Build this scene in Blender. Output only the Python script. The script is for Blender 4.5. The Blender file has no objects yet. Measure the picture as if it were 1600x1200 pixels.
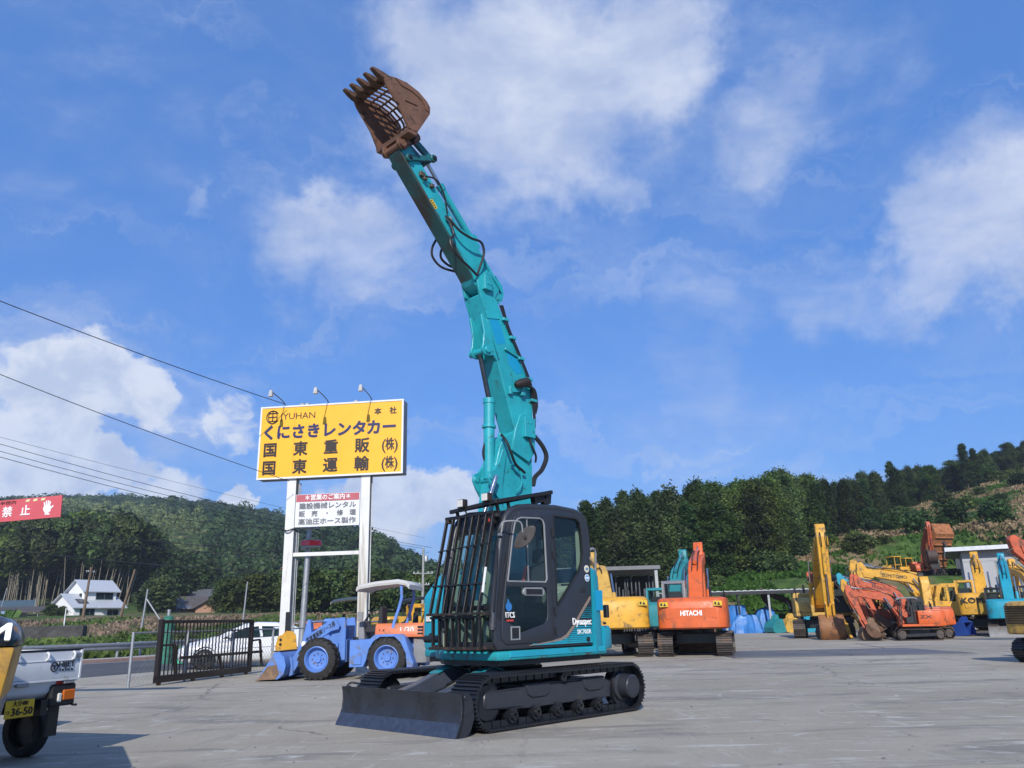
import bpy, bmesh, math, random
import numpy as np
from mathutils import Vector, Matrix, geometry
R = math.radians
random.seed(7)
RNG = np.random.default_rng(11)
S = bpy.context.scene
COL = S.collection

# ---------------------------------------------------------------- camera
cam_d = bpy.data.cameras.new('camera')
cam = bpy.data.objects.new('camera', cam_d)
COL.objects.link(cam)
cam_d.sensor_width = 36.0
cam_d.lens = 36.0 * 1260 / 1600
cam_d.clip_start = 0.1
cam_d.clip_end = 6000
cam.matrix_world = (Matrix.Translation((0, 0, 1.263)) @ Matrix.Rotation(math.pi / 2 + 0.286, 4, 'X')
                    @ Matrix.Rotation(-0.0238, 4, 'Z'))
S.camera = cam
S.render.resolution_x, S.render.resolution_y = 1024, 768

# ---------------------------------------------------------------- light, sky
SUN_EL, SUN_AZ = R(32), R(183)          # azimuth of the sun, clockwise from +Y
sv = Vector((math.sin(SUN_AZ) * math.cos(SUN_EL), math.cos(SUN_AZ) * math.cos(SUN_EL), math.sin(SUN_EL)))
sun_d = bpy.data.lights.new('sun', 'SUN')
sun_d.energy = 4.6
sun_d.angle = R(0.5)
sun_d.color = (1.0, 0.95, 0.87)
sun = bpy.data.objects.new('sun', sun_d)
COL.objects.link(sun)
sun.rotation_euler = sv.to_track_quat('Z', 'Y').to_euler()

W = bpy.data.worlds.new("World")
S.world = W
W.use_nodes = True
S.view_settings.view_transform = 'Standard'
S.view_settings.look = 'None'
S.view_settings.gamma = 1
S.view_settings.exposure = 0.1


def px_dir(u, v):                       # direction in the world of a spot in the sky
    X, Y = u - 800, v - 600
    c, s = math.cos(.0238), math.sin(.0238)
    a, b = (X * c - Y * s) / 1260, -(X * s + Y * c) / 1260
    return Vector((a, math.cos(.286) - math.sin(.286) * b, math.sin(.286) + math.cos(.286) * b)).normalized()


class NT:                               # tiny node-tree helper
    def __init__(self, tree):
        self.t = tree
        tree.nodes.clear()

    def n(self, typ, ins=None, **kw):
        nd = self.t.nodes.new(typ)
        for k, v in kw.items():
            setattr(nd, k, v)
        for k, v in (ins or {}).items():
            sk = nd.inputs[k]
            if isinstance(v, bpy.types.NodeSocket):
                self.t.links.new(v, sk)
            else:
                sk.default_value = v
        return nd

    def math(self, op, a, b=0.0, c=0.0, clamp=False):
        return self.n('ShaderNodeMath', {0: a, 1: b, 2: c}, operation=op, use_clamp=clamp).outputs[0]

    def mixc(self, f, a, b, mode='MIX'):
        m = self.n('ShaderNodeMix', data_type='RGBA', blend_type=mode)
        for i, v in ((0, f), (6, a), (7, b)):
            if isinstance(v, bpy.types.NodeSocket):
                self.t.links.new(v, m.inputs[i])
            else:
                m.inputs[i].default_value = v if i == 0 else (tuple(v) + (1,))[:4]
        return m.outputs[2]

    def noise(self, vec, scale, detail=4, rough=.55, dist=0.0):
        return self.n('ShaderNodeTexNoise', {'Vector': vec, 'Scale': scale, 'Detail': detail, 'Roughness': rough,
                                             'Distortion': dist}).outputs['Fac']

    def ramp(self, f, a, b, lo=0.0, hi=1.0, smooth=True):
        return self.n('ShaderNodeMapRange', {'Value': f, 'From Min': a, 'From Max': b, 'To Min': lo, 'To Max': hi},
                      interpolation_type='SMOOTHSTEP' if smooth else 'LINEAR').outputs[0]


def build_sky():
    t = NT(W.node_tree)
    sky = t.n('ShaderNodeTexSky', sky_type='NISHITA', sun_disc=False, sun_elevation=SUN_EL, sun_rotation=SUN_AZ,
              altitude=50, air_density=1.0, dust_density=0.6, ozone_density=2.5)
    co = t.n('ShaderNodeTexCoord').outputs['Generated']
    wob = t.n('ShaderNodeTexNoise', {'Vector': co, 'Scale': 4.0, 'Detail': 6.0, 'Roughness': .65}).outputs['Color']
    wv = t.n('ShaderNodeVectorMath', {0: wob, 1: (.5, .5, .5)}, operation='SUBTRACT').outputs[0]
    wv = t.n('ShaderNodeVectorMath', {0: wv, 3: .34}, operation='SCALE').outputs[0]
    d2 = t.n('ShaderNodeVectorMath', {0: co, 1: wv}, operation='ADD').outputs[0]
    d2 = t.n('ShaderNodeVectorMath', {0: d2}, operation='NORMALIZE').outputs[0]
    # where clouds hang: (x, y, radius, weight)
    veils = [(760, 40, 130, .5), (880, 90, 150, .74), (1010, 55, 90, .66), (790, 190, 130, .6), (700, 260, 80, .46), (660, 60, 90, .4),
             (960, 200, 130, .46), (1130, 170, 130, .30), (1290, 100, 120, .34), (1400, 60, 100, .28), (860, 300, 80, .3),
             (470, 370, 70, .50), (540, 425, 90, .54), (630, 430, 80, .46), (430, 520, 46, .5), (350, 487, 34, .42), (560, 350, 50, .3),
             (1540, 400, 90, .62), (1450, 440, 80, .54), (1600, 330, 90, .60), (1360, 450, 80, .5), (1270, 440, 70, .44), (1180, 460, 70, .42), (1090, 530, 80, .34), (1580, 250, 80, .4), (1220, 190, 70, .36),
             (1010, 430, 90, .16), (968, 316, 32, .46), (1350, 655, 30, .42), (720, 850, 70, .5), (270, 295, 28, .5), (425, 225, 30, .36),
             (1340, 210, 110, .2), (40, 230, 60, .28), (250, 130, 110, .18), (80, 20, 90, .2), (60, 560, 80, .42), (150, 660, 110, .5), (330, 640, 90, .42), (560, 840, 120, .5)]
    heaps = [(30, 630, 70, .62), (130, 590, 60, .62), (215, 605, 48, .6), (250, 640, 40, .45), (365, 660, 48, .5), (30, 760, 62, .85), (110, 745, 50, .85), (165, 735, 34, .8),
             (240, 770, 40, .55), (300, 770, 30, .5), (372, 774, 17, .95), (520, 790, 40, .5), (605, 770, 48, .75), (640, 800, 50, .6), (690, 785, 40, .62), (740, 790, 40, .5), (590, 745, 26, .6)]

    def field(blobs, vec):
        acc = None
        for u, v, r, w in blobs:
            dt = t.n('ShaderNodeVectorMath', {0: vec, 1: px_dir(u, v)}, operation='DOT_PRODUCT').outputs['Value']
            ang = r / 1260.0
            m = t.ramp(dt, math.cos(ang * 1.5), math.cos(ang * .1), 0, w)
            acc = m if acc is None else t.math('ADD', acc, m)
        return acc
    acc = field(veils, d2)
    wv3 = t.n('ShaderNodeVectorMath', {0: wv, 3: .35}, operation='SCALE').outputs[0]
    d3 = t.n('ShaderNodeVectorMath', {0: t.n('ShaderNodeVectorMath', {0: co, 1: wv3}, operation='ADD').outputs[0]}, operation='NORMALIZE').outputs[0]
    acc2 = field(heaps, d3)
    mp = t.n('ShaderNodeMapping', {'Vector': co, 'Scale': (1.0, 1.0, 2.0), 'Rotation': (0, R(-24), 0)}).outputs[0]
    n1 = t.noise(mp, 3.2, 9, .6, .5)
    n2 = t.noise(mp, 11.0, 6, .62, .3)
    nn = t.math('ADD', t.math('MULTIPLY', n1, .7), t.math('MULTIPLY', n2, .3))
    fld = t.math('ADD', t.math('MULTIPLY', acc, .62), t.math('MULTIPLY', t.math('SUBTRACT', nn, .5), 2.3))
    mask = t.ramp(fld, -.02, 1.15, 0, .82)
    st = t.n('ShaderNodeMapping', {'Vector': d2, 'Scale': (1.0, 1.0, 6.0), 'Rotation': (0, R(-26), 0)}).outputs[0]
    veil = t.math('ADD', t.ramp(n1, .40, .80, 0, .16), t.ramp(t.noise(st, 2.2, 7, .62, .8), .46, .74, 0, .34))
    mask = t.math('MAXIMUM', mask, veil)
    pn = t.noise(t.n('ShaderNodeMapping', {'Vector': co, 'Scale': (1, 1, 1.5)}).outputs[0], 22.0, 9, .62, .4)
    heap = t.ramp(t.math('ADD', acc2, t.math('MULTIPLY', t.math('SUBTRACT', pn, .5), 1.3)), .24, .60, 0, .82)
    shade = t.ramp(t.noise(mp, 6.0, 6, .6, .2), .35, .68)
    ccol = t.mixc(shade, (4.9, 5.7, 7.6), (7.6, 8.0, 9.0))
    skyc = t.mixc(.5, t.mixc(1.0, sky.outputs[0], (.54, .92, 1.42), 'MULTIPLY'), (1.05, 2.95, 8.0))
    hcol = t.mixc(t.ramp(t.noise(co, 15.0, 7, .6, .3), .36, .62), (5.2, 6.0, 7.8), (7.9, 8.3, 9.2))
    mix = t.mixc(heap, t.mixc(mask, skyc, ccol), hcol)
    bg = t.n('ShaderNodeBackground', {'Color': mix, 'Strength': .1})
    out = t.n('ShaderNodeOutputWorld', {'Surface': bg.outputs[0]})


build_sky()

# ---------------------------------------------------------------- materials
MATS = {}


def mat(name, col, rough=.5, metal=0.0, var=.12, scale=3.0, dirt=None, dirt_amt=0.0, dirt_scale=2.5, bump=0.0, bscale=40.0,
        spec=.5, coat=0.0, streak=False, emit=None):
    """painted or natural surface: base colour with mottling, patches of dirt or rust, fine relief"""
    if name in MATS:
        return MATS[name]
    m = bpy.data.materials.new(name)
    m.use_nodes = True
    t = NT(m.node_tree)
    co = t.n('ShaderNodeTexCoord').outputs['Object']
    c = tuple(col)
    n = t.noise(co, scale, 5, .6)
    f = t.ramp(n, .3, .7, 1 - var, 1 + var, False)
    g = t.n('ShaderNodeCombineColor', {0: f, 1: f, 2: f}).outputs[0]
    colr = t.mixc(1.0, c, g, 'MULTIPLY')
    rg = t.ramp(t.noise(co, scale * 2.3, 3), .3, .7, max(rough - .1, .03), min(rough + .1, 1.0), False)
    if dirt is not None:
        dco = co
        if streak:
            dco = t.n('ShaderNodeMapping', {'Vector': co, 'Scale': (1, 1, .12)}).outputs[0]
        dn = t.noise(dco, dirt_scale, 8, .68, .4)
        dm = t.ramp(dn, .62 - dirt_amt * .35, .72 - dirt_amt * .25, 0, .9)
        colr = t.mixc(dm, colr, dirt)
        rg = t.math('ADD', rg, t.math('MULTIPLY', dm, .25), clamp=True)
    b = t.n('ShaderNodeBsdfPrincipled', {'Base Color': colr, 'Roughness': rg, 'Metallic': metal, 'Specular IOR Level': spec,
                                         'Coat Weight': coat})
    if bump:
        bn = t.n('ShaderNodeBump', {'Strength': bump, 'Distance': .02, 'Height': t.noise(co, bscale, 4)})
        t.t.links.new(bn.outputs[0], b.inputs['Normal'])
    t.n('ShaderNodeOutputMaterial', {'Surface': b.outputs[0]})
    MATS[name] = m
    return m


def glass_mat(name, tint=(.86, .94, .93), alpha=.06, rough=.03):
    """cab or car glass: partly see-through tinted sheet with a mirror sheen"""
    if name in MATS:
        return MATS[name]
    m = bpy.data.materials.new(name)
    m.use_nodes = True
    t = NT(m.node_tree)
    tr = t.n('ShaderNodeBsdfTransparent', {'Color': tuple(tint) + (1,)})
    gl = t.n('ShaderNodeBsdfGlossy', {'Color': (1, 1, 1, 1), 'Roughness': rough})
    df = t.n('ShaderNodeBsdfDiffuse', {'Color': (.012, .03, .032, 1)})
    bk = t.n('ShaderNodeNewGeometry').outputs['Backfacing']
    fr = t.n('ShaderNodeFresnel', {'IOR': t.ramp(bk, 0, 1, 1.5, 1 / 1.5, False)}).outputs[0]
    a = t.n('ShaderNodeMixShader', {0: alpha, 1: tr.outputs[0], 2: df.outputs[0]})
    b = t.n('ShaderNodeMixShader', {0: t.math('MINIMUM', t.math('MULTIPLY', fr, .5), 1.0), 1: a.outputs[0], 2: gl.outputs[0]})
    t.n('ShaderNodeOutputMaterial', {'Surface': b.outputs[0]})
    MATS[name] = m
    return m


def leaf_mat(name, c1, c2, scale=.6, trans=.25):
    if name in MATS:
        return MATS[name]
    m = bpy.data.materials.new(name)
    m.use_nodes = True
    t = NT(m.node_tree)
    co = t.n('ShaderNodeTexCoord').outputs['Object']
    oi = t.n('ShaderNodeObjectInfo').outputs['Random']
    n = t.noise(co, scale, 3, .6)
    n2 = t.noise(co, scale * 7, 2, .6)
    f = t.ramp(t.math('ADD', t.math('MULTIPLY', n, .65), t.math('MULTIPLY', n2, .35)), .36, .64)
    c = t.mixc(f, c1, c2)
    hue = t.n('ShaderNodeHueSaturation', {'Hue': t.ramp(t.math('FRACT', t.math('MULTIPLY', oi, 7.3)), 0, 1, .472, .522, False), 'Saturation': t.ramp(oi, 0, 1, 1.08, .88, False),
                                          'Value': t.ramp(t.math('FRACT', t.math('MULTIPLY', oi, 3.7)), 0, 1, .62, 1.4, False), 'Color': c}).outputs[0]
    d = t.n('ShaderNodeBsdfPrincipled', {'Base Color': hue, 'Roughness': .6, 'Specular IOR Level': .25})
    tl = t.n('ShaderNodeBsdfTranslucent', {'Color': hue})
    mx = t.n('ShaderNodeMixShader', {0: trans, 1: d.outputs[0], 2: tl.outputs[0]})
    t.n('ShaderNodeOutputMaterial', {'Surface': mx.outputs[0]})
    MATS[name] = m
    return m


# ---------------------------------------------------------------- mesh builder
class MB:
    def __init__(self):
        self.v, self.f = [], []

    def add(self, vs, fs):
        o = len(self.v)
        self.v += [tuple(p) for p in vs]
        self.f += [tuple(i + o for i in q) for q in fs]
        return self

    def box(self, x0, x1, y0, y1, z0, z1):
        vs = [(x, y, z) for x in (x0, x1) for y in (y0, y1) for z in (z0, z1)]
        return self.add(vs, [(0, 1, 3, 2), (4, 6, 7, 5), (0, 4, 5, 1), (2, 3, 7, 6), (0, 2, 6, 4), (1, 5, 7, 3)])

    def bar(self, p0, p1, w, h, up=(0, 0, 1)):
        p0, p1 = Vector(p0), Vector(p1)
        d = (p1 - p0).normalized()
        u = Vector(up)
        s = d.cross(u)
        if s.length < 1e-4:
            s = d.cross(Vector((1, 0, 0)))
        s.normalize()
        u = s.cross(d)
        vs = [p + s * (a * w / 2) + u * (b * h / 2) for p in (p0, p1) for a in (-1, 1) for b in (-1, 1)]
        return self.add(vs, [(0, 1, 3, 2), (4, 6, 7, 5), (0, 4, 5, 1), (2, 3, 7, 6), (0, 2, 6, 4), (1, 5, 7, 3)])

    def prism(self, poly, a0, a1, plane='xz'):
        def P(p, a):
            if plane == 'xz':
                return (p[0], a, p[1])
            if plane == 'yz':
                return (a, p[0], p[1])
            return (p[0], p[1], a)
        n = len(poly)
        vs = [P(p, a0) for p in poly] + [P(p, a1) for p in poly]
        fs = [tuple(range(n)), tuple(range(2 * n - 1, n - 1, -1))] + [(i, i + n, (i + 1) % n + n, (i + 1) % n) for i in range(n)]
        return self.add(vs, fs)

    def plate(self, outer, holes, a0, a1, plane='xz', warp=None):
        """flat sheet with openings, extruded from a0 to a1"""
        def P(p, a):
            q = (p[0], a, p[1]) if plane == 'xz' else (a, p[0], p[1]) if plane == 'yz' else (p[0], p[1], a)
            return warp(q) if warp else q
        loops = [outer] + holes
        tri = geometry.tessellate_polygon([[Vector((p[0], p[1], 0)) for p in l] for l in loops])
        flat = [p for l in loops for p in l]
        n = len(flat)
        vs = [P(p, a0) for p in flat] + [P(p, a1) for p in flat]
        fs = [tuple(q) for q in tri] + [tuple(i + n for i in reversed(q)) for q in tri]
        o = 0
        for l in loops:
            k = len(l)
            fs += [(o + i, o + i + n, o + (i + 1) % k + n, o + (i + 1) % k) for i in range(k)]
            o += k
        return self.add(vs, fs)

    def ring(self, pts):
        return pts

    def loft(self, rings, cap=True, closed=True):
        k = len(rings[0])
        vs = [p for r in rings for p in r]
        fs = []
        for j in range(len(rings) - 1):
            for i in range(k if closed else k - 1):
                a, b = j * k + i, j * k + (i + 1) % k
                fs.append((a, b, b + k, a + k))
        if cap and closed:
            fs += [tuple(range(k - 1, -1, -1)), tuple(range((len(rings) - 1) * k, len(rings) * k))]
        return self.add(vs, fs)

    def cyl(self, p0, p1, r0, r1=None, n=14, cap=True):
        r1 = r0 if r1 is None else r1
        p0, p1 = Vector(p0), Vector(p1)
        d = (p1 - p0).normalized()
        s = d.orthogonal().normalized()
        u = d.cross(s)
        A = [2 * math.pi * i / n for i in range(n)]
        return self.loft([[p + (s * math.cos(a) + u * math.sin(a)) * r for a in A] for p, r in ((p0, r0), (p1, r1))], cap)

    def lathe(self, p0, axis, prof, n=20):
        """profile [(distance along axis, radius)] turned round the axis through p0"""
        p0, d = Vector(p0), Vector(axis).normalized()
        s = d.orthogonal().normalized()
        u = d.cross(s)
        A = [2 * math.pi * i / n for i in range(n)]
        rings = [[p0 + d * t + (s * math.cos(a) + u * math.sin(a)) * max(r, .0005) for a in A] for t, r in prof]
        rm = max(r for t, r in prof)
        if prof[0][1] > .3 * rm and prof[-1][1] > .3 * rm:      # a ring with a hole through it, not a disc
            return self.loft(rings + [rings[0]], cap=False)
        return self.loft(rings)

    def tube(self, pts, r, n=8, smooth=True):
        pts = [Vector(p) for p in pts]
        if smooth and len(pts) > 2:
            P = [pts[0] * 2 - pts[1]] + pts + [pts[-1] * 2 - pts[-2]]
            out = []
            for i in range(1, len(P) - 2):
                for k in range(5):
                    t = k / 5
                    a, b, c, d = P[i - 1], P[i], P[i + 1], P[i + 2]
                    out.append(.5 * (2 * b + (c - a) * t + (2 * a - 5 * b + 4 * c - d) * t * t + (3 * b - a - 3 * c + d) * t ** 3))
            pts = out + [pts[-1]]
        rings = []
        s = None
        for i, p in enumerate(pts):
            d = (pts[min(i + 1, len(pts) - 1)] - pts[max(i - 1, 0)]).normalized()
            s = d.orthogonal().normalized() if s is None else (s - d * s.dot(d)).normalized()
            u = d.cross(s)
            rr = r[i] if isinstance(r, (list, tuple)) else r
            rings.append([p + (s * math.cos(2 * math.pi * k / n) + u * math.sin(2 * math.pi * k / n)) * rr for k in range(n)])
        return self.loft(rings)

    def build(self, name, m, parent=None, bevel=0.0, seg=1, ang=35, smooth=True, label=None):
        me = bpy.data.meshes.new(name)
        me.from_pydata(self.v, [], self.f)
        bm = bmesh.new()
        bm.from_mesh(me)
        bmesh.ops.recalc_face_normals(bm, faces=bm.faces)
        if bevel:
            es = [e for e in bm.edges if len(e.link_faces) == 2 and e.calc_face_angle(0) > R(25)]
            bmesh.ops.bevel(bm, geom=es, offset=bevel, segments=seg, profile=.5, affect='EDGES', clamp_overlap=True)
        bm.to_mesh(me)
        bm.free()
        if smooth:
            me.polygons.foreach_set('use_smooth', [True] * len(me.polygons))
            me.set_sharp_from_angle(angle=R(ang))
        ms = m if isinstance(m, (list, tuple)) else [m]
        for q in ms:
            me.materials.append(q)
        return link(name, me, parent, label)


def link(name, me, parent=None, label=None):
    o = bpy.data.objects.new(name, me)
    COL.objects.link(o)
    if parent is not None:
        o.parent = parent
    if label:
        o['label'] = label
    return o


def tag(o, label=None, cat=None, group=None, kind=None):
    if label:
        o['label'] = label
    if cat:
        o['category'] = cat
    if group:
        o['group'] = group
    if kind:
        o['kind'] = kind
    return o


def thing(name, label, cat, loc=(0, 0, 0), rz=0.0, group=None):
    o = bpy.data.objects.new(name, None)
    o.empty_display_size = .2
    COL.objects.link(o)
    o.location = loc
    o.rotation_euler = (0, 0, rz)
    return tag(o, label, cat, group)


CHILD = {}


def dup(o, parent=None):
    """copy a thing with copies of its parts and their sub-parts (mesh data shared)"""
    c = o.copy()
    COL.objects.link(c)
    if parent is not None:
        c.parent = parent
    for ch in list(o.children):
        dup(ch, c)
    return c


def text(name, body, size, M, m, parent=None, bold=0.0, extrude=.004, width=None, align='CENTER', spacing=1.0, shear=0.0, label=None):
    """lettering as a thin real mesh; M maps text x,y,z to the parent's space"""
    cu = bpy.data.curves.new(name, 'FONT')
    cu.body = body
    cu.size = size
    cu.align_x = align
    cu.align_y = 'CENTER'
    cu.extrude = extrude
    cu.resolution_u = 2
    cu.space_character = spacing
    cu.shear = shear
    tmp = bpy.data.objects.new(name, cu)
    COL.objects.link(tmp)
    dg = bpy.context.evaluated_depsgraph_get()
    me = bpy.data.meshes.new_from_object(tmp.evaluated_get(dg))
    bpy.data.objects.remove(tmp)
    bpy.data.curves.remove(cu)
    if len(me.vertices):
        co = np.empty(len(me.vertices) * 3)
        me.vertices.foreach_get('co', co)
        co = co.reshape(-1, 3)
        if width:
            x0, x1 = co[:, 0].min(), co[:, 0].max()
            k = width / max(x1 - x0, 1e-4)
            mid = (x0 + x1) / 2 if align == 'CENTER' else (x0 if align == 'LEFT' else x1)
            co[:, 0] = (co[:, 0] - mid) * k
        me.vertices.foreach_set('co', co.ravel())
    if bold > 0:                         # heavier strokes: the glyphs repeated round a small circle, each a hair further out
        bm = bmesh.new()
        for k in range(10):
            m2 = me.copy()
            r = bold if k else 0
            m2.transform(Matrix.Translation((r * math.cos(k * .698), r * math.sin(k * .698), k * .0003)))
            bm.from_mesh(m2)
            bpy.data.meshes.remove(m2)
        bm.to_mesh(me)
        bm.free()
    me.transform(M)
    me.materials.clear()
    me.materials.append(m)
    me.name = name
    return link(name, me, parent, label)


def frame(o, x, y):
    """matrix with origin o and text axes x (reading direction) and y (up)"""
    x, y = Vector(x).normalized(), Vector(y)
    z = x.cross(y).normalized()
    y = z.cross(x)
    M = Matrix.Identity(4)
    for i in range(3):
        M[i][0], M[i][1], M[i][2], M[i][3] = x[i], y[i], z[i], o[i]
    return M


def np_mesh(name, V, Fq, m, parent=None, smooth=False):
    """fast mesh from numpy arrays; Fq is (n,3) or (n,4)"""
    me = bpy.data.meshes.new(name)
    k = Fq.shape[1]
    me.vertices.add(len(V))
    me.vertices.foreach_set('co', np.ascontiguousarray(V, dtype=np.float32).ravel())
    me.loops.add(Fq.size)
    me.loops.foreach_set('vertex_index', np.ascontiguousarray(Fq, dtype=np.int32).ravel())
    me.polygons.add(len(Fq))
    me.polygons.foreach_set('loop_start', np.arange(0, Fq.size, k, dtype=np.int32))
    if smooth:
        me.polygons.foreach_set('use_smooth', np.ones(len(Fq), dtype=bool))
    me.update(calc_edges=True)
    for q in (m if isinstance(m, (list, tuple)) else [m]):
        me.materials.append(q)
    return link(name, me, parent)


def quads_mesh(P, A, B):
    """leaf quads: centres P, half axes A and B"""
    n = len(P)
    V = np.stack([P - A - B, P + A - B, P + A + B, P - A + B], 1).reshape(-1, 3)
    return V, np.arange(4 * n).reshape(n, 4)


def rand_dirs(n, rng):
    v = rng.normal(size=(n, 3))
    return v / np.linalg.norm(v, axis=1, keepdims=True)


# shared paints
M_BLACK = mat('black_paint', (.012, .012, .014), .45, var=.2)
M_RUBBER = mat('rubber', (.014, .013, .013), .75, var=.3, scale=8, dirt=(.10, .085, .07), dirt_amt=.12, bump=.3)
M_HOSE = mat('hose_rubber', (.012, .012, .013), .5)
M_STEEL = mat('chrome_rod', (.55, .56, .57), .18, metal=1.0, var=.05)
M_GREY_METAL = mat('galvanised', (.34, .35, .36), .5, metal=.6, var=.15, scale=6)
M_WHITE = mat('white_paint', (.74, .75, .76), .35, var=.05, dirt=(.45, .42, .36), dirt_amt=.05)
M_GLASS = glass_mat('cab_glass')
M_RUSTY = mat('rusty_steel', (.11, .055, .03), .75, var=.4, scale=5, dirt=(.05, .03, .02), dirt_amt=.35, bump=.4)
M_YSTK = mat('warning_sticker', (.62, .42, .03), .5, var=.06)
M_TRACK = mat('track_steel', (.06, .05, .045), .6, metal=.3, var=.35, scale=9, dirt=(.16, .11, .08), dirt_amt=.3)

# ================================================================ the tall teal excavator
M_TEAL = mat('teal_paint', (.012, .29, .395), .38, var=.12, scale=2.2, dirt=(.03, .13, .14), dirt_amt=.16, dirt_scale=3, spec=.5)
M_TEALB = mat('teal_boom_paint', (.016, .31, .36), .42, var=.16, scale=2.6, dirt=(.03, .11, .11), dirt_amt=.16, dirt_scale=9)
M_TEALR = mat('teal_rusting_paint', (.012, .26, .30), .45, var=.12, dirt=(.10, .05, .025), dirt_amt=.3, dirt_scale=5)
M_TEALP = mat('fresh_teal_patch', (.006, .27, .47), .35, var=.06)
M_CAB = mat('charcoal_cab_paint', (.023, .027, .036), .45, var=.10, scale=4, dirt=(.05, .05, .052), dirt_amt=.08, bump=.08, bscale=160)
M_UNDER = mat('dark_undercarriage', (.012, .013, .017), .36, var=.2, scale=5, dirt=(.03, .028, .026), dirt_amt=.1)
M_GUARD = mat('black_guard_steel', (.009, .009, .010), .5, var=.25, dirt=(.04, .025, .018), dirt_amt=.04, dirt_scale=4)
M_GUARDR = mat('rusty_guard_steel', (.016, .013, .012), .6, var=.3, dirt=(.08, .042, .026), dirt_amt=.35, dirt_scale=6)
M_BUCKET = mat('rust_brown_bucket', (.15, .072, .04), .62, var=.28, scale=4, dirt=(.05, .03, .022), dirt_amt=.3, dirt_scale=4, bump=.3)
M_BLADE = mat('blade_steel', (.020, .023, .030), .42, var=.2, scale=4, dirt=(.012, .012, .014), dirt_amt=.45, dirt_scale=3, bump=.15)
M_WORN = mat('worn_blade_edge', (.06, .075, .11), .38, metal=.5, var=.25, scale=12)
M_CREAM = mat('cream_trim', (.34, .38, .30), .6, var=.08)
M_SEAT = mat('seat_cloth', (.028, .028, .032), .85)
M_GLASSD = glass_mat('dark_cab_glass', (.6, .66, .64), .16)
M_LAMP = mat('lamp_lens', (.62, .60, .55), .15, var=.05)
M_REDP = mat('red_plastic', (.55, .05, .03), .4)
M_WHITEL = mat('white_lettering', (.8, .8, .78), .5, var=.03)
M_GREYTRIM = mat('grey_trim', (.22, .23, .24), .4)
M_SWOOSH = mat('beige_stripe', (.22, .17, .14), .4)
M_BLUESTK = mat('blue_sticker', (.03, .16, .42), .4)

M_LINK = mat('greasy_teal', (.012, .12, .13), .4, var=.25, dirt=(.03, .035, .03), dirt_amt=.4, dirt_scale=8)
M_FRAME = mat('blue_grey_frame_paint', (.026, .029, .038), .38, var=.15, scale=4, dirt=(.045, .042, .04), dirt_amt=.16)
M_ARMB = mat('arm_paint_sky_sheen', (.055, .065, .09), .35, var=.15, scale=4, dirt=(.05, .045, .04), dirt_amt=.12)  # blue-grey carries the sky's reflection on the arm in its colour
EXC = thing('excavator', 'tall teal crawler excavator with boom raised and slotted rusty bucket in the sky', 'excavator',
            (-.1816, 12.0807, 0), 3.9433)


def track_belt(L, r, y0, y1, cx=0.0, n=48, grouser=.026, th=.022, m=M_UNDER, parent=None, name='track_belt', zc=None, links=True):
    """endless belt of ribbed shoes round two wheels whose centres lie at cx-L and cx+L"""
    zc = r if zc is None else zc
    per = 4 * L + 2 * math.pi * r
    mb = MB()

    def at(s):
        s %= per
        if s < 2 * L:
            return Vector((cx - L + s, 0, zc + r)), Vector((1, 0, 0)), Vector((0, 0, 1))
        s -= 2 * L
        if s < math.pi * r:
            a = math.pi / 2 - s / r
            return Vector((cx + L + r * math.cos(a), 0, zc + r * math.sin(a))), Vector((math.sin(a), 0, -math.cos(a))), Vector((math.cos(a), 0, math.sin(a)))
        s -= math.pi * r
        if s < 2 * L:
            return Vector((cx + L - s, 0, zc - r)), Vector((-1, 0, 0)), Vector((0, 0, -1))
        s -= 2 * L
        a = -math.pi / 2 - s / r
        return Vector((cx - L + r * math.cos(a), 0, zc + r * math.sin(a))), Vector((math.sin(a), 0, -math.cos(a))), Vector((math.cos(a), 0, math.sin(a)))
    pit = per / n
    for i in range(n):
        p, t, u = at(i * pit)
        h = pit * .485
        prof = [(-h, -grouser), (-h, -grouser - th), (h, -grouser - th), (h, -grouser)]
        for g in (-.8, -.05, .7):                    # three grousers
            gx = g * h
            prof += [(gx + .012 * pit / .15, -grouser), (gx + .008 * pit / .15, 0), (gx - .008 * pit / .15, 0), (gx - .012 * pit / .15, -grouser)] if False else []
        q = [(-h, -grouser - th), (h, -grouser - th), (h, -grouser)]
        for g in (.72, 0.0, -.72):
            gx, w1, w0 = g * h, .07 * pit, .045 * pit
            q += [(gx + w1, -grouser), (gx + w0, 0), (gx - w0, 0), (gx - w1, -grouser)]
        q += [(-h, -grouser)]
        k = len(q)
        vs = [p + t * a + u * b + Vector((0, y, 0)) for y in (y0, y1) for a, b in q]
        mb.add(vs, [tuple(range(k)), tuple(range(2 * k - 1, k - 1, -1))] + [(j, j + k, (j + 1) % k + k, (j + 1) % k) for j in range(k)])
        if links:                                    # chain links inside the shoe
            ym = (y0 + y1) / 2
            for sgn in (-1, 1):
                c = p - u * (grouser + th + .035) + Vector((0, ym + sgn * .075, 0))
                vs = [c + t * (a * pit * .42) + Vector((0, b * .018, 0)) + u * (d * .034) for a in (-1, 1) for b in (-1, 1) for d in (-1, 1)]
                mb.add(vs, [(0, 1, 3, 2), (4, 6, 7, 5), (0, 4, 5, 1), (2, 3, 7, 6), (0, 2, 6, 4), (1, 5, 7, 3)])
    return mb.build(name, m, parent, smooth=False)


def bolt_ring(mb, c, axis, rad, n, r=.009, h=.012):
    d = Vector(axis).normalized()
    s = d.orthogonal().normalized()
    u = d.cross(s)
    for i in range(n):
        a = 2 * math.pi * i / n
        p = Vector(c) + (s * math.cos(a) + u * math.sin(a)) * rad
        mb.cyl(p, p + d * h, r, n=6)


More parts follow.
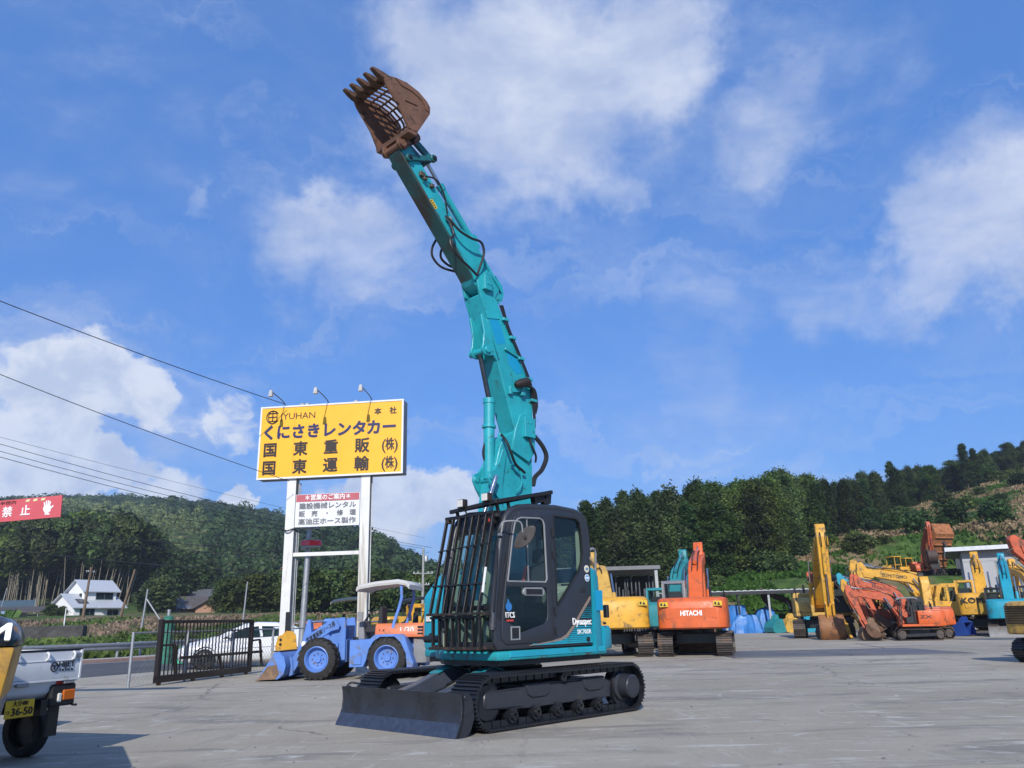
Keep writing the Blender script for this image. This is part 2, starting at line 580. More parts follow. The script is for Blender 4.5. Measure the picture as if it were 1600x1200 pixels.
def main_track(sg):
    yo, yi = 1.19 * sg, .73 * sg
    ym = (yo + yi) / 2
    belt = track_belt(1.36, .33, min(yi, yo), max(yi, yo), .03, 50, .026, .02, M_UNDER, EXC, 'crawler_track')
    # side frame: welded box with stepped cover plates
    y0, y1 = sorted((.80 * sg, 1.07 * sg))
    mb = MB().prism([(1.43, .25), (1.46, .30), (1.45, .45), (.72, .47), (-.92, .46), (-1.0, .42), (-.98, .22), (.70, .21)], y0, y1)
    mb.prism([(1.44, .255), (1.44, .445), (.82, .455), (.80, .24)], y0 - .012, y1 + .012)
    for x in (.50, -.62):
        mb.prism([(x + .22, .48), (x - .22, .48), (x - .2, .37), (x - .12, .33), (x + .12, .33), (x + .2, .37)], y0 - .02, y1 + .02)
    mb.box(-.95, .7, y0 + .06, y1 - .06, .46, .50)
    mb.build('side_frame', M_FRAME, belt, bevel=.012)
    mb = MB()
    d = .07
    mb.lathe((-1.33, ym, .33), (0, 1, 0), [(-.07, .05), (-.07, .27), (.07, .27), (.07, .05)], 22)
    for i in range(16):
        a = 2 * math.pi * i / 16
        c = Vector((-1.33 + .27 * math.cos(a), ym, .33 + .27 * math.sin(a)))
        mb.cyl(c - Vector((0, .03, 0)), c + Vector((0, .03, 0)), .03, n=6)
    mb.build('sprocket', M_UNDER, belt)
    mb = MB().lathe((-1.3, ym, .345), (0, sg, 0), [(0, .2), (.1, .2), (.12, .165), (.27, .155), (.285, .14), (.285, .0)], 28)
    bolt_ring(mb, (-1.3, ym + .283 * sg, .345), (0, sg, 0), .122, 18)
    mb.build('final_drive', M_FRAME, belt, ang=30)
    mb = MB().lathe((1.39, ym, .33), (0, 1, 0), [(-.1, .04), (-.1, .2), (-.05, .215), (-.05, .262), (.05, .262), (.05, .215), (.1, .2), (.1, .04)], 26)
    mb.build('idler', M_UNDER, belt)
    for x in (.98, .56, .14, -.28, -.70):
        mb = MB().lathe((x, ym, .155), (0, 1, 0), [(-.17, .03), (-.17, .05), (-.13, .055), (-.13, .085), (-.06, .085), (-.06, .062), (.06, .062), (.06, .085),
                                                   (.13, .085), (.13, .055), (.17, .05), (.17, .03)], 16)
        mb.box(x - .06, x + .06, ym - .14, ym - .125, .12, .24).box(x - .06, x + .06, ym + .125, ym + .14, .12, .24)
        mb.build('track_roller', M_UNDER, belt)
    mb = MB().lathe((.05, ym, .545), (0, 1, 0), [(-.16, .0), (-.16, .045), (.1, .045), (.13, .055), (.17, .055), (.17, .02), (.14, .018), (.14, 0)], 16)
    mb.build('carrier_roller', M_UNDER, belt)


main_track(1)
main_track(-1)

# carbody, slew ring
mb = MB().prism([(.55, .38), (.62, .5), (.5, .62), (-.5, .62), (-.6, .5), (-.5, .36)], -.72, .72)
mb.bar((.4, .5, .42), (.75, .85, .40), .26, .2).bar((.4, -.5, .42), (.75, -.85, .40), .26, .2)
mb.bar((-.4, .5, .42), (-.7, .85, .40), .26, .2).bar((-.4, -.5, .42), (-.7, -.85, .40), .26, .2)
mb.build('carbody', M_UNDER, EXC, bevel=.02)
mb = MB().lathe((0, 0, .6), (0, 0, 1), [(0, .5), (.06, .52), (.06, .46), (.13, .46), (.13, .55), (.19, .55), (.19, 0)], 36)
mb.build('slew_ring', M_BLACK, EXC)

# dozer blade
prof = [(2.02, .0), (1.995, .05), (1.955, .12), (1.925, .20), (1.91, .30), (1.915, .40), (1.935, .478)]
back = [(1.905, .478), (1.885, .40), (1.88, .30), (1.893, .19), (1.92, .10), (1.95, .035), (1.965, .0)]
BL = MB().prism(prof + back, -1.19, 1.19).build('dozer_blade', M_BLADE, EXC, ang=60)
MB().prism([(2.0225, .004), (2.0, .052), (1.962, .122), (1.945, .155), (1.94, .155), (1.955, .122), (1.99, .05), (2.0, .004)], -1.185, 1.185).build(
    'cutting_edge', M_WORN, BL, ang=60)
for sg in (-1, 1):
    y = 1.19 * sg
    mb = MB().prism([(2.0, .0), (1.93, .18), (1.915, .32), (1.925, .478), (1.80, .478), (1.74, .38), (1.72, .2), (1.78, .06), (1.86, .0)], y, y - .022 * sg)
    mb.cyl((1.86, y + .012 * sg, .43), (1.86, y - .03 * sg, .43), .03, n=12)
    mb.build('side_plate', M_BLADE, BL, bevel=.004)
mb = MB()
mb.tube([(1.92, -1.10, .47), (1.88, -1.10, .51), (1.83, -1.08, .52), (1.8, -.98, .5), (1.86, -.95, .46)], .014)
mb.build('lifting_eye', M_BLADE, BL)
for y in (.60, -.18):
    mb = MB().prism([(1.90, .12), (1.90, .42), (1.55, .50), (.95, .70), (.62, .62), (.62, .5), (1.2, .38)], y - .07, y + .07)
    mb.cyl((1.86, y - .12, .3), (1.86, y + .12, .3), .05).cyl((.66, y - .12, .52), (.66, y + .12, .52), .06)
    ba = mb.build('blade_arm', M_ARMB, EXC, bevel=.012)
    MB().prism([(1.18, .62), (.93, .703), (.62, .625), (.60, .60), (.60, .635), (.93, .715), (1.18, .632)], y - .088, y + .088).build('unpainted_top', M_TEALR, ba)
mb = MB().cyl((.55, .2, .6), (1.25, .2, .46), .06).cyl((1.25, .2, .46), (1.8, .2, .34), .032)
mb.build('blade_cylinder', M_UNDER, EXC)
mb = MB().tube([(.7, .35, .66), (1.0, .38, .62), (1.3, .4, .52), (1.6, .38, .4), (1.75, .3, .34)], .022)
mb.build('blade_hose', mat('tan_hose', (.16, .14, .09), .6), EXC)

# ---- upper deck
deck = [(1.20, 1.07), (1.20, .0), (1.0, -.35), (.62, -.8), (.585, -1.1), (-.9, -1.1), (-1.12, -.95), (-1.22, -.5), (-1.25, 0), (-1.22, .5), (-1.12, .95), (-.95, 1.07)]
mb = MB().prism(deck, .79, .905, 'xy')
DK = mb.build('deck_frame', M_TEALR, EXC, bevel=.03, seg=2)
mb = MB().prism([(x * .93, y * .93) for x, y in deck], .73, .79, 'xy')
mb.build('belly_plate', M_BLACK, DK)
MB().box(-.92, 1.0, 1.055, 1.078, .825, .9).build('side_rail', M_TEAL, DK, bevel=.006)


def plan_ring(x0, corner, rear, hw, z, n=9, e=2.6):
    """counterweight outline in plan: straight flanks at hw, rounded corners, curved back"""
    pts = [(x0, hw)]
    for i in range(n):
        a = i / (n - 1) * math.pi
        cx = x0 + (rear - x0) * (abs(math.sin(a)) ** (2 / e))
        cy = hw * (1 if math.cos(a) >= 0 else -1) * (abs(math.cos(a)) ** (2 / e))
        pts.append((cx, cy))
    pts.append((x0, -hw))
    return [(x, y, z) for x, y in pts]


mb = MB()
rings = [plan_ring(-.70, 0, -1.20, 1.07, .80, 15), plan_ring(-.70, 0, -1.22, 1.085, .84, 15), plan_ring(-.70, 0, -1.17, 1.085, 1.25, 15),
         plan_ring(-.70, 0, -1.13, 1.08, 1.85, 15), plan_ring(-.70, 0, -1.10, 1.06, 1.94, 15), plan_ring(-.70, 0, -1.03, 1.0, 1.985, 15)]
mb.loft(rings)
CW = mb.build('counterweight', M_TEAL, EXC, ang=40)
rings = [plan_ring(-.93, 0, -1.42, 1.05, .86, 15), plan_ring(-.93, 0, -1.44, 1.06, .88, 15), plan_ring(-.93, 0, -1.43, 1.06, 1.12, 15), plan_ring(-.93, 0, -1.38, 1.04, 1.17, 15)]
MB().loft(rings).build('bumper', M_TEAL, CW, ang=40)
mb = MB().box(-1.06, -1.0, 1.0, 1.075, 1.28, 1.46)
mb.build('rear_light', M_BLACK, CW, bevel=.01)
MB().cyl((-.93, 1.06, 1.205), (-.93, 1.095, 1.205), .016, n=10).build('plug', M_BLACK, CW)
MB().box(-.90, -.76, 1.07, 1.0865, 1.38, 1.66).build('touch_up_patch', M_TEALP, CW)
# engine hood and right hand tank
mb = MB().prism([(-.72, .9), (-.72, 1.9), (-.66, 1.95), (-.05, 1.95), (-.02, 1.9), (-.02, .9)], -1.02, -.02)
mb.build('engine_hood', M_TEAL, EXC, bevel=.03, seg=2)
mb = MB().prism([(.58, .9), (.60, 1.0), (.60, 1.62), (.57, 1.67), (.40, 1.86), (.25, 2.0), (.18, 2.02), (-.72, 2.02), (-.72, .9)], -1.1, -.6)
TK = mb.build('right_tank', M_TEAL, EXC, bevel=.025, seg=2)
mb = MB().box(.595, .625, -1.03, -.92, 1.28, 1.38)
mb.build('headlight', M_LAMP, TK, bevel=.01)
mb = MB().cyl((.595, -.93, 1.08), (.612, -.93, 1.08), .045)
mb.build('round_emblem', M_BLACK, TK)
mb = MB().tube([(-.8, .9, 1.95), (-.84, .92, 2.2), (-.92, .92, 2.26), (-1.02, .9, 2.22), (-1.05, .86, 1.95)], .018)
mb.build('hand_rail', M_GREY_METAL, EXC)
mb = MB().tube([(-.85, .6, 1.95), (-.88, .62, 2.18), (-.95, .62, 2.24), (-1.05, .6, 2.15), (-1.08, .58, 1.95)], .03)
mb.build('exhaust_hose', M_HOSE, EXC)

# ---- cab
cabP = [(1.20, .925), (1.235, 1.0), (1.235, 1.16), (1.205, 1.43), (1.15, 1.82), (1.075, 2.22), (1.02, 2.45), (.965, 2.58), (.88, 2.665), (.74, 2.715), (.50, 2.745),
        (-.02, 2.77), (-.42, 2.75), (-.56, 2.715), (-.635, 2.64), (-.675, 2.49), (-.70, 2.13), (-.705, 1.77), (-.67, .925)]
doorP = [(1.06, .985), (1.12, 1.05), (1.12, 1.2), (1.09, 1.45), (1.02, 1.85), (.94, 2.3), (.895, 2.5), (.84, 2.6), (.74, 2.655), (.30, 2.675), (.165, 2.67), (.13, 2.63), (.13, 1.03), (.17, .985)]
winU = [(1.005, 1.755), (.96, 2.0), (.89, 2.36), (.85, 2.5), (.80, 2.56), (.72, 2.585), (.36, 2.60), (.30, 2.575), (.275, 2.52), (.255, 1.80), (.28, 1.755)]
winL = [(1.065, 1.27), (1.055, 1.42), (1.02, 1.69), (.28, 1.69), (.255, 1.66), (.255, 1.33), (.28, 1.26), (.34, 1.215), (.80, 1.115), (.86, 1.12), (.90, 1.16), (.93, 1.22)]
winR = [(.05, 2.66), (.05, 1.50), (.065, 1.47), (.10, 1.475), (-.46, 1.98), (-.53, 2.09), (-.555, 2.2), (-.535, 2.52), (-.50, 2.615), (-.43, 2.65)]
winR = [(.055, 2.66), (.05, 1.485), (.035, 1.46), (.0, 1.475), (-.46, 1.93), (-.525, 2.04), (-.55, 2.18), (-.535, 2.50), (-.50, 2.605), (-.42, 2.655)]
shrink = lambda P, k: [((p[0] - .55) * k + .55, (p[1] - 1.8) * k + 1.8) for p in P]
CB = MB().plate(cabP, [shrink(doorP, .965), winR], 1.0, 1.05).build('cab', M_CAB, EXC, bevel=.012, seg=2, ang=50)
rwin1 = [(.98, 1.55), (.90, 2.1), (.82, 2.45), (.70, 2.52), (.56, 2.5), (.5, 2.4), (.48, 1.55)]
rwin2 = [(.36, 1.62), (.36, 2.3), (.3, 2.45), (.1, 2.52), (-.3, 2.52), (-.42, 2.4), (-.46, 1.62)]
MB().plate(cabP, [rwin1, rwin2], .03, .07).build('right_wall', M_CREAM, CB, ang=50)
# roof and belts
top = cabP[6:16]
inn = [(p[0] * .96 + .01, p[1] - .05) for p in top]
MB().prism(top + inn[::-1], .07, 1.0).build('roof', M_CAB, CB, ang=50)
rr = [(p[0], 1.005, p[1]) for p in cabP[2:17]]
MB().tube(rr, .052, 10, smooth=False).build('corner_post', M_CAB, CB, ang=60)
rr = [(p[0], .075, p[1]) for p in cabP[2:17]]
MB().tube(rr, .045, 10, smooth=False).build('corner_post', M_CAB, CB, ang=60)
MB().plate([(.07, .95), (1.0, .95), (1.0, 2.6), (.07, 2.6)], [[(.16, 1.78), (.86, 1.78), (.9, 1.86), (.9, 2.42), (.82, 2.52), (.24, 2.52), (.16, 2.44)]], -.69, -.65, 'yz').build('rear_wall', M_CREAM, CB)
MB().box(-.676, -.668, .16, .9, 1.78, 2.52).build('rear_window', M_GLASS, CB)
MB().box(1.16, 1.21, .07, 1.0, .92, 1.02).build('front_sill', M_CAB, CB, bevel=.01)
# floor, inner trim
MB().box(-.62, 1.16, .08, .99, .91, .955).build('floor', M_BLACK, CB)
inner = [(.10, .98), (-.64, .98), (-.62, 2.5), (-.55, 2.62), (.10, 2.64)]
ww = [(p[0], p[1]) for p in winR]
mb = MB().box(-.64, -.30, .10, .98, .95, 1.62)
mb.prism([(-.64, 1.6), (-.30, 1.6), (-.34, 1.72), (-.64, 1.76)], .1, .98)
mb.prism([(-.2, 1.45), (.0, 1.45), (.0, 1.62), (-.14, 1.66), (-.22, 1.66)], .72, .97)
mb.build('rear_shelf', M_CREAM, CB, bevel=.02)
MB().box(-.645, -.60, .86, .99, 1.7, 2.55).build('rear_post_trim', M_CREAM, CB, bevel=.02)
MB().box(.52, .36, .08, .12, 1.0, 2.6).build('right_post_trim', M_CREAM, CB, bevel=.01)
mb = MB().cyl((-.47, .8, 1.735), (-.47, .8, 1.755), .09, n=20)
mb.build('cup_holder', M_BLACK, CB)
mb = MB().prism([(.55, 1.28), (.55, 1.4), (.1, 1.42), (.0, 1.5), (-.16, 2.02), (-.24, 2.02), (-.14, 1.35), (-.06, 1.28)], .30, .76)
mb.prism([(-.15, 2.05), (-.17, 2.26), (-.26, 2.26), (-.25, 2.05)], .40, .66)
mb.box(.02, .5, .32, .74, 1.05, 1.28)
mb.build('operator_seat', M_SEAT, CB, bevel=.04, seg=2)
mb = MB().box(.15, .6, .8, .92, 1.3, 1.5).box(.15, .6, .14, .26, 1.3, 1.5)
mb.build('control_console', M_BLACK, CB, bevel=.02)
mb = MB().tube([(.5, .86, 1.5), (.53, .86, 1.62), (.50, .86, 1.78)], .012)
mb.build('control_lever', M_GREY_METAL, CB)
MB().tube([(.50, .86, 1.78), (.48, .86, 1.86), (.44, .86, 1.97)], [.022] * 11).build('red_lever_grip', M_REDP, CB)
mb = MB().tube([(.9, .35, 1.0), (.85, .35, 1.3), (.8, .35, 1.55)], .014).tube([(.9, .6, 1.0), (.85, .6, 1.3), (.8, .6, 1.55)], .014)
mb.build('travel_lever', M_BLACK, CB)
mb = MB().box(.86, .96, .1, .24, 1.3, 1.7)
mb.build('monitor', M_BLACK, CB, bevel=.02)
# windscreen sheets between the posts
fr = [(1.225, 1.03), (1.225, 1.16), (1.195, 1.41)]
MB().loft([[(x, .1, z), (x, .98, z), (x - .008, .98, z), (x - .008, .1, z)] for x, z in fr]).build('lower_windscreen', M_GLASS, CB)
fr = [(1.185, 1.46), (1.14, 1.82), (1.065, 2.22), (1.01, 2.45), (.98, 2.53)]
MB().loft([[(x, .1, z), (x, .98, z), (x - .008, .98, z), (x - .008, .1, z)] for x, z in fr]).build('windscreen', M_GLASS, CB)
MB().box(1.16, 1.205, .1, .98, 1.405, 1.465).build('screen_bar', M_BLACK, CB, bevel=.008)
MB().prism(rwin1, .046, .054).build('right_window', M_GLASS, CB)
MB().prism(rwin2, .046, .054).build('right_window', M_GLASS, CB)
MB().prism(winR, 1.02, 1.028).build('quarter_window', glass_mat('clear_cab_glass', (.86, .92, .9), .05), CB)
rim = [(p[0], 1.048, p[1]) for p in winR + winR[:1]]
MB().tube(rim, .014, 6, smooth=False).build('window_seal', M_BLACK, CB)
# black mirrored decals on the inside of the rear window
YX = frame((-.662, .70, 2.12), (0, -1, 0), (0, 0, 1))
mb = MB().tube([(-.655, .34, 1.98), (-.655, .36, 2.2), (-.655, .36, 2.32)], .018).cyl((-.66, .36, 2.36), (-.65, .36, 2.36), .06)
mb.box(-.66, -.65, .22, .46, 1.93, 1.98)
mb.build('safety_decal', M_BLACK, CB)
# door
DR = MB().plate(doorP, [winU, winL], 1.035, 1.064).build('door', M_CAB, CB, bevel=.007, seg=2, ang=50)
MB().prism(winU, 1.046, 1.052).build('upper_door_glass', M_GLASS, DR)
MB().prism(winL, 1.046, 1.052).build('lower_door_glass', M_GLASSD, DR)
MB().tube([(p[0], 1.064, p[1]) for p in winU + winU[:1]], .013, 6, smooth=False).build('window_trim', M_GREYTRIM, DR)
MB().box(.60, .615, 1.05, 1.06, 1.76, 2.58).build('sliding_pane_edge', M_GREYTRIM, DR)
mb = MB().prism([(.74, 1.64), (.70, 1.68), (.36, 1.685), (.32, 1.65), (.32, 1.60), (.36, 1.57), (.70, 1.575), (.74, 1.60)], 1.05, 1.085)
mb.build('door_handle', M_GREYTRIM, DR, bevel=.01)
MB().box(.37, .69, 1.08, 1.09, 1.59, 1.665).build('handle_recess', M_BLACK, DR, bevel=.008)
mb = MB().plate([(.80, 1.03), (.97, 1.03), (.97, 1.2), (.80, 1.2)], [[(.82, 1.05), (.95, 1.05), (.95, 1.18), (.82, 1.18)]], 1.06, 1.074)
mb.build('hatch_frame', M_GREYTRIM, DR, bevel=.004)
MB().box(.82, .95, 1.06, 1.067, 1.05, 1.18).build('hatch', M_BLACK, DR)
mb = MB()
for z in (1.12, 1.38, 2.12, 2.42):
    MB().cyl((.10, 1.068, z - .05), (.10, 1.068, z + .05), .014, n=8).build('door_hinge', M_BLACK, DR)
# stickers and lettering on the cab side (read from outside: text runs towards -x)
def side_frame(x, z, y=1.066):
    return frame((x, y, z), (-1, 0, 0), (0, 0, 1))


mb = MB().cyl((.985, 1.053, 1.44), (.985, 1.058, 1.44), .055, n=20)
mb.prism([(1.015, 1.485), (.995, 1.54), (.965, 1.485)], 1.053, 1.058)
mb.build('blue_sticker', M_BLUESTK, DR)
text('sticker_lettering', 'ITCS', .1, side_frame(.965, 1.335, 1.055), M_WHITEL, DR, bold=.001, width=.16, spacing=1.15)
MB().box(.905, 1.03, 1.053, 1.057, 1.262, 1.282).build('red_bar', M_REDP, DR)
for z, c in ((1.955, (.55, .50, .30)), (1.83, (.10, .30, .55))):
    o = MB().cyl((-.615, 1.05, z), (-.615, 1.054, z), .05, n=24).build('round_sticker', M_WHITEL, CB)
    MB().cyl((-.615, 1.054, z), (-.615, 1.056, z), .04, n=24).build('sticker_disc', mat('sticker_%.2f' % z, c, .4), o)
    MB().box(-.645, -.585, 1.0555, 1.0575, z - .012, z + .01).build('sticker_mark', M_BLUESTK if z > 1.9 else M_WHITEL, o)
MB().box(-.56, -.46, 1.05, 1.058, 1.63, 1.68).build('small_slot', M_BLACK, CB, bevel=.01)
# striped swoosh
sw = [(.62, .955), (.2, .985), (.0, 1.005), (-.12, 1.04), (-.25, 1.14), (-.45, 1.34), (-.655, 1.54)]
mb = MB()
for i in range(len(sw) - 1):
    a, b = sw[i], sw[i + 1]
    w0, w1 = .008 + .03 * min(1, i / 3), .008 + .03 * min(1, (i + 1) / 3)
    mb.add([(a[0], 1.0675, a[1] - .002), (b[0], 1.0675, b[1] - .002), (b[0], 1.0675, b[1] + w1), (a[0], 1.0675, a[1] + w0),
            (a[0], 1.045, a[1] - .002), (b[0], 1.045, b[1] - .002), (b[0], 1.045, b[1] + w1), (a[0], 1.045, a[1] + w0)],
           [(0, 1, 2, 3), (7, 6, 5, 4), (0, 4, 5, 1), (3, 2, 6, 7), (1, 5, 6, 2), (0, 3, 7, 4)])
mb.build('beige_stripe', M_SWOOSH, CB)


def sw_x(z):
    for i in range(len(sw) - 1):
        if sw[i][1] <= z <= sw[i + 1][1]:
            k = (z - sw[i][1]) / (sw[i + 1][1] - sw[i][1])
            return sw[i][0] + k * (sw[i + 1][0] - sw[i][0])
    return sw[0][0]


mb = MB()
for i in range(19):
    z = .957 + i * .0255
    h = .021 - i * .00088
    if abs(z - 1.235) < .035:
        continue
    mb.box(sw_x(z) - .03, -.662, 1.045, 1.0665, z, z + h)
mb.build('teal_stripes', M_TEAL, CB)
text('model_lettering', 'Dynaspec', .13, side_frame(-.44, 1.235, 1.069), M_WHITEL, CB, bold=.0015, width=.40)
text('model_lettering', 'SK70SR', .085, side_frame(-.48, 1.10, 1.069), M_GREYTRIM if False else M_WHITEL, CB, bold=.0, width=.30)
MB().cyl((-.55, 1.05, 1.0), (-.55, 1.085, 1.0), .03, n=12).build('fuel_lock', M_BLACK, CB)

# ---- front guards: grilles of flat bars
def guard(name, z0, z1, x_at, m0, ys, rows, parent):
    mb = MB()
    for y in ys:
        p0, p1 = Vector((x_at(z0), y, z0)), Vector((x_at(z1), y, z1))
        d = (p1 - p0).normalized()
        b = Vector((d.z, 0, -d.x)) * -1
        mb.bar(p0, p1, .022, .048, up=(1, 0, 0))
    o = mb.build(name, m0, parent, bevel=.003)
    for z, h, dep, m in rows:
        x = x_at(z)
        MB().box(x - dep / 2, x + dep / 2, ys[0] - .02, ys[-1] + .02, z - h / 2, z + h / 2).build('cross_bar', m, o, bevel=.003)
    return o


xu = lambda z: 1.40 - (z - 1.37) * .24
ysg = [.0 - .0 + i * .132 for i in range(8)]
G1 = guard('upper_guard', 1.37, 2.66, xu, M_GUARD, ysg, [(1.365, .03, .11, M_GUARDR), (1.73, .022, .09, M_GUARD), (2.645, .04, .06, M_GUARD)], EXC)
mb = MB().bar((xu(2.2) + .04, -.02, 2.19), (xu(2.2) + .04, .95, 2.24), .016, .016)
mb.build('cross_bar', M_GUARD, G1)
MB().box(1.045, 1.10, .76, .94, 2.50, 2.66).build('corner_plate', M_GUARD, G1)
MB().box(1.10, 1.105, .83, .85, 2.53, 2.57).build('red_tag', M_REDP, G1)
mb = MB().bar((1.36, .97, 1.62), (1.30, .97, 1.93), .03, .012, up=(1, 0, 0))
mb.build('white_tape', M_WHITE, G1)
xl = lambda z: 1.37 - .10 * (1.33 - z) * 0 - .0
G2 = guard('lower_guard', .945, 1.325, lambda z: 1.36 + .02 * math.sin((z - .945) * 8), M_GUARD, [.02 + i * .128 for i in range(8)],
           [(.945, .035, .13, M_GUARDR), (1.325, .03, .09, M_GUARD)], EXC)
for sg, y in ((1, .985), (-1, .03)):
    for z in (1.36, .96, 2.6):
        MB().bar((1.06 if z > 2 else 1.22, y, z), (1.13 if z > 2 else 1.37, y, z), .05, .05).build('guard_bracket', M_GUARDR, G1 if z > 1.2 else G2, bevel=.006)

# roof guard: ladder-like head guard with two work lamps
A0, A1 = Vector((1.16, .14, 2.72)), Vector((1.16, 1.06, 2.77))
B0, B1 = Vector((.05, .14, 2.97)), Vector((.02, 1.0, 3.0))
mb = MB()
for p, q in ((A0, A1), (A1, B1), (B1, B0), (B0, A0)):
    mb.bar(p, q, .05, .05)
for i in range(1, 9):
    k = i / 9
    mb.bar(A0.lerp(A1, k), B0.lerp(B1, k), .02, .055)
for k in (.33, .66):
    mb.bar(A0.lerp(B0, k), A1.lerp(B1, k), .045, .03)
RG = mb.build('roof_guard', M_GUARD, EXC, bevel=.004)
mb = MB()
for x, y, z0, z1 in ((1.1, .2, 2.55, 2.74), (1.1, .98, 2.55, 2.76), (.1, .2, 2.72, 2.97), (.12, .92, 2.74, 2.97)):
    MB().bar((x - .06, y, z0), (x, y, z1), .04, .03).build('guard_stay', M_GUARD, RG)
mb.prism([(.34, 2.80), (.16, 2.86), (.14, 2.80), (.02, 2.84), (.0, 2.98), (.08, 2.99), (.1, 2.9), (.22, 2.93), (.36, 2.90)], .90, .98)
mb.build('guard_stay', M_GUARD, RG)
for y, z in ((.42, 2.80), (.90, 2.83)):
    L = MB().box(1.15, 1.24, y - .065, y + .065, z - .055, z + .06).build('work_lamp', M_GUARDR, RG, bevel=.015, seg=2)
    MB().box(1.238, 1.248, y - .055, y + .055, z - .045, z + .05).build('lens', M_LAMP, L, bevel=.006)
    MB().bar((1.18, y, z - .05), (1.14, y + .03, z - .13), .03, .02).build('lamp_bracket', M_GUARD, L)
# mirror on its arm
mb = MB().tube([(1.12, 1.02, 2.38), (1.18, 1.12, 2.42), (1.16, 1.17, 2.49), (1.02, 1.26, 2.50), (.95, 1.28, 2.47), (.93, 1.28, 2.36)], .011)
mb.tube([(1.12, 1.03, 2.34), (1.12, 1.08, 2.34)], .02)
MR = mb.build('mirror_arm', M_GREY_METAL, EXC)
mo = []
for i in range(20):
    a = 2 * math.pi * i / 20
    mo.append((math.cos(a) * (.085 + .012 * math.cos(2 * a)), math.sin(a) * .19))
fm = frame((.90, 1.29, 2.30), (-.583, .418, -.695), (-.5, .5, .72))
MI = MB().loft([[fm @ Vector((x * k, y * k, z)) for x, y in mo] for k, z in ((.86, -.03), (1, -.012), (1, .004), (.9, .014))]).build('mirror', mat('brown_mirror_back', (.05, .043, .041), .5, var=.1), MR)
MB().cyl(fm @ Vector((0, 0, .012)), fm @ Vector((0, 0, .04)), .022, n=10).build('mirror_joint', M_BLACK, MI)
mb = MB().tube([(.92, .95, 2.35), (1.0, 1.06, 2.1), (1.12, 1.07, 1.7), (1.17, 1.07, 1.3)], .01)
mb.tube([(1.17, 1.06, 2.2), (1.22, 1.07, 1.8), (1.27, 1.07, 1.4)], .013)
mb.build('grab_rail', M_BLACK, EXC)
mb = MB().cyl((-.95, -.2, 1.95), (-.93, -.2, 3.85), .006, .003, 6)
MB().tube([(-2.42 + 1.65, -.7, 1.98), (-2.42 + 1.66, -.7, 2.3), (-2.40 + 1.70, -.7, 3.05)], .005, 5).build('antenna', M_BLACK, EXC)

# ---- boom column
yn, yf = -.20, -.56
MB().prism([(.30, 1.0), (.26, 1.55), (.12, 2.2), (.02, 2.9), (-.03, 3.2), (-.10, 3.6), (-.20, 3.90), (-.30, 4.06), (-.50, 4.18), (-.82, 4.25), (-.93, 4.17),
            (-.93, 3.6), (-.90, 3.1), (-.80, 2.4), (-.6, 1.6), (-.45, 1.0)], yf + .03, yn - .03).build('boom_foot', M_TEALB, EXC, bevel=.012)
BF = EXC.children[-1]
mb = MB()
for y0, y1 in ((yn - .03, yn + .012), (yf - .012, yf + .03)):
    mb.prism([(-.05, 3.12), (.04, 3.24), (.10, 3.36), (.08, 3.46), (-.02, 3.50), (-.12, 3.62), (-.22, 3.85), (-.30, 3.8), (-.2, 3.3), (-.2, 3.0)], y0, y1)
    mb.cyl((.03, y0 - .015, 3.38), (.03, y1 + .015, 3.38), .05, n=14)
mb.build('cylinder_lug', M_TEALB, BF, bevel=.006)
mb = MB()
for y0, y1 in ((yn - .03, yn + .02), (yf - .02, yf + .03)):
    mb.prism([(-.42, 3.86), (-.50, 4.2), (-.62, 4.46), (-.74, 4.52), (-.88, 4.46), (-.96, 4.25), (-.96, 3.9), (-.8, 3.7)], y0, y1)
mb.build('hinge_cheek', M_TEALB, BF, bevel=.008)
mb = MB().box(-.90, -.66, yn + .0, yn + .09, 4.10, 4.42)
mb.cyl((-.72, yn + .08, 4.34), (-.72, yn + .1, 4.34), .018).cyl((-.80, yn + .08, 4.34), (-.80, yn + .1, 4.34), .018)
mb.build('hinge_cover', M_TEALB, BF, bevel=.012)
mb = MB().tube([(-.38, yn + .02, 3.62), (-.5, yn + .05, 3.58), (-.58, yn + .05, 3.45), (-.58, yn + .04, 3.3), (-.48, yn + .02, 3.2)], .013)
mb.build('pipe_handle', M_TEALB, BF)
# lower boom cylinders
for y in (-.10,):
    mb = MB().cyl((.95, y, 1.05), (.40, y, 2.55), .065, n=16)
    o = mb.build('boom_cylinder', M_TEALB, EXC)
    MB().cyl((.40, y, 2.55), (.03, y, 3.38), .035, n=14).build('chrome_rod', M_STEEL, o)
MB().cyl((.92, -.1, 1.05), (.92, -.66, 1.05), .05).build('cylinder_pin', M_BLACK, EXC)

# ---- main boom
bp = [(-.60, 3.98), (-.56, 4.06), (-.16, 5.23), (.14, 6.12), (.22, 6.34), (.10, 6.40), (-.14, 6.36), (-.27, 6.11), (-.55, 5.64), (-.91, 5.02), (-.945, 4.85), (-.94, 4.28), (-.86, 4.05)]
BM = MB().prism(bp, yf, yn).build('boom', M_TEALB, EXC, bevel=.012)
mb = MB()
for y0, y1 in ((yn - .03, yn + .014), (yf - .014, yf + .03)):
    mb.prism([(.08, 5.95), (.24, 6.36), (.30, 6.60), (.26, 6.68), (.16, 6.70), (.06, 6.62), (-.04, 6.40), (-.20, 6.2), (-.2, 6.0)], y0, y1)
mb.build('arm_fork', M_TEALB, BM, bevel=.006)
mb = MB().box(.02, .19, yn + .0, yn + .085, 6.42, 6.68)
mb.prism([(.02, 6.68), (.06, 6.74), (.15, 6.74), (.19, 6.68)], yn, yn + .085)
mb.cyl((.07, yn + .08, 6.52), (.07, yn + .1, 6.52), .014).cyl((.13, yn + .08, 6.52), (.13, yn + .1, 6.52), .014)
mb.build('pivot_cover', M_TEALB, BM, bevel=.01)
mb = MB()
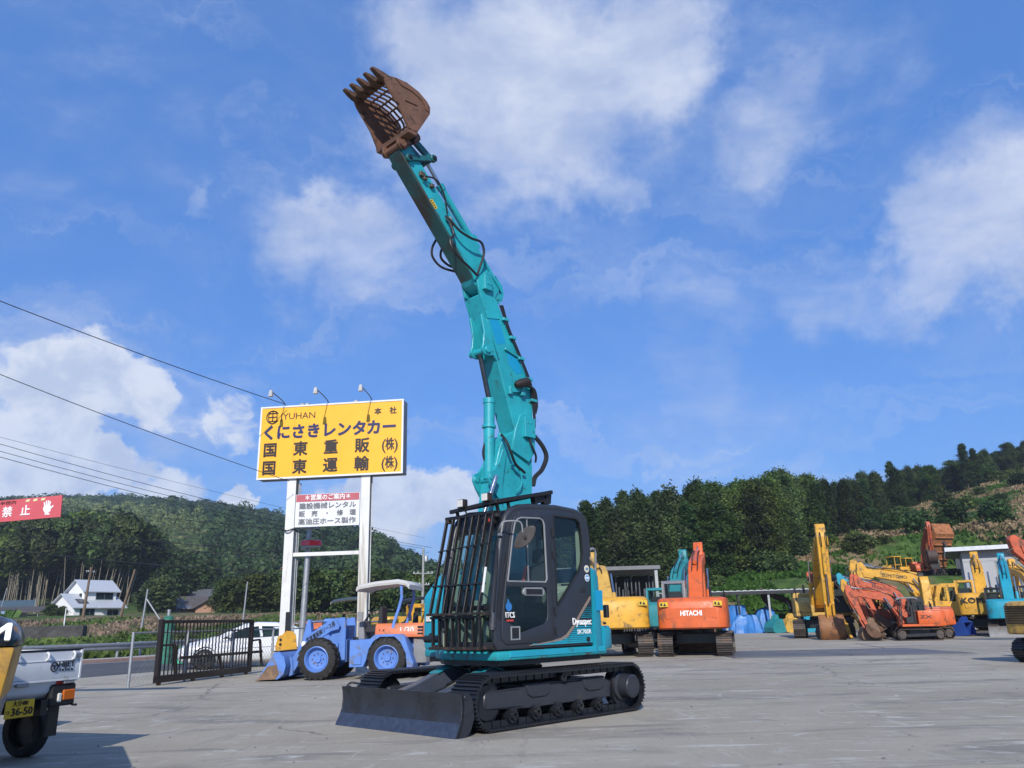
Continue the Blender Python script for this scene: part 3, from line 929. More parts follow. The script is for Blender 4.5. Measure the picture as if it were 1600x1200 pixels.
for y0, y1 in ((yn - .07, yn - .03), (yf + .03, yf + .07)):
    mb.prism([(.06, 5.90), (.17, 6.02), (.20, 5.98), (.14, 5.72), (.16, 5.52), (.19, 5.42), (.14, 5.34), (.04, 5.33), (-.06, 5.36), (-.16, 5.26), (-.2, 5.3)], y0 + .03, y1 + .03)
mb.cyl((.08, yn + .03, 5.42), (.08, yf - .03, 5.42), .055, n=16)
mb.build('cylinder_lug', M_TEALB, BM, bevel=.006)
MB().prism([(-.36, 5.50), (-.40, 5.28), (-.58, 5.14), (-.72, 5.2), (-.60, 5.46), (-.48, 5.52)], yn + .0, yn + .003).build('touch_up_patch', M_TEALP, BM)
MB().prism([(.06, 6.05), (-.10, 5.62), (-.14, 5.56), (-.34, 5.62), (-.24, 5.9), (-.08, 6.10)], yn, yn + .003).build('touch_up_patch', M_TEALP, BM)
o = MB().cyl((-.09, -.38, 3.38), (-.12, -.38, 4.66), .088, n=18).build('offset_cylinder', M_TEALB, EXC)
for p_, q_, r_ in (((-.108, -.38, 4.2), (-.109, -.38, 4.24), .112), ((-.118, -.38, 4.6), (-.121, -.38, 4.68), .098), ((-.09, -.5, 3.38), (-.09, -.26, 3.38), .07)):
    MB().cyl(p_, q_, r_, n=18).build('cylinder_collar', M_TEALB, o)
MB().cyl((-.12, -.38, 4.66), (.08, -.38, 5.42), .042, n=14).build('chrome_rod', mat('oiled_rod', (.10, .11, .12), .2, metal=.9), o)
mb = MB()
for k in range(3):                                    # pipes clipped to the back edge of the boom
    dx = .02 * k
    mb.tube([(-.20 - dx, yn + .02 + .015 * k, 6.25), (-.36 - dx, yn + .03, 5.9), (-.60 - dx, yn + .03, 5.5), (-.86 - dx, yn + .03, 5.02), (-.93 - dx, yn + .02, 4.6), (-.95 - dx * .5, yn + .02, 4.3)], .013, 6)
mb.build('hydraulic_pipes', M_HOSE, BM)
mb = MB()
for x, z in ((-.31, 6.02), (-.47, 5.74), (-.66, 5.42), (-.84, 5.1), (-.93, 4.75)):
    MB().box(x - .07, x + .06, yn, yn + .06, z - .025, z + .025).build('pipe_clip', M_TEALB, BM, bevel=.005)
mb.bar((-.30, yn + .02, 5.52), (-.62, yn + .02, 5.44), .03, .04)
mb.build('cross_rib', M_TEALB, BM, bevel=.005)
mb = MB().bar((-.36, yn + .02, 4.83), (-.68, yn + .04, 4.88), .05, .08).box(-.70, -.62, yn, yn + .08, 4.78, 4.96).box(-.42, -.36, yn, yn + .06, 4.76, 4.9)
mb.build('lamp_mount', M_TEALB, BM, bevel=.006)
mb = MB().lathe((-.46, yn + .08, 4.92), (-.9, .25, .35), [(0, .03), (.03, .06), (.12, .075), (.26, .07), (.30, .03)], 14)
mb.build('boom_lamp', mat('sooty_brown', (.02, .013, .01), .5), BM)
mb = MB()
for q in (0, .035):
    MB().tube([(-.72, yn + .05, 4.97), (-.9 - q, yn + .06, 4.93), (-.98 - q, yn + .03, 4.7), (-.97 - q, yn, 4.55)], .022).build('hydraulic_hose', M_HOSE, EXC)
    MB().tube([(-.93, yn - .1 - q, 4.32), (-1.08 - q, yn - .08, 4.16), (-1.22 - q, yn - .06, 4.02), (-1.29 - q, yn - .06, 3.86), (-1.17 - q, yn - .06, 3.64), (-1.0 - q, yn - .06, 3.50), (-.94 - q, yn - .06, 3.35)], .028).build('hydraulic_hose', M_HOSE, EXC)
MB().tube([(-.22, yn - .02, 4.08), (-.2, yn + .1, 3.96), (-.26, yn + .14, 3.78), (-.40, yn + .1, 3.62), (-.58, yn + .06, 3.55), (-.68, yn + .03, 3.52)], .022).build('hydraulic_hose', M_HOSE, EXC)
MB().tube([(-.12, -.40, 4.10), (-.05, -.40, 3.98), (.0, -.4, 3.84), (.0, -.4, 3.74), (-.05, -.4, 3.62)], .02).build('hydraulic_hose', M_HOSE, EXC)
MB().tube([(-.78, yn + .05, 4.1), (-.82, yn + .08, 3.95), (-.92, yn + .06, 3.82), (-.95, yn + .02, 3.72)], .018).build('hydraulic_hose', M_HOSE, EXC)


# ---- arm
yn2, yf2 = -.24, -.52
ap = [(1.86, 8.28), (1.15, 7.50), (.38, 6.64), (.30, 6.50), (.10, 6.42), (-.15, 6.36), (-.30, 6.62), (.02, 6.98), (.32, 7.27), (.45, 7.34), (.62, 7.40), (1.02, 7.80), (1.62, 8.42), (1.76, 8.44)]
AR = MB().prism(ap, yf2, yn2).build('arm', M_TEALB, EXC, bevel=.008)
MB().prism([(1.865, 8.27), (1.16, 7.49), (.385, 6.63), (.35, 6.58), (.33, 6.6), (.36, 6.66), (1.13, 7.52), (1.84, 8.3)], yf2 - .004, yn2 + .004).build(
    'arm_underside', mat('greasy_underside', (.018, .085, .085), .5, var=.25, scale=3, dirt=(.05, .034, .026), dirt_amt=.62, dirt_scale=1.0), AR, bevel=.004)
mb = MB()
for y0, y1 in ((yn2 - .06, yn2 - .02), (yf2 + .02, yf2 + .06)):
    mb.plate([(-.30, 6.62), (-.12, 6.40), (-.17, 6.32), (-.26, 6.31), (-.35, 6.40), (-.385, 6.52), (-.35, 6.66), (-.2, 6.8)],
             [[(-.28 + .032 * math.cos(a * .785), 6.53 + .032 * math.sin(a * .785)) for a in range(8)]], y0, y1)
    mb.cyl((-.235, y0 - .012, 6.40), (-.235, y1 + .012, 6.40), .035)
mb.build('arm_lug', M_TEALB, AR, bevel=.004)
for y in (yn2 - .04, yf2 + .04):
    MB().bar((.34, y, 7.30), (.18, y, 7.16), .03, .16, up=(-1, 0, 1)).build('cylinder_bracket', M_TEALB, AR, bevel=.005)
MB().bar((.1, yn2 + .01, 6.96), (-.28, yn2 + .01, 6.55), .03, .04).build('edge_rib', M_TEALB, AR)
# raised reinforcing plate with rounded end
MB().prism([(.80, 7.16), (.58, 7.06), (.47, 6.94), (.44, 6.82), (.50, 6.86), (.62, 6.98), (.84, 7.20)], yn2, yn2 + .006).build('doubler_plate', M_TEALB, AR, bevel=.003)
o = MB().prism([(1.265, 7.645), (1.205, 7.685), (1.09, 7.565), (1.15, 7.525)], yn2 + .001, yn2 + .004).build('warning_label', M_YSTK, AR)
mb = MB()
for k in range(4):
    c = Vector((1.178, yn2 + .0055, 7.605)) + Vector((.045, 0, .046)) * (k - 1.5) * .6
    mb.box(c.x - .012, c.x + .012, c.y - .001, c.y + .001, c.z - .012, c.z + .012)
mb.build('label_marks', M_BLACK, o)
o = MB().cyl((.24, -.38, 7.36), (.92, -.38, 8.08), .058, n=16).build('bucket_cylinder', M_TEALB, EXC)
MB().cyl((.92, -.38, 8.08), (1.22, -.38, 8.42), .032, n=12).build('chrome_rod', M_STEEL, o)
mb = MB().cyl((.87, -.38, 8.03), (.94, -.38, 8.10), .07, n=16).cyl((.24, -.47, 7.36), (.24, -.29, 7.36), .06)
mb.build('cylinder_collar', M_TEALB, o)
mb = MB()
for y in (yn2 + .03, yf2 - .03):
    mb.bar((1.70, y, 8.20), (1.21, y, 8.39), .035, .085, up=(1, 0, 1))
    for x, z in ((1.70, 8.20), (1.21, 8.39)):
        mb.cyl((x, y - .03, z), (x, y + .03, z), .062, n=16)
mb.cyl((1.21, yn2 + .04, 8.39), (1.21, yf2 - .04, 8.39), .035)
mb.build('side_link', M_LINK, AR, bevel=.004)
for x, z in ((1.70, 8.20), (1.21, 8.39)):
    MB().cyl((x, yn2 + .062, z), (x, yn2 + .085, z), .034, n=14).build('link_pin', M_BLACK, AR)
mb = MB()
for y in (-.29, -.47):
    mb.bar((1.21, y, 8.42), (1.56, y, 8.62), .06, .11)
mb.cyl((1.56, -.2, 8.62), (1.56, -.56, 8.62), .05)
mb.build('bucket_link', M_LINK, AR, bevel=.006)
mb = MB().box(1.38, 1.48, yn2 + .0, yn2 + .05, 7.98, 8.06).box(1.20, 1.27, yn2, yn2 + .06, 7.86, 7.92).box(1.36, 1.43, yn2 + .03, yn2 + .08, 7.92, 7.97)
mb.build('hose_fitting', mat('brown_fitting', (.07, .055, .04), .6), AR, bevel=.006)
mb = MB()
H = yn2 + .04
MB().tube([(1.40, H, 8.0), (1.2, H + .06, 7.98), (1.02, H + .04, 7.78), (.92, H, 7.52)], .014).build('hydraulic_hose', M_HOSE, EXC)
MB().tube([(.96, H, 7.46), (.90, H + .06, 7.38), (.75, H + .10, 7.24), (.52, H + .12, 7.18), (.30, H + .12, 7.18), (.22, H + .1, 7.02), (.28, H + .06, 6.76), (.31, H + .02, 6.62)], .021).build('hydraulic_hose', M_HOSE, EXC)
MB().tube([(.84, H - .1, 7.50), (.88, H + .02, 7.36), (.84, H + .06, 7.16), (.93, H + .08, 7.03), (.90, H + .1, 6.88), (.74, H + .1, 6.76), (.52, H + .08, 6.68), (.33, H + .04, 6.62)], .021).build('hydraulic_hose', M_HOSE, EXC)
MB().tube([(.70, yf2 - .02, 7.42), (.76, yf2 - .14, 7.28), (.80, yf2 - .2, 7.12), (.77, yf2 - .2, 6.97), (.61, yf2 - .16, 6.84), (.3, yf2 - .05, 6.8)], .02).build('hydraulic_hose', M_HOSE, EXC)
MB().tube([(.60, yf2 - .02, 7.26), (.66, yf2 - .1, 7.16), (.66, yf2 - .14, 7.0), (.52, yf2 - .12, 6.9), (.36, yf2 - .03, 6.84)], .02).build('hydraulic_hose', M_HOSE, EXC)
mb = MB()
for a, b in (((.95, H + .0, 7.45), (.83, H + .05, 7.32)), ((.86, H, 7.47), (.87, H + .03, 7.34))):
    MB().cyl(a, b, .024, n=8).build('hose_end', M_GREY_METAL, EXC)

# ---- slotted skeleton bucket
yb0, yb1 = -.78, .02
side = [(2.33, 9.08), (2.40, 9.22), (2.21, 9.285), (1.95, 9.31), (1.72, 9.265), (1.54, 9.17), (1.465, 9.08), (1.475, 8.97), (1.73, 8.51), (1.90, 8.50), (2.05, 8.77)]
shell = [(2.40, 9.20), (2.21, 9.262), (1.95, 9.287), (1.73, 9.243), (1.565, 9.15), (1.492, 9.07), (1.502, 8.975), (1.75, 8.53), (1.90, 8.51)]
BK = MB().prism(side, yb1, yb1 - .03).build('bucket', M_BUCKET, EXC, bevel=.005)
MB().prism(side, yb0, yb0 + .03).build('side_plate', M_BUCKET, BK, bevel=.005)
mb = MB().prism([(2.36, 9.10), (2.41, 9.21), (2.23, 9.275), (2.06, 9.22), (1.9, 9.0), (1.75, 8.62), (1.86, 8.55), (2.07, 8.84)], yb1, yb1 + .012)
mb = MB().prism([(2.33, 9.09), (2.39, 9.22), (2.30, 9.25), (2.0, 8.78), (1.86, 8.53), (1.9, 8.515), (2.05, 8.79)], yb1, yb1 + .014)
mb.prism([(2.18, 9.282), (1.95, 9.305), (1.72, 9.26), (1.545, 9.165), (1.48, 9.085), (1.49, 8.99), (1.57, 9.0), (1.58, 9.06), (1.66, 9.14), (1.85, 9.20), (2.05, 9.2)], yb1, yb1 + .014)
mb.bar((1.98, yb1 + .008, 8.98), (1.74, yb1 + .008, 9.0), .016, .02).bar((2.10, yb1 + .01, 8.86), (2.17, yb1 + .01, 8.88), .03, .03)
mb.build('side_reinforcement', M_BUCKET, BK, bevel=.004)


def curve_at(P, s):
    for i in range(len(P) - 1):
        a, b = Vector(P[i]), Vector(P[i + 1])
        L = (b - a).length
        if s <= L or i == len(P) - 2:
            return a + (b - a) * (s / L)
        s -= L


def strip(P, s0, s1, y0, y1, th, mb, n=8):
    pts = [curve_at(P, s0 + (s1 - s0) * i / n) for i in range(n + 1)]
    rings = []
    for i, p in enumerate(pts):
        d = (pts[min(i + 1, n)] - pts[max(i - 1, 0)]).normalized()
        nn = Vector((-d.y, d.x)) * th / 2
        rings.append([(p.x + nn.x, y0, p.y + nn.y), (p.x - nn.x, y0, p.y - nn.y), (p.x - nn.x, y1, p.y - nn.y), (p.x + nn.x, y1, p.y + nn.y)])
    mb.loft(rings)


mb = MB()
strip(shell, 0, .20, yb0 + .03, yb1 - .03, .03, mb)
mb.build('lip_plate', M_BUCKET, BK)
mb = MB()
nb = 8
for i in range(nb):
    y = yb0 + .03 + (yb1 - yb0 - .06) * (i + .5) / nb
    strip(shell, .18, 1.50, y - .014, y + .014, .022, mb, 22)
for i in range(7):
    p = curve_at(shell, .34 + i * .175)
    mb.cyl((p.x, yb0 + .02, p.y), (p.x, yb1 - .02, p.y), .016, n=8)
mb.build('slotted_back', M_BUCKET, BK)
mb = MB()
strip(shell, 1.46, 1.72, yb0 + .03, yb1 - .03, .03, mb)
mb.prism([(1.72, 8.55), (1.92, 8.52), (1.90, 8.46), (1.74, 8.46)], yb0 + .0, yb1 - .0)
mb.build('floor_plate', M_BUCKET, BK)
for i in range(5):
    y = yb0 + .045 + (yb1 - yb0 - .09) * i / 4
    mb = MB().loft([[(x, y + a * w, z + b * h) for a, b in ((-1, -1), (1, -1), (1, 1), (-1, 1))] for x, z, w, h in
                    ((2.28, 9.215, .052, .045), (2.40, 9.222, .052, .05), (2.50, 9.242, .046, .036), (2.59, 9.264, .034, .012))])
    mb.build('tooth', M_RUSTY, BK, bevel=.006)
for y in (-.20, -.56):
    MB().prism([(1.64, 8.46), (1.56, 8.70), (1.50, 8.66), (1.49, 8.60), (1.55, 8.52), (1.72, 8.38), (1.78, 8.30), (1.88, 8.28), (1.95, 8.34), (1.94, 8.44), (1.86, 8.52)], y - .02, y + .02).build(
        'bucket_ear', M_BUCKET, BK, bevel=.006)
MB().cyl((1.86, -.14, 8.36), (1.86, -.62, 8.36), .06).build('bucket_pin', M_BUCKET, BK)

# ================================================================ terrain and ground
def sst(a, b, x):
    t = np.clip((np.asarray(x, float) - a) / (b - a), 0, 1)
    return t * t * (3 - 2 * t)


HX = [-900, -700, -415, -337, -266, -199, -150, -113, -90, -77, -60, -40, 0]
HZ = [76, 82, 93, 91, 84, 71, 62, 49, 30, 14, 4, 0, 0]


def terrain(x, y):
    x = np.asarray(x, float)
    y = np.asarray(y, float)
    kf = np.minimum(1, 172 / np.maximum(y, 1))
    zr = np.maximum(.15 * x * kf + .10 * (np.minimum(y, 150) - 70) + .0016 * np.maximum(x * kf - 50, 0) ** 2, 0) * sst(66, 75, y + 0 * x)
    ter = sst(4, 0, np.abs(x - 42) - 8) * sst(5, 0, y - 87) * (y > 60)
    zr = np.minimum(zr * (1 - ter) + 4.3 * sst(73, 79, y) * ter, 60)
    zr = zr * sst(-14, 2, x)
    zl = (3.4 * sst(48, 125, y) + 6.5 * sst(140, 200, y)) * sst(0, -14, x)
    u = x * 700 / np.maximum(y, 150)
    hz = np.interp(u, HX, HZ)
    zh = hz * np.clip((y - 190) / 510, 0, None) ** .85
    zh = np.where(y > 700, hz * np.clip(1 - (y - 700) / 900, 0, 1), zh)
    return np.maximum(zr, np.maximum(zl, 0)) + zh * sst(190, 260, y)


def tz(x, y):
    return float(terrain(x, y))


def ground_material():
    m = bpy.data.materials.new('grassy_earth')
    m.use_nodes = True
    t = NT(m.node_tree)
    co = t.n('ShaderNodeTexCoord').outputs['Object']
    n1, n2, n3 = t.noise(co, .06, 6, .6), t.noise(co, .9, 5, .65), t.noise(co, .16, 5, .6, .6)
    c = t.mixc(t.ramp(n2, .35, .65), (.035, .07, .016), (.075, .12, .03))
    c = t.mixc(t.ramp(n1, .50, .60), c, (.17, .13, .075))
    c = t.mixc(t.ramp(n3, .58, .68, 0, .8), c, (.13, .095, .06))
    b = t.n('ShaderNodeBsdfPrincipled', {'Base Color': c, 'Roughness': .95, 'Specular IOR Level': .1})
    bn = t.n('ShaderNodeBump', {'Strength': .8, 'Distance': .3, 'Height': n2})
    t.t.links.new(bn.outputs[0], b.inputs['Normal'])
    t.n('ShaderNodeOutputMaterial', {'Surface': b.outputs[0]})
    return m


def concrete_material():
    m = bpy.data.materials.new('worn_concrete')
    m.use_nodes = True
    t = NT(m.node_tree)
    co = t.n('ShaderNodeTexCoord').outputs['Object']
    st = t.n('ShaderNodeMapping', {'Vector': co, 'Scale': (.35, 1.2, 1), 'Rotation': (0, 0, R(8))}).outputs[0]
    big, mid, fine = t.noise(co, .13, 5, .6, .5), t.noise(st, .8, 7, .66, .8), t.noise(co, 14, 5, .7)
    streak = t.noise(t.n('ShaderNodeMapping', {'Vector': co, 'Scale': (1.1, 3.6, 1), 'Rotation': (0, 0, R(-9))}).outputs[0], 1.0, 6, .7, .6)
    c = t.mixc(t.ramp(big, .3, .7), (.285, .255, .20), (.39, .352, .285))
    c = t.mixc(t.ramp(mid, .50, .66, 0, .7), c, (.165, .155, .142))
    c = t.mixc(t.ramp(streak, .54, .70, 0, .75), c, (.54, .52, .47))
    c = t.mixc(t.ramp(fine, .52, .78, 0, .5), c, (.12, .115, .11))
    wv = t.n('ShaderNodeTexNoise', {'Vector': co, 'Scale': .8, 'Detail': 4.0}).outputs['Color']
    cv = t.n('ShaderNodeVectorMath', {0: co, 1: wv}, operation='ADD').outputs[0]
    vo = t.n('ShaderNodeTexVoronoi', {'Vector': cv, 'Scale': .11}, feature='DISTANCE_TO_EDGE').outputs['Distance']
    crack = t.math('MULTIPLY', t.ramp(vo, .0035, .0008, 0, 1), t.ramp(t.noise(co, .35, 3), .42, .56, 0, .8))
    c = t.mixc(crack, c, (.11, .10, .09))
    tan = t.ramp(t.noise(st, .33, 5, .6, .4), .52, .70, 0, .65)
    c = t.mixc(tan, c, (.27, .235, .18))
    spk = t.ramp(t.noise(co, 42, 3, .6), .66, .72, 0, .5)
    c = t.mixc(spk, c, (.5, .49, .48))
    trk = t.noise(t.n('ShaderNodeMapping', {'Vector': co, 'Scale': (2.6, .5, 1), 'Rotation': (0, 0, R(62))}).outputs[0], 1.0, 6, .7, 1.2)
    c = t.mixc(t.math('MULTIPLY', t.ramp(trk, .55, .7, 0, .5), t.ramp(big, .42, .6)), c, (.15, .142, .13))
    trl = t.noise(t.n('ShaderNodeMapping', {'Vector': co, 'Scale': (3.2, .8, 1), 'Rotation': (0, 0, R(48)), 'Location': (7, 3, 0)}).outputs[0], 1.0, 7, .72, 1.0)
    c = t.mixc(t.math('MULTIPLY', t.ramp(trl, .56, .68, 0, .6), t.ramp(big, .62, .4)), c, (.47, .45, .41))
    oil = t.ramp(t.noise(co, .55, 5, .6, .3), .66, .76, 0, .55)
    c = t.mixc(oil, c, (.12, .11, .10))
    gam = t.n('ShaderNodeBsdfPrincipled', {'Base Color': c, 'Roughness': .88, 'Specular IOR Level': .25})
    bn = t.n('ShaderNodeBump', {'Strength': .35, 'Distance': .02, 'Height': t.noise(co, 6, 8, .7)})
    t.t.links.new(bn.outputs[0], gam.inputs['Normal'])
    t.n('ShaderNodeOutputMaterial', {'Surface': gam.outputs[0]})
    return m


def loose_stones():
    rng = np.random.default_rng(3)
    n = 900
    y = 5 + 30 * rng.random(n) ** 1.6
    x = rng.uniform(-.7, .75, n) * y
    k = (x > -.9 * (y * .0) - 8) & ((x + .2) ** 2 + (y - 12) ** 2 > 4)
    x, y = x[k], y[k]
    m = len(x)
    r = .006 + .018 * rng.random((m, 1, 1)) ** 3
    base = np.array([(1, 0, 0), (.3, .9, 0), (-.8, .6, 0), (-.9, -.5, 0), (.2, -1, 0), (.1, .1, .9)])
    V = base[None] * (.6 + .8 * rng.random((m, 6, 3))) * r + np.stack([x, y, np.full(m, .004)], 1)[:, None, :]
    F = np.array([(0, 1, 5), (1, 2, 5), (2, 3, 5), (3, 4, 5), (4, 0, 5)])
    F = (F[None] + 6 * np.arange(m)[:, None, None]).reshape(-1, 3)
    tag(np_mesh('loose_stones', V.reshape(-1, 3), F, mat('grey_stone', (.16, .15, .14), .9, var=.4, scale=.6)), kind='stuff')


loose_stones()


def build_ground():
    ny, nx = 250, 300
    ys = np.concatenate([np.linspace(-120, 40, 24), np.linspace(43, 130, 88), np.geomspace(131, 1800, ny - 112)])
    us = np.linspace(-1.5, 1.5, nx)
    X = us[None, :] * (np.maximum(ys, -20)[:, None] + 70)
    Y = np.repeat(ys[:, None], nx, 1)
    Z = terrain(X, Y)
    Z = Z + np.where(Z > .3, 1, 0) * np.minimum(Z * .06, .6) * (np.sin(X * .31 + np.sin(Y * .23) * 2) * np.sin(Y * .27 + X * .05)) * .8
    V = np.stack([X, Y, Z], -1).reshape(-1, 3)
    i = np.arange((ny - 1) * (nx - 1))
    a = (i // (nx - 1)) * nx + i % (nx - 1)
    F = np.stack([a, a + 1, a + nx + 1, a + nx], 1)
    tag(np_mesh('terrain', V, F, ground_material(), smooth=True), kind='structure')


build_ground()
NEAR = [(-40, -30), (-26, -5), (-12.4, 24), (-8.2, 34), (-6, 50), (-6, 67.5)]
FAR = [(-52, -30), (-37, -4), (-20.5, 29.5), (-16.2, 37.5), (-14.2, 50), (-13.6, 70), (-13.6, 110)]
tag(MB().add([(x, y, .004) for x, y in NEAR] + [(48, 67.5, .004), (60, 40, .004), (60, -30, .004)], [tuple(range(len(NEAR) + 3))]).build('yard', concrete_material()), kind='structure')
M_ASPH = mat('asphalt', (.07, .07, .072), .85, var=.2, scale=.6, bump=.3, bscale=30, dirt=(.12, .115, .11), dirt_amt=.15, dirt_scale=.4)
rd = [(x, y, .006) for x, y in FAR] + [(-5.4, 110, .006)] + [(x + .0, y, .006) for x, y in NEAR[::-1]]
tag(MB().add(rd, [tuple(range(len(rd)))]).build('road', M_ASPH), kind='structure')


def strip_along(line, off, w, z, name, m, h=0.0):
    mb = MB()
    L, Rr = [], []
    for i, p in enumerate(line):
        a, b = Vector(line[max(i - 1, 0)]), Vector(line[min(i + 1, len(line) - 1)])
        d = (b - a).normalized()
        n = Vector((-d.y, d.x))
        p = Vector(p)
        L.append(p + n * off)
        Rr.append(p + n * (off + w))
    rings = [[(a.x, a.y, z), (b.x, b.y, z), (b.x, b.y, z + h), (a.x, a.y, z + h)] for a, b in zip(L, Rr)]
    if h:
        mb.loft(rings)
    else:
        for r0, r1 in zip(rings, rings[1:]):
            mb.add([r0[0], r0[1], r1[1], r1[0]], [(0, 1, 2, 3)])
    return mb.build(name, m)


tag(strip_along(FAR, -.75, .16, .0101, 'road_edge_line', mat('road_white', (.6, .6, .58), .7, dirt=(.2, .2, .2), dirt_amt=.2)), kind='structure')
tag(strip_along(FAR, .0, .35, 0, 'kerb', mat('pinkish_kerb', (.40, .25, .20), .85, var=.15), .13), kind='structure')
tag(strip_along(FAR, .36, 1.3, 0, 'pavement', mat('pale_concrete_path', (.36, .35, .33), .9, var=.15), .12), kind='structure')

# steel plates laid on the yard
M_PLATE = mat('dull_steel_plate', (.145, .142, .14), .55, metal=.3, var=.2, scale=.7, dirt=(.2, .18, .16), dirt_amt=.25, dirt_scale=.5)
for i, (x0, y0, x1, y1, lb) in enumerate([(6.7, 26.4, 10.2, 31.2, 'dark steel ground plate lying just right of the orange excavator'),
                                          (10.25, 26.2, 13.9, 31.0, 'dark steel ground plate lying in the middle of the open yard')]):
    mb = MB().add([(x0, y0, .008), (x1, y0 - .25, .008), (x1, y1 - .25, .008), (x0, y1, .008), (x0, y0, .022), (x1, y0 - .25, .022), (x1, y1 - .25, .022), (x0, y1, .022)],
                  [(3, 2, 1, 0), (4, 5, 6, 7), (0, 1, 5, 4), (1, 2, 6, 5), (2, 3, 7, 6), (3, 0, 4, 7)])
    tag(mb.build('steel_plate', M_PLATE), lb, 'steel plate', 'steel plates on the yard')

M_JOINT = mat('dark_ground_joint', (.06, .052, .045), .8, var=.3)
for a, b in (((14.6, 36.8), (12.7, 27.6)), ((6.6, 26.33), (14.0, 26.0)), ((14.2, 31.2), (21.0, 30.2)), ((-8.2, 34.0), (6.0, 36.5))):
    d = (Vector(b) - Vector(a)).normalized() * .035
    tag(MB().add([(a[0] - d.y, a[1] + d.x, .0065), (b[0] - d.y, b[1] + d.x, .0065), (b[0] + d.y, b[1] - d.x, .0065), (a[0] + d.y, a[1] - d.x, .0065)], [(3, 2, 1, 0)]).build('ground_joint', M_JOINT), kind='structure')

# ---------------------------------------------------------------- leaves
LEAF_DARK = leaf_mat('dark_leaves', (.010, .026, .008), (.058, .100, .024), .42)
LEAF_MID = leaf_mat('mid_leaves', (.014, .036, .009), (.115, .165, .034), .42)
LEAF_BAM = leaf_mat('bamboo_leaves', (.014, .032, .011), (.095, .135, .040), .40)
LEAF_BR = leaf_mat('bright_leaves', (.045, .10, .016), (.12, .19, .03), .4)
LEAF_HILL = leaf_mat('hill_leaves', (.018, .045, .014), (.05, .092, .022), .035, .15)
LEAF_HILLB = leaf_mat('hill_bamboo_leaves', (.06, .095, .03), (.14, .18, .055), .05, .15)
M_BARK = mat('bark', (.075, .06, .045), .9, var=.3, scale=3, bump=.5)
M_BAMST = mat('dry_bamboo', (.24, .21, .155), .7, var=.25, scale=2)


def crown_quads(rng, h0, h1, prof, nclump, per, cr, size, droop=.0, squash=1.0, aspect=1.6):
    """leaf quads in clumps spread through a crown whose radius at height fraction t is prof(t)"""
    P, A, B = [], [], []
    for _ in range(nclump):
        t = rng.random() ** .9
        a = rng.random() * 2 * math.pi
        rr = prof(t) * (rng.random() ** .42) * (.85 + .3 * math.sin(3 * a + 5 * t))
        c = np.array([rr * math.cos(a), rr * math.sin(a), h0 + (h1 - h0) * t])
        k = int(per * (.6 + .8 * rng.random()))
        p = rng.normal(size=(k, 3)) * np.array([cr, cr, cr * squash])
        p[:, 2] -= droop * np.hypot(p[:, 0], p[:, 1])
        p = p + c
        d = rand_dirs(k, rng)
        d[:, 2] = d[:, 2] * .6 - droop * .6
        d /= np.linalg.norm(d, axis=1, keepdims=True)
        n = rand_dirs(k, rng)
        n[:, 2] += .7
        b = np.cross(n, d)
        b /= np.linalg.norm(b, axis=1, keepdims=True) + 1e-6
        s = size * (.6 + .8 * rng.random((k, 1)))
        P.append(p)
        A.append(d * s * .5 * aspect)
        B.append(b * s * .5)
    return quads_mesh(np.concatenate(P), np.concatenate(A), np.concatenate(B))


def make_tree(name, label, cat, group, leaf, h, r0, r1, prof, nclump, per, cr, size, h0f=.25, droop=0, squash=1, limbs=8, trunk_r=.16, seed=1, aspect=1.6, bark=M_BARK):
    rng = np.random.default_rng(seed)
    root = thing(name, label, cat, (0, 0, 0), 0, group)
    rnd = random.Random(seed)
    mb = MB()
    bend = [(0, 0, -.4)] + [(rnd.uniform(-.2, .2) * i, rnd.uniform(-.2, .2) * i, h * .92 * i / 4) for i in range(1, 5)]
    mb.tube(bend, [trunk_r * (1.25 - .0 - .95 * i / 20) for i in range(21)], 7)
    for i in range(limbs):
        t = rnd.uniform(max(h0f, .25), .9)
        a = rnd.uniform(0, 6.28)
        rr = prof(max(0, (t - h0f) / (1 - h0f))) * .8
        z = h * t
        mb.tube([(0, 0, z - .3), (rr * .5 * math.cos(a), rr * .5 * math.sin(a), z + rr * .15), (rr * math.cos(a), rr * math.sin(a), z + rr * .3 * (1 - droop))],
                [trunk_r * .35 * (1 - .07 * k) for k in range(11)], 5)
    mb.build('trunk', bark, root)
    V, F = crown_quads(rng, h * h0f, h, prof, nclump, per, cr, size, droop, squash, aspect)
    np_mesh('crown', V, F, leaf, root)
    return root


GF = 'trees of the dense wood on the right'
FT = []
FT.append(make_tree('bamboo_tree', 'tall feathery dark green bamboo in the wood behind the sheds', 'bamboo', GF, LEAF_BAM, 11.5, 0, 0,
                    lambda t: .5 + 1.55 * math.sin(math.pi * min(1, .18 + .82 * t)) ** .8, 58, 250, .55, .135, .08, .7, 1.1, 6, .09, 1, 3.0))
FT.append(make_tree('bamboo_tree', 'tall feathery dark green bamboo in the wood behind the sheds', 'bamboo', GF, LEAF_DARK, 12.5, 0, 0,
                    lambda t: .35 + 1.7 * (1 - t) ** .8, 62, 220, .48, .13, .06, .6, 1.1, 6, .09, 2, 3.0))
FT.append(make_tree('broadleaf_tree', 'big dark round-crowned broadleaf tree in the wood behind the sheds', 'tree', GF, LEAF_MID, 12, 0, 0,
                    lambda t: 3.7 * math.sin(math.pi * (.12 + .80 * t)) ** .7, 78, 290, .62, .145, .12, .2, .6, 10, .26, 3, 1.8))
FT.append(make_tree('broadleaf_tree', 'big dark round-crowned broadleaf tree in the wood behind the sheds', 'tree', GF, LEAF_DARK, 11, 0, 0,
                    lambda t: 2.9 * math.sin(math.pi * (.15 + .78 * t)) ** .7, 62, 270, .58, .14, .12, .2, .6, 9, .22, 4, 1.8))
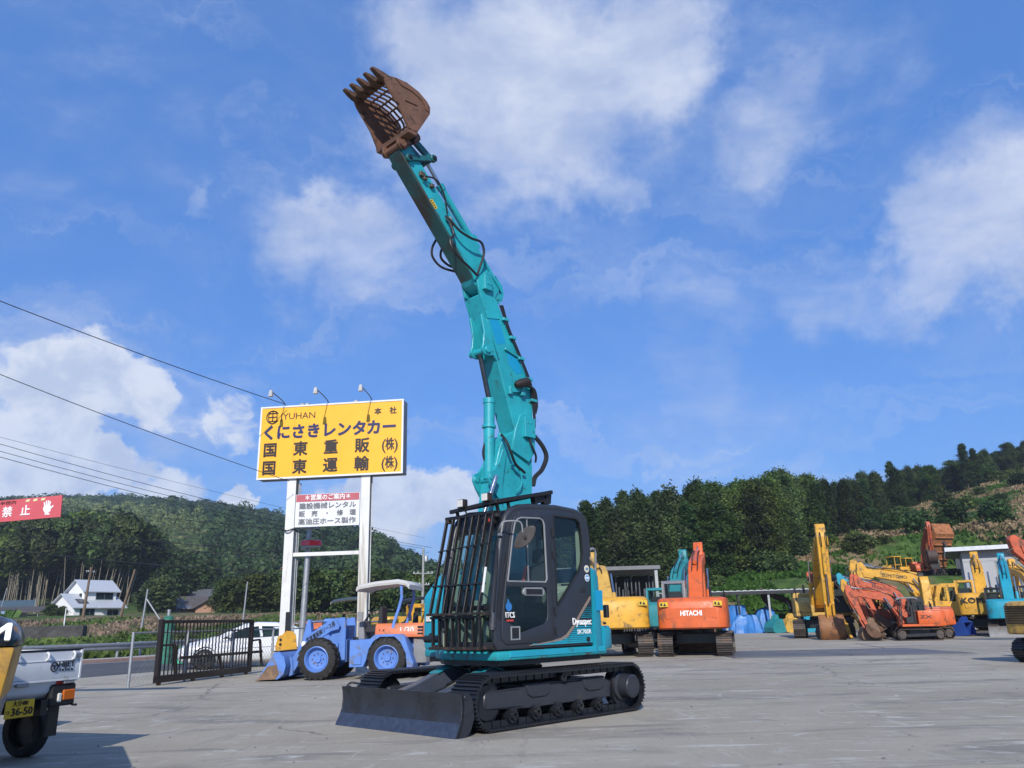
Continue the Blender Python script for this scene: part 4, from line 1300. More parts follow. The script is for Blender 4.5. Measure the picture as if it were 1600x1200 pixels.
FT.append(make_tree('cedar_tree', 'dark pointed cedar rising from the wood behind the sheds', 'tree', GF, LEAF_DARK, 13.5, 0, 0,
                    lambda t: .25 + 2.0 * (1 - t) ** .75, 115, 140, .36, .125, .08, .4, .6, 12, .2, 5, 2.0))
GHS = 'bushes on the right hillside'
BU = [make_tree('shrub', 'low green bush growing on the right hillside', 'bush', GHS, LEAF_MID, 1.6, 0, 0, lambda t: 1.3 * math.sin(math.pi * (.2 + .75 * t)) ** .6,
                34, 60, .32, .14, .05, .1, .8, 3, .04, 6),
      make_tree('shrub', 'low green bush growing on the right hillside', 'bush', GHS, LEAF_DARK, 2.2, 0, 0, lambda t: 1.5 * math.sin(math.pi * (.2 + .75 * t)) ** .6,
                36, 60, .36, .15, .05, .1, .8, 3, .05, 7)]


class Placer:
    """first use moves the prototype itself, later uses copy it"""
    def __init__(self, protos):
        self.p = protos
        self.used = [False] * len(protos)

    def put(self, i, x, y, z, s=1.0, rz=0.0, label=None, sz=None, group=None):
        o = self.p[i] if not self.used[i] else dup(self.p[i])
        self.used[i] = True
        o.location = (x, y, z)
        o.scale = (s, s, sz or s)
        o.rotation_euler = (0, 0, rz)
        if label:
            o['label'] = label
        if group:
            o['group'] = group
        return o


PF = Placer(FT)
rf = random.Random(21)
FRONT = [(2.5, 90), (5, 87), (8, 84.5), (16, 83), (20, 84), (27, 89), (33, 97), (43, 111), (56, 128), (70, 142), (88, 158), (108, 172), (132, 184)]


def front_pt(s):
    k = min(int(s), len(FRONT) - 2)
    a, b = Vector(FRONT[k]), Vector(FRONT[k + 1])
    d = (b - a).normalized()
    return a.lerp(b, s - k), Vector((-d.y, d.x))


def wood():
    nrow = 0
    for row, (off, step) in enumerate(((1.5, .24), (5.5, .27), (10, .3), (16, .36), (24, .42), (34, .4), (46, .4), (60, .4), (76, .4), (95, .45))):
        s = .1 + .07 * row
        while s < len(FRONT) - 1.02:
            p, n = front_pt(s)
            p = p + n * (off + rf.uniform(-1.6, 1.6)) + Vector((rf.uniform(-1, 1), rf.uniform(-1, 1)))
            u = 800 + 1260 * p.x / p.y
            if u < 1105:
                kind = rf.choice([0, 0, 1, 1, 0, 4])
                sc = rf.uniform(.86, 1.08)
            elif u < 1260:
                kind = rf.choice([2, 2, 3, 2])
                sc = rf.uniform(.95, 1.2)
            elif u < 1400:
                kind = rf.choice([3, 3, 0, 4, 1])
                sc = rf.uniform(.8, 1.0)
            else:
                kind = rf.choice([0, 3, 2, 0, 3, 2])
                sc = rf.uniform(.42, .64)
            if row > 4 and u < 1340:
                s += step
                continue
            if u < 1400:
                sc *= (.76 if row < 3 else .70) * (.90 if u > 1110 else 1.0)
            PF.put(kind, p.x, p.y, tz(p.x, p.y) - .1, sc, rf.uniform(0, 6.28), sz=sc * rf.uniform(.9, 1.1))
            s += step * rf.uniform(.75, 1.25) * (1.0 if u < 1300 else .8)


wood()
PF.put(4, 84.5, 150, tz(84.5, 150), .66, 1, 'tallest dark cedar standing above the hillside wood on the far right')
PF.put(4, 87.5, 152, tz(87.5, 152), .56, 2, 'second tall dark cedar beside the tallest one on the far right hillside')

PB = Placer(BU)
for i in range(95):
    s = rf.uniform(3.6, 11.9)
    p, n = front_pt(s)
    d = rf.random() ** 1.2 * 20
    p = p - n * d + Vector((rf.uniform(-2, 2), rf.uniform(-2, 2)))
    if p.y < 76 or (32 < p.x < 52 and p.y < 91):
        continue
    PB.put(rf.choice([0, 0, 1]), p.x, p.y, tz(p.x, p.y) - .1, rf.uniform(.5, 1.25), rf.uniform(0, 6.28))


def tufts(name, m, pts, size, rng, up=.75, asp=2.2, per=1):
    P = np.repeat(pts, per, 0) + np.concatenate([rng.normal(size=(len(pts) * per, 2)) * size * .6, np.zeros((len(pts) * per, 1))], 1)
    k = len(P)
    s = size * (.5 + rng.random((k, 1)))
    d = rand_dirs(k, rng)
    d[:, 2] = np.abs(d[:, 2]) + up
    d /= np.linalg.norm(d, axis=1, keepdims=True)
    b = np.cross(d, rand_dirs(k, rng))
    b /= np.linalg.norm(b, axis=1, keepdims=True) + 1e-6
    V, F = quads_mesh(P + d * s * .45 * asp, d * s * .5 * asp, b * s * .5)
    return tag(np_mesh(name, V, F, m), kind='stuff')


def hill_pts(n, rng, s0, s1, d1):
    out = []
    for _ in range(n):
        p, nn = front_pt(rng.uniform(s0, s1))
        p = p - nn * (rng.random() * d1 - 1.5)
        if p.y < 68.5 or (34 < p.x < 50 and p.y < 89):
            continue
        out.append((p.x, p.y, tz(p.x, p.y)))
    return np.array(out)


LEAF_GRASS = leaf_mat('green_grass', (.045, .095, .016), (.105, .175, .03), .12, .3)
LEAF_DRY = leaf_mat('dry_grass', (.16, .12, .065), (.30, .23, .13), .2, .2)


def hillside_grass():
    rng = np.random.default_rng(5)
    g = hill_pts(26000, rng, 2.4, 11.8, 36)
    v = np.sin(g[:, 0] * .22 + 1.3) * np.sin(g[:, 1] * .19) + .45 * np.sin(g[:, 0] * .9 + g[:, 1] * .7) - np.clip((g[:, 0] - 34) / 40, -.7, .32) + np.where(g[:, 0] < 33, .75, 0)
    tufts('hillside_grass', leaf_mat('bright_hill_grass', (.06, .13, .018), (.14, .23, .035), .12, .3), g[v > -.1], .16, rng, .7, 2.4, 4)
    tufts('dry_hillside_grass', LEAF_DRY, g[v <= -.1], .17, rng, .6, 2.6, 4)


hillside_grass()

# ---------------------------------------------------------------- far wooded hill on the left
def far_wood(name, m, n, seed, cond, rad, per, size, zlo=.6):
    rng = np.random.default_rng(seed)
    y = 200 + 530 * rng.random(n * 3) ** .8
    u = rng.uniform(-.86, .02, n * 3)
    x = u * y
    z = terrain(x, y)
    keep = (z > 9.0) & cond(x, y, z, u)
    x, y, z = x[keep][:n], y[keep][:n], z[keep][:n]
    k = len(x)
    c = np.stack([x, y, z + zlo * rad + 3.2 * np.sin(x * .11 + 1.7 * np.sin(y * .05)) * np.sin(y * .083 + x * .03) + rng.normal(size=k) * 1.5], 1)
    ds = np.clip(y / 560, .5, 1.15)[:, None]
    r = rad * (.65 + .7 * rng.random((k, 1))) * ds
    d = rand_dirs(k * per, rng)
    d[:, 2] = np.abs(d[:, 2]) * 1.1 - .25
    P = np.repeat(c, per, 0) + d * np.repeat(r, per, 0) * (.8 + .35 * rng.random((k * per, 1)))
    t1 = np.cross(d, rand_dirs(k * per, rng))
    t1 /= np.linalg.norm(t1, axis=1, keepdims=True) + 1e-6
    t2 = np.cross(d + .5 * rand_dirs(k * per, rng), t1)
    s = size * (.6 + .8 * rng.random((k * per, 1))) * np.repeat(ds, per, 0)
    V, F = quads_mesh(P, t1 * s * .5, t2 * s * .5)
    return tag(np_mesh(name, V, F, m), kind='stuff')


bam = lambda x, y, z, u: np.where((u < -.38) & (u > -.62), (y > 230) & (y < 560) & (np.sin(u * 22 + y * .016) > -.1), False)
far_wood('far_broadleaf_wood', LEAF_HILL, 7600, 31, lambda x, y, z, u: ~bam(x, y, z, u), 5.4, 90, 1.25)
far_wood('far_bamboo_wood', LEAF_HILLB, 1900, 32, bam, 3.2, 80, .85, 1.4)

# bamboo grove and dark trees on the low spur behind the white house
GG = 'trees on the spur behind the white house'
GT = [make_tree('broadleaf_tree', 'dark broadleaf tree on the spur behind the white house', 'tree', GG, LEAF_DARK, 11, 0, 0, lambda t: 3.6 * math.sin(math.pi * (.15 + .78 * t)) ** .7,
                90, 60, .75, .36, .12, .15, .7, 7, .2, 14, 1.8),
      make_tree('bamboo_tree', 'leafy bamboo on the spur behind the white house', 'bamboo', GG, LEAF_MID, 13, 0, 0, lambda t: .3 + 2.2 * math.sin(math.pi * min(1, .1 + .9 * t)),
                80, 56, .7, .34, .45, .6, 1.1, 4, .09, 15, 2.8, M_BAMST),
      make_tree('broadleaf_tree', 'dark broadleaf tree on the spur behind the white house', 'tree', GG, LEAF_MID, 9, 0, 0, lambda t: 3.2 * math.sin(math.pi * (.15 + .78 * t)) ** .7,
                80, 60, .75, .36, .12, .15, .7, 6, .18, 16, 1.8)]
PG = Placer(GT)
for i in range(150):
    u = rf.uniform(-.75, -.33)
    y = rf.uniform(160, 235)
    x = u * y
    if y < 172 and u > -.66 and u < -.46:
        continue
    k = 1 if (-.68 < u < -.50 and rf.random() < .7) else rf.choice([0, 0, 2])
    hs = 1.25 if u < -.45 else .95 - .55 * (u + .45) / .12
    hs = max(.35, hs) * rf.uniform(.85, 1.1)
    PG.put(k, x, y, tz(x, y) - .2, hs, rf.uniform(0, 6.28))
BS = []
stalk = None
for i in range(56):
    u = -.615 + .15 * rf.random() ** 1.25
    y = rf.uniform(158, 166)
    x = u * y
    if stalk is None:
        stalk = thing('bamboo_stalk', 'pale bare bamboo stalk of the grove behind the white house', 'bamboo', (0, 0, 0), 0, 'bare bamboo stalks behind the white house')
        MB().tube([(0, 0, -.3), (.05, 0, 6), (.25, 0, 11), (.9, 0, 15)], [.075 - .0032 * k for k in range(16)], 6).build('trunk', M_BAMST, stalk)
        V, F = crown_quads(np.random.default_rng(77), 11.2, 16.2, lambda t: .5 + 1.0 * t, 34, 40, .5, .3, .8, 1.0, 2.6)
        V[:, 0] += np.clip(V[:, 2] - 8, 0, 9) * .12
        np_mesh('crown', V, F, LEAF_BAM, stalk)
        o = stalk
    else:
        o = dup(stalk)
    o.location = (x, y, tz(x, y))
    o.scale = (1, 1, rf.uniform(.75, 1.15))
    lean = rf.gauss(0, .035) + max(0, (u + .53) * 5.5) * rf.random()
    o.rotation_euler = (rf.gauss(0, .04), lean, rf.uniform(-.4, .4))

# roadside bushes, field edge, weeds
GR = 'green bushes beyond the road'
RB = [make_tree('shrub', 'bright green bush on the bank beyond the road', 'bush', GR, LEAF_BR, 1.7, 0, 0, lambda t: 1.5 * math.sin(math.pi * (.2 + .75 * t)) ** .6, 30, 60, .36, .13, .04, .15, .7, 3, .05, 17),
      make_tree('broadleaf_tree', 'rounded green tree near the houses beyond the road', 'tree', GR, LEAF_MID, 4.5, 0, 0, lambda t: 2.2 * math.sin(math.pi * (.2 + .75 * t)) ** .6, 70, 60, .42, .20, .15, .15, .7, 5, .12, 18)]
PR = Placer(RB)
for i in range(40):
    u = rf.uniform(-.50, -.02)
    y = rf.uniform(50, 64) if u < -.3 else rf.uniform(48, 70)
    if u > -.30 and rf.random() < .55:
        continue
    PR.put(0, u * y, y, tz(u * y, y) - .1, rf.uniform(.3, .65), rf.uniform(0, 6.28))
for u, y, s in ((-.34, 118, 1.0), (-.315, 112, 1.1), (-.295, 118, 1.2), (-.27, 108, 1.0), (-.25, 104, 1.15), (-.225, 108, 1.1), (-.355, 128, .7), (-.20, 110, 1.1), (-.18, 104, 1.0),
                (-.16, 108, 1.1), (-.14, 102, 1.0), (-.43, 138, 1.35), (-.425, 140, .9), (-.558, 124, .42), (-.545, 124, .34), (-.12, 106, 1.0), (-.10, 100, 1.0), (-.245, 120, 1.2), (-.26, 126, 1.3), (-.29, 132, 1.1)):
    PR.put(1, u * y, y, tz(u * y, y) - .1, s, rf.uniform(0, 6.28))


def roadside_weeds():
    rng = np.random.default_rng(9)
    u = rng.uniform(-.70, -.02, 12000)
    y = 40 + 60 * rng.random(12000) ** 1.3
    x = u * y
    keep = (x < -19.5 + .0 * y) | (y > 46)
    keep &= (x < -16.5)
    x, y = x[keep], y[keep]
    pts = np.stack([x, y, terrain(x, y)], 1)
    dry = ((np.sin(x * .16 + y * .05) + .4 * np.sin(y * .4)) > .75) | ((y > 69) & (x < -.27 * y) & (np.sin(x * .3) > -.7))
    tufts('roadside_weeds', LEAF_GRASS, pts[~dry], .15, rng, .8, 2.2, 2)
    tufts('dry_field_grass', LEAF_DRY, pts[dry], .14, rng, .6, 2.0, 2)
    u = rng.uniform(-.72, -.60, 2500)
    y = rng.uniform(120, 175, 2500)
    pts = np.stack([u * y, y, terrain(u * y, y)], 1)
    tufts('tall_green_crop', LEAF_BR, pts, .6, rng, 1.0, 1.6)


roadside_weeds()

# ---------------------------------------------------------------- houses, walls, sheds beyond the road
M_ROOFW = mat('pale_metal_roof', (.44, .46, .49), .45, var=.06, dirt=(.4, .4, .4), dirt_amt=.1)
M_WALLW = mat('white_render', (.76, .76, .74), .8, var=.05)
M_WIN = glass_mat('house_window', (.2, .22, .23), .75, .05)
M_TILE = mat('grey_roof_tile', (.10, .105, .115), .6, var=.25, scale=1.5, bump=.5, bscale=8)
M_TILEB = mat('brown_roof_tile', (.085, .07, .06), .65, var=.25, scale=1.5, bump=.5, bscale=8)
M_WALLB = mat('brown_house_wall', (.36, .20, .13), .85, var=.15, scale=1.0)
M_DARKW = mat('dark_timber', (.045, .035, .028), .8, var=.2)
M_RETW = mat('stone_retaining_wall', (.055, .053, .05), .9, var=.4, scale=1.2, bump=.8, bscale=5)


def gable(mb, x0, x1, y0, y1, ze, zr, th=.14, over=.35):
    """two sloping roof slabs; ridge along x"""
    ym = (y0 + y1) / 2
    k = (zr - ze) / (ym - y0)
    for s, ya in ((-1, y0 - over), (1, y1 + over)):
        ze2 = ze - over * k
        q = [(x0 - over, ya, ze2), (x1 + over, ya, ze2), (x1 + over, ym, zr), (x0 - over, ym, zr)]
        mb.add(q + [(a, b, c + th) for a, b, c in q], [(0, 1, 2, 3), (7, 6, 5, 4), (0, 4, 5, 1), (1, 5, 6, 2), (2, 6, 7, 3), (3, 7, 4, 0)])


def wall_prism(mb, x0, x1, y0, y1, z0, ze, zr):
    ym = (y0 + y1) / 2
    mb.prism([(y0, z0), (y1, z0), (y1, ze), (ym, zr), (y0, ze)], x0, x1, 'yz')


def window(parent, x0, x1, y, z0, z1, fm=None, side='front', panes=2):
    fm = fm or M_GREY_METAL
    d = -.06
    o = MB()
    if side == 'front':
        o.box(x0, x1, y + d, y + .02, z0, z1)
    else:
        o.box(y + d, y + .02, x0, x1, z0, z1)
    f = o.build('window', fm, parent)
    w = (x1 - x0 - .08 * (panes + 1)) / panes
    for i in range(panes):
        a = x0 + .08 + i * (w + .08)
        m = MB()
        if side == 'front':
            m.box(a, a + w, y + d - .01, y + .0, z0 + .08, z1 - .08)
        else:
            m.box(y + d - .01, y, a, a + w, z0 + .08, z1 - .08)
        m.build('pane', M_WIN, f)
    return f


def white_house():
    x, y = -71.2, 138.0
    h = thing('white_house', 'white two storey house with pale metal gable roofs in front of the bamboo grove', 'house', (x, y, 3.0), R(56))
    h.scale = (.88, .88, .95)
    mb = MB()
    wall_prism(mb, -4.6, 4.6, -4.2, 4.2, -1.2, 2.2, 4.3)
    mb.build('wall', M_WALLW, h)
    mb = MB()
    wall_prism(mb, -2.0, 4.2, -2.2, 3.4, 2.4, 5.0, 6.7)
    mb.build('upper_wall', M_WALLW, h)
    mb = MB()
    gable(mb, -4.6, 4.6, -4.2, 4.2, 2.2, 4.3, .16, .6)
    mb.build('lower_roof', M_ROOFW, h)
    mb = MB()
    gable(mb, -2.0, 4.2, -2.2, 3.4, 5.0, 6.7, .16, .6)
    mb.build('upper_roof', M_ROOFW, h)
    window(h, .2, 3.6, -2.2, 3.4, 4.7)
    window(h, -3.6, -.8, -4.2, -.1, 1.9, None, 'front', 3)
    window(h, 1.6, 3.8, -4.2, .4, 1.7)
    window(h, -1.5, -.5, -2.0, 3.6, 4.5, None, 'side', 1)
    mb = MB().box(-.4, 3.9, -5.2, -4.2, 1.9, 2.02)
    mb.build('porch_roof', M_ROOFW, h)
    mb = MB().box(-3.6, -.4, -5.3, -5.2, -.6, .2).box(.2, 4.0, -5.5, -5.4, -.8, .2)
    mb.build('balustrade', mat('green_net_fence', (.10, .24, .18), .8), h)
    MB().box(-2.32, -2.02, -1.2, -.3, 3.1, 3.8).build('air_conditioner', M_WHITE, h)
    mb = MB()
    mb.add([(-3.6, -3.6, 2.72), (-1.6, -3.6, 2.72), (-1.6, -2.0, 3.52), (-3.6, -2.0, 3.52)], [(0, 1, 2, 3)])
    mb.build('solar_panel', mat('dark_panel', (.03, .035, .05), .2), h)


white_house()


def brown_house():
    h = thing('brown_house', 'low brown timber house with dark hipped tile roofs beside the trees', 'house', (-58.5, 146, 3.0), R(20))
    mb = MB()
    wall_prism(mb, -5.5, 5.0, -3.6, 3.6, -1, 2.0, 3.6)
    mb.build('wall', M_WALLB, h)
    mb = MB()
    gable(mb, -5.5, 5.0, -3.6, 3.6, 2.0, 3.6, .18, .7)
    mb.build('roof', M_TILEB, h)
    mb = MB().prism([(2.2, -1), (6.4, -1), (6.4, 1.7), (4.3, 2.9), (2.2, 1.7)], -6.2, -3.7, 'xz')
    mb.build('front_wing', M_WALLB, h)
    mb = MB()
    for q in ([(1.5, -6.8, 1.35), (1.5, -3.4, 1.35), (4.3, -3.4, 3.0), (4.3, -6.8, 3.0)], [(7.1, -6.8, 1.35), (7.1, -3.4, 1.35), (4.3, -3.4, 3.0), (4.3, -6.8, 3.0)]):
        mb.add(q + [(a, b, c + .18) for a, b, c in q], [(0, 1, 2, 3), (7, 6, 5, 4), (0, 4, 5, 1), (1, 5, 6, 2), (2, 6, 7, 3), (3, 7, 4, 0)])
    mb.build('wing_roof', M_TILEB, h)
    mb = MB().add([(-6.2, -4.9, 1.5), (1.6, -4.9, 1.5), (1.6, -3.5, 2.1), (-6.2, -3.5, 2.1), (-6.2, -4.9, 1.62), (1.6, -4.9, 1.62), (1.6, -3.5, 2.22), (-6.2, -3.5, 2.22)],
                  [(0, 1, 2, 3), (7, 6, 5, 4), (0, 4, 5, 1), (1, 5, 6, 2), (2, 6, 7, 3), (3, 7, 4, 0)])
    mb.build('veranda_roof', M_TILE, h)
    window(h, -3.4, -2.2, -3.6, -.1, 1.3)
    window(h, -1.2, .6, -3.6, -.1, 1.3)
    window(h, 3.2, 5.4, -6.2, -.6, .8)
    g = thing('tiled_house', 'house with wide grey tiled roof rising behind the brown house', 'house', (-58.5, 168, 5.6), R(8))
    mb = MB()
    wall_prism(mb, -7, 5.5, -4, 4, -2, 1.6, 3.4)
    mb.build('wall', M_WALLW, g)
    mb = MB()
    gable(mb, -7, 5.5, -4, 4, 1.6, 3.6, .2, .8)
    mb.build('roof', M_TILE, g)
    mb = MB()
    gable(mb, -1.6, 1.6, -1.2, 1.2, 3.5, 4.3, .2, .3)
    mb.build('ridge_gable', M_TILE, g)
    window(g, -4, -2, -4, .0, 1.2)
    g = thing('small_house', 'small house with orange wall and dark roof seen between the sign posts', 'house', (-40.5, 160, 5.4), R(-18))
    mb = MB()
    wall_prism(mb, -3.2, 3.2, -2.6, 2.6, -2, 2.0, 3.4)
    mb.build('wall', M_WALLB, g)
    mb = MB()
    gable(mb, -3.2, 3.2, -2.6, 2.6, 2.0, 3.4, .2, .6)
    mb.build('roof', M_TILE, g)
    window(g, -1, 1, -2.6, .2, 1.4)
    g = thing('low_shed', 'low grey roadside shed with dark rusty roof and washing in front', 'shed', (-81, 128, 2.9), R(6))
    MB().box(-7, 4.6, -2.2, 2.2, -1.4, 1.5).build('wall', mat('grey_block_wall', (.33, .33, .32), .9, var=.12), g)
    mb = MB().add([(-7.6, -2.8, 1.3), (8.6, -2.8, 1.3), (8.6, 2.8, 2.2), (-7.6, 2.8, 2.2), (-7.6, -2.8, 1.42), (8.6, -2.8, 1.42), (8.6, 2.8, 2.32), (-7.6, 2.8, 2.32)],
                  [(0, 1, 2, 3), (7, 6, 5, 4), (0, 4, 5, 1), (1, 5, 6, 2), (2, 6, 7, 3), (3, 7, 4, 0)])
    mb.build('roof', M_TILEB, g)
    mb = MB()
    for xx in (5.0, 8.2):
        mb.cyl((xx, -2.4, -1.4), (xx, -2.4, 1.4), .07)
    mb.build('post', M_GREY_METAL, g)
    cl = [((.05, .07, .25), 'dark blue shirt'), ((.5, .05, .05), 'red shirt'), ((.6, .6, .62), 'white towel'), ((.45, .3, .32), 'pink towel'), ((.2, .3, .5), 'pale blue cloth'), ((.65, .65, .66), 'white cloth')]
    for i, (c, l) in enumerate(cl):
        o = thing('laundry', l + ' on the washing line before the low shed', 'laundry', (-80.6 + i * .95, 124.6, 3.5), 0, 'washing on the line')
        MB().loft([[(-.33 * k + .03 * math.sin(z * 9), -.04, z), (.33 * k, -.06, z), (.33 * k, .03, z), (-.33 * k, .05, z)] for z, k in ((.0, .9), (.3, 1.05), (.6, .95), (.85, 1.1), (.9, .6))]).build(
            'cloth', mat('cloth_' + l.replace(' ', '_'), c, .9), o)
    tag(MB().box(-42.0, -35.2, 68.0, 68.7, .0, 1.75).build('retaining_wall', M_RETW, bevel=.05), 'dark stone retaining wall below the field across the road', 'wall')
    n = thing('net_fence', 'long dark blue net fence running behind the low shed', 'fence', (-100, 152, 5.0), 0)
    MB().box(-30, 12, -.03, .03, 0, 2.0).build('net', mat('blue_net', (.05, .09, .13), .9, var=.15), n)
    for i in range(7):
        MB().cyl((-30 + i * 7, 0, -.5), (-30 + i * 7, 0, 2.2), .06, n=8).build('post', M_GREY_METAL, n)
    n = thing('tarpaulin_fence', 'blue tarpaulin screen standing right of the white house', 'fence', (-62.5, 150, 4.6), 0)
    MB().box(-.5, 7.5, -.03, .03, 0, 2.0).build('sheet', mat('blue_tarp', (.02, .09, .30), .5, var=.2, scale=1.5), n)
    for i in range(4):
        MB().cyl((-.4 + i * 2.6, .06, -.5), (-.4 + i * 2.6, .06, 2.2), .06, n=8).build('post', M_GREY_METAL, n)


brown_house()


def guardrail():
    g = thing('guardrail', 'long grey steel guardrail along the far side of the road', 'guardrail', (0, 0, 0))
    pts = []
    for i in range(len(FAR) - 1):
        a, b = Vector(FAR[i]), Vector(FAR[i + 1])
        n = max(2, int((b - a).length / 2))
        pts += [a.lerp(b, k / n) for k in range(n)]
    prof = [(-.02, .42), (.04, .47), (.04, .52), (-.02, .56), (-.02, .60), (.04, .64), (.04, .69), (-.02, .74)]
    rings = []
    for i, p in enumerate(pts):
        d = (pts[min(i + 1, len(pts) - 1)] - pts[max(i - 1, 0)]).normalized()
        n = Vector((-d.y, d.x))
        q = p + n * 1.9
        rings.append([(q.x - n.x * a, q.y - n.y * a, z) for a, z in prof] + [(q.x - n.x * (a - .012), q.y - n.y * (a - .012), z) for a, z in prof[::-1]])
    MB().loft(rings).build('rail', M_GREY_METAL, g)
    for i, p in enumerate(pts):
        d = (pts[min(i + 1, len(pts) - 1)] - pts[max(i - 1, 0)]).normalized()
        n = Vector((-d.y, d.x))
        q = p + n * 1.98
        if 5 < p.y < 70:
            MB().cyl((q.x, q.y, 0), (q.x, q.y, .76), .06, n=8).build('post', M_GREY_METAL, g)


guardrail()

# ---------------------------------------------------------------- poles and wires
M_POLE = mat('concrete_pole', (.30, .30, .29), .85, var=.12)
M_POLEB = mat('brown_timber_pole', (.16, .11, .07), .9, var=.2)
M_WIRE = mat('power_cable', (.015, .016, .018), .6)


def pole(name, label, x, y, h, r, m, lean=(0, 0), arms=(), can=False):
    z = tz(x, y)
    o = thing(name, label, 'pole', (x, y, z))
    MB().cyl((0, 0, -.4), (lean[0], lean[1], h), r * 1.2, r * .75, 12).build('shaft', m, o)
    for za, L, ang in arms:
        k = za / h
        c = Vector((lean[0] * k, lean[1] * k, za))
        d = Vector((math.cos(ang), math.sin(ang), 0)) * L / 2
        a = MB().bar(c - d, c + d, .09, .09).build('crossarm', M_GREY_METAL, o)
        mb = MB()
        for t in (-.9, -.5, .5, .9):
            p = c + d * t
            MB().lathe(p + Vector((0, 0, .04)), (0, 0, 1), [(0, .03), (.05, .06), (.08, .04), (.12, .06), (.16, .03)], 8).build('insulator', M_WHITE, a)
    if can:
        MB().lathe((lean[0] + .3, lean[1] - .1, h * .80), (0, 0, 1), [(0, .2), (.05, .24), (.6, .24), (.66, .2), (.7, .05)], 14).build('transformer', M_GREY_METAL, o)
    return o


pole('utility_pole', 'distant utility pole with crossarms left of the tall excavator', -10.2, 90, 9.2 - tz(-10.2, 90), .15, M_POLE, (.05, 0), ((4.9, 2.2, .25), (3.7, 1.4, .25)), True)
pole('utility_pole', 'dark slim pole in front of the white house gable', -52.8, 101.6, 8.8 - 2.6, .16, M_POLEB, (.3, 0), ((5.6, 1.2, 1.2),))
pole('utility_pole', 'leaning brown pole at the right end of the white house', -47.6, 100, 5.8, .14, M_POLEB, (1.3, 0))
o = pole('steel_pole', 'pale galvanised pole with diagonal stay behind the gate', -28.2, 62.8, 3.9, .085, M_GREY_METAL, (.25, 0))
MB().cyl((.22, 0, 3.2), (2.4, .4, 0.1), .06, n=8).build('stay', M_GREY_METAL, o)
pole('steel_pole', 'thin pale pole rising above the white car', -23.6, 71.9, 4.3, .075, M_GREY_METAL, (.22, 0))
pole('steel_pole', 'leaning pale pole at the far left edge by the green crop', -84.5, 136, 5.0, .09, M_GREY_METAL, (.75, 0))
pole('wooden_stake', 'white marker stake standing before the stone retaining wall', -47.6, 88, 1.9, .06, M_WHITE, (0, 0))


def lattice_tower():
    x, y = -265.3, 755.0
    o = thing('radio_tower', 'lattice radio mast on top of the far wooded hill', 'tower', (x, y, tz(x, y)))
    mb = MB()
    H, w0, w1 = 21 + 7, 2.2, 1.0
    cs = [(-1, -1), (1, -1), (1, 1), (-1, 1)]
    for a, b in cs:
        mb.bar((a * w0, b * w0, 0), (a * w1, b * w1, H), .28, .28)
    for i in range(8):
        for k in range(4):
            p, q = cs[k], cs[(k + 1) % 4]
            z0, z1 = H * i / 8, H * (i + 1) / 8
            s0, s1 = w0 + (w1 - w0) * i / 8, w0 + (w1 - w0) * (i + 1) / 8
            mb.bar((p[0] * s0, p[1] * s0, z0), (q[0] * s1, q[1] * s1, z1), .18, .18)
    mb.build('frame', M_GREY_METAL, o)
    for z in (H - 1, H - 5, H - 9):
        MB().lathe((0, 0, z), (0, 0, 1), [(0, 2.2), (.3, 2.4), (.6, 2.2)], 12).build('platform', M_GREY_METAL, o)
    for a in range(6):
        MB().box(2.1 * math.cos(a) - .2, 2.1 * math.cos(a) + .2, 2.1 * math.sin(a) - .2, 2.1 * math.sin(a) + .2, H - .8, H + 2).build('antenna', M_WHITE, o)


lattice_tower()


def wire(label, p0, p1, sag, r=.012):
    p0, p1 = Vector(p0), Vector(p1)
    pts = []
    for i in range(13):
        t = i / 12
        p = p0.lerp(p1, t)
        p.z -= sag * 4 * t * (1 - t)
        pts.append(p)
    tag(MB().tube(pts, r, 5, smooth=False).build('power_line', M_WIRE), label, 'cable', 'overhead cables')

wire('thin black cable running down to the top of the yellow sign, uppermost in the sky', (-13.54, 14, 8.94), (-6.95, 23.75, 7.78), .12, .011)
wire('thin black cable reaching the lower left corner of the yellow sign', (-13.2, 14, 7.44), (-6.62, 23.5, 5.36), .12, .009)
wire('faint single cable high above the three parallel power lines', (-36.6, 40, 13.86), (-10.0, 90, 10.3), .45, .011)
wire('upper cable of the three parallel power lines over the hill', (-41.15, 45, 15.32), (-9.3, 90.4, 9.25), .8, .02)
wire('middle cable of the three parallel power lines over the hill', (-41.03, 45, 14.81), (-10.1, 90.2, 9.15), .85, .02)
wire('lower cable of the three parallel power lines over the hill', (-40.94, 45, 14.43), (-11.0, 90, 9.05), .9, .022)
wire('black cable crossing low in front of the white house roof', (-43.8, 50, 8.29), (-7.3, 27.6, 2.9), .35, .016)
wire('black cable crossing just under the red banner', (-44.5, 50, 11.39), (-7.2, 27.6, 4.35), .25, .011)
wire('black cable crossing the bamboo grove, upper of a close pair', (-44.13, 50, 9.77), (-7.2, 27.6, 3.6), .3, .013)
wire('black cable crossing the bamboo grove, lower of a close pair', (-44.0, 50, 9.17), (-7.2, 27.6, 3.42), .3, .013)
wire('blue-grey cable ending at the dark pole before the white house', (-51.95, 60, 6.97), (-52.55, 101.6, 8.3), .25, .02)
wire('cable from the sign to the distant crossarm pole, upper one', (-6.9, 27.5, 4.45), (-9.4, 89.8, 8.75), .5, .014)
wire('cable from the sign to the distant crossarm pole, lower one', (-6.9, 27.5, 4.3), (-10.7, 89.8, 8.0), .6, .014)

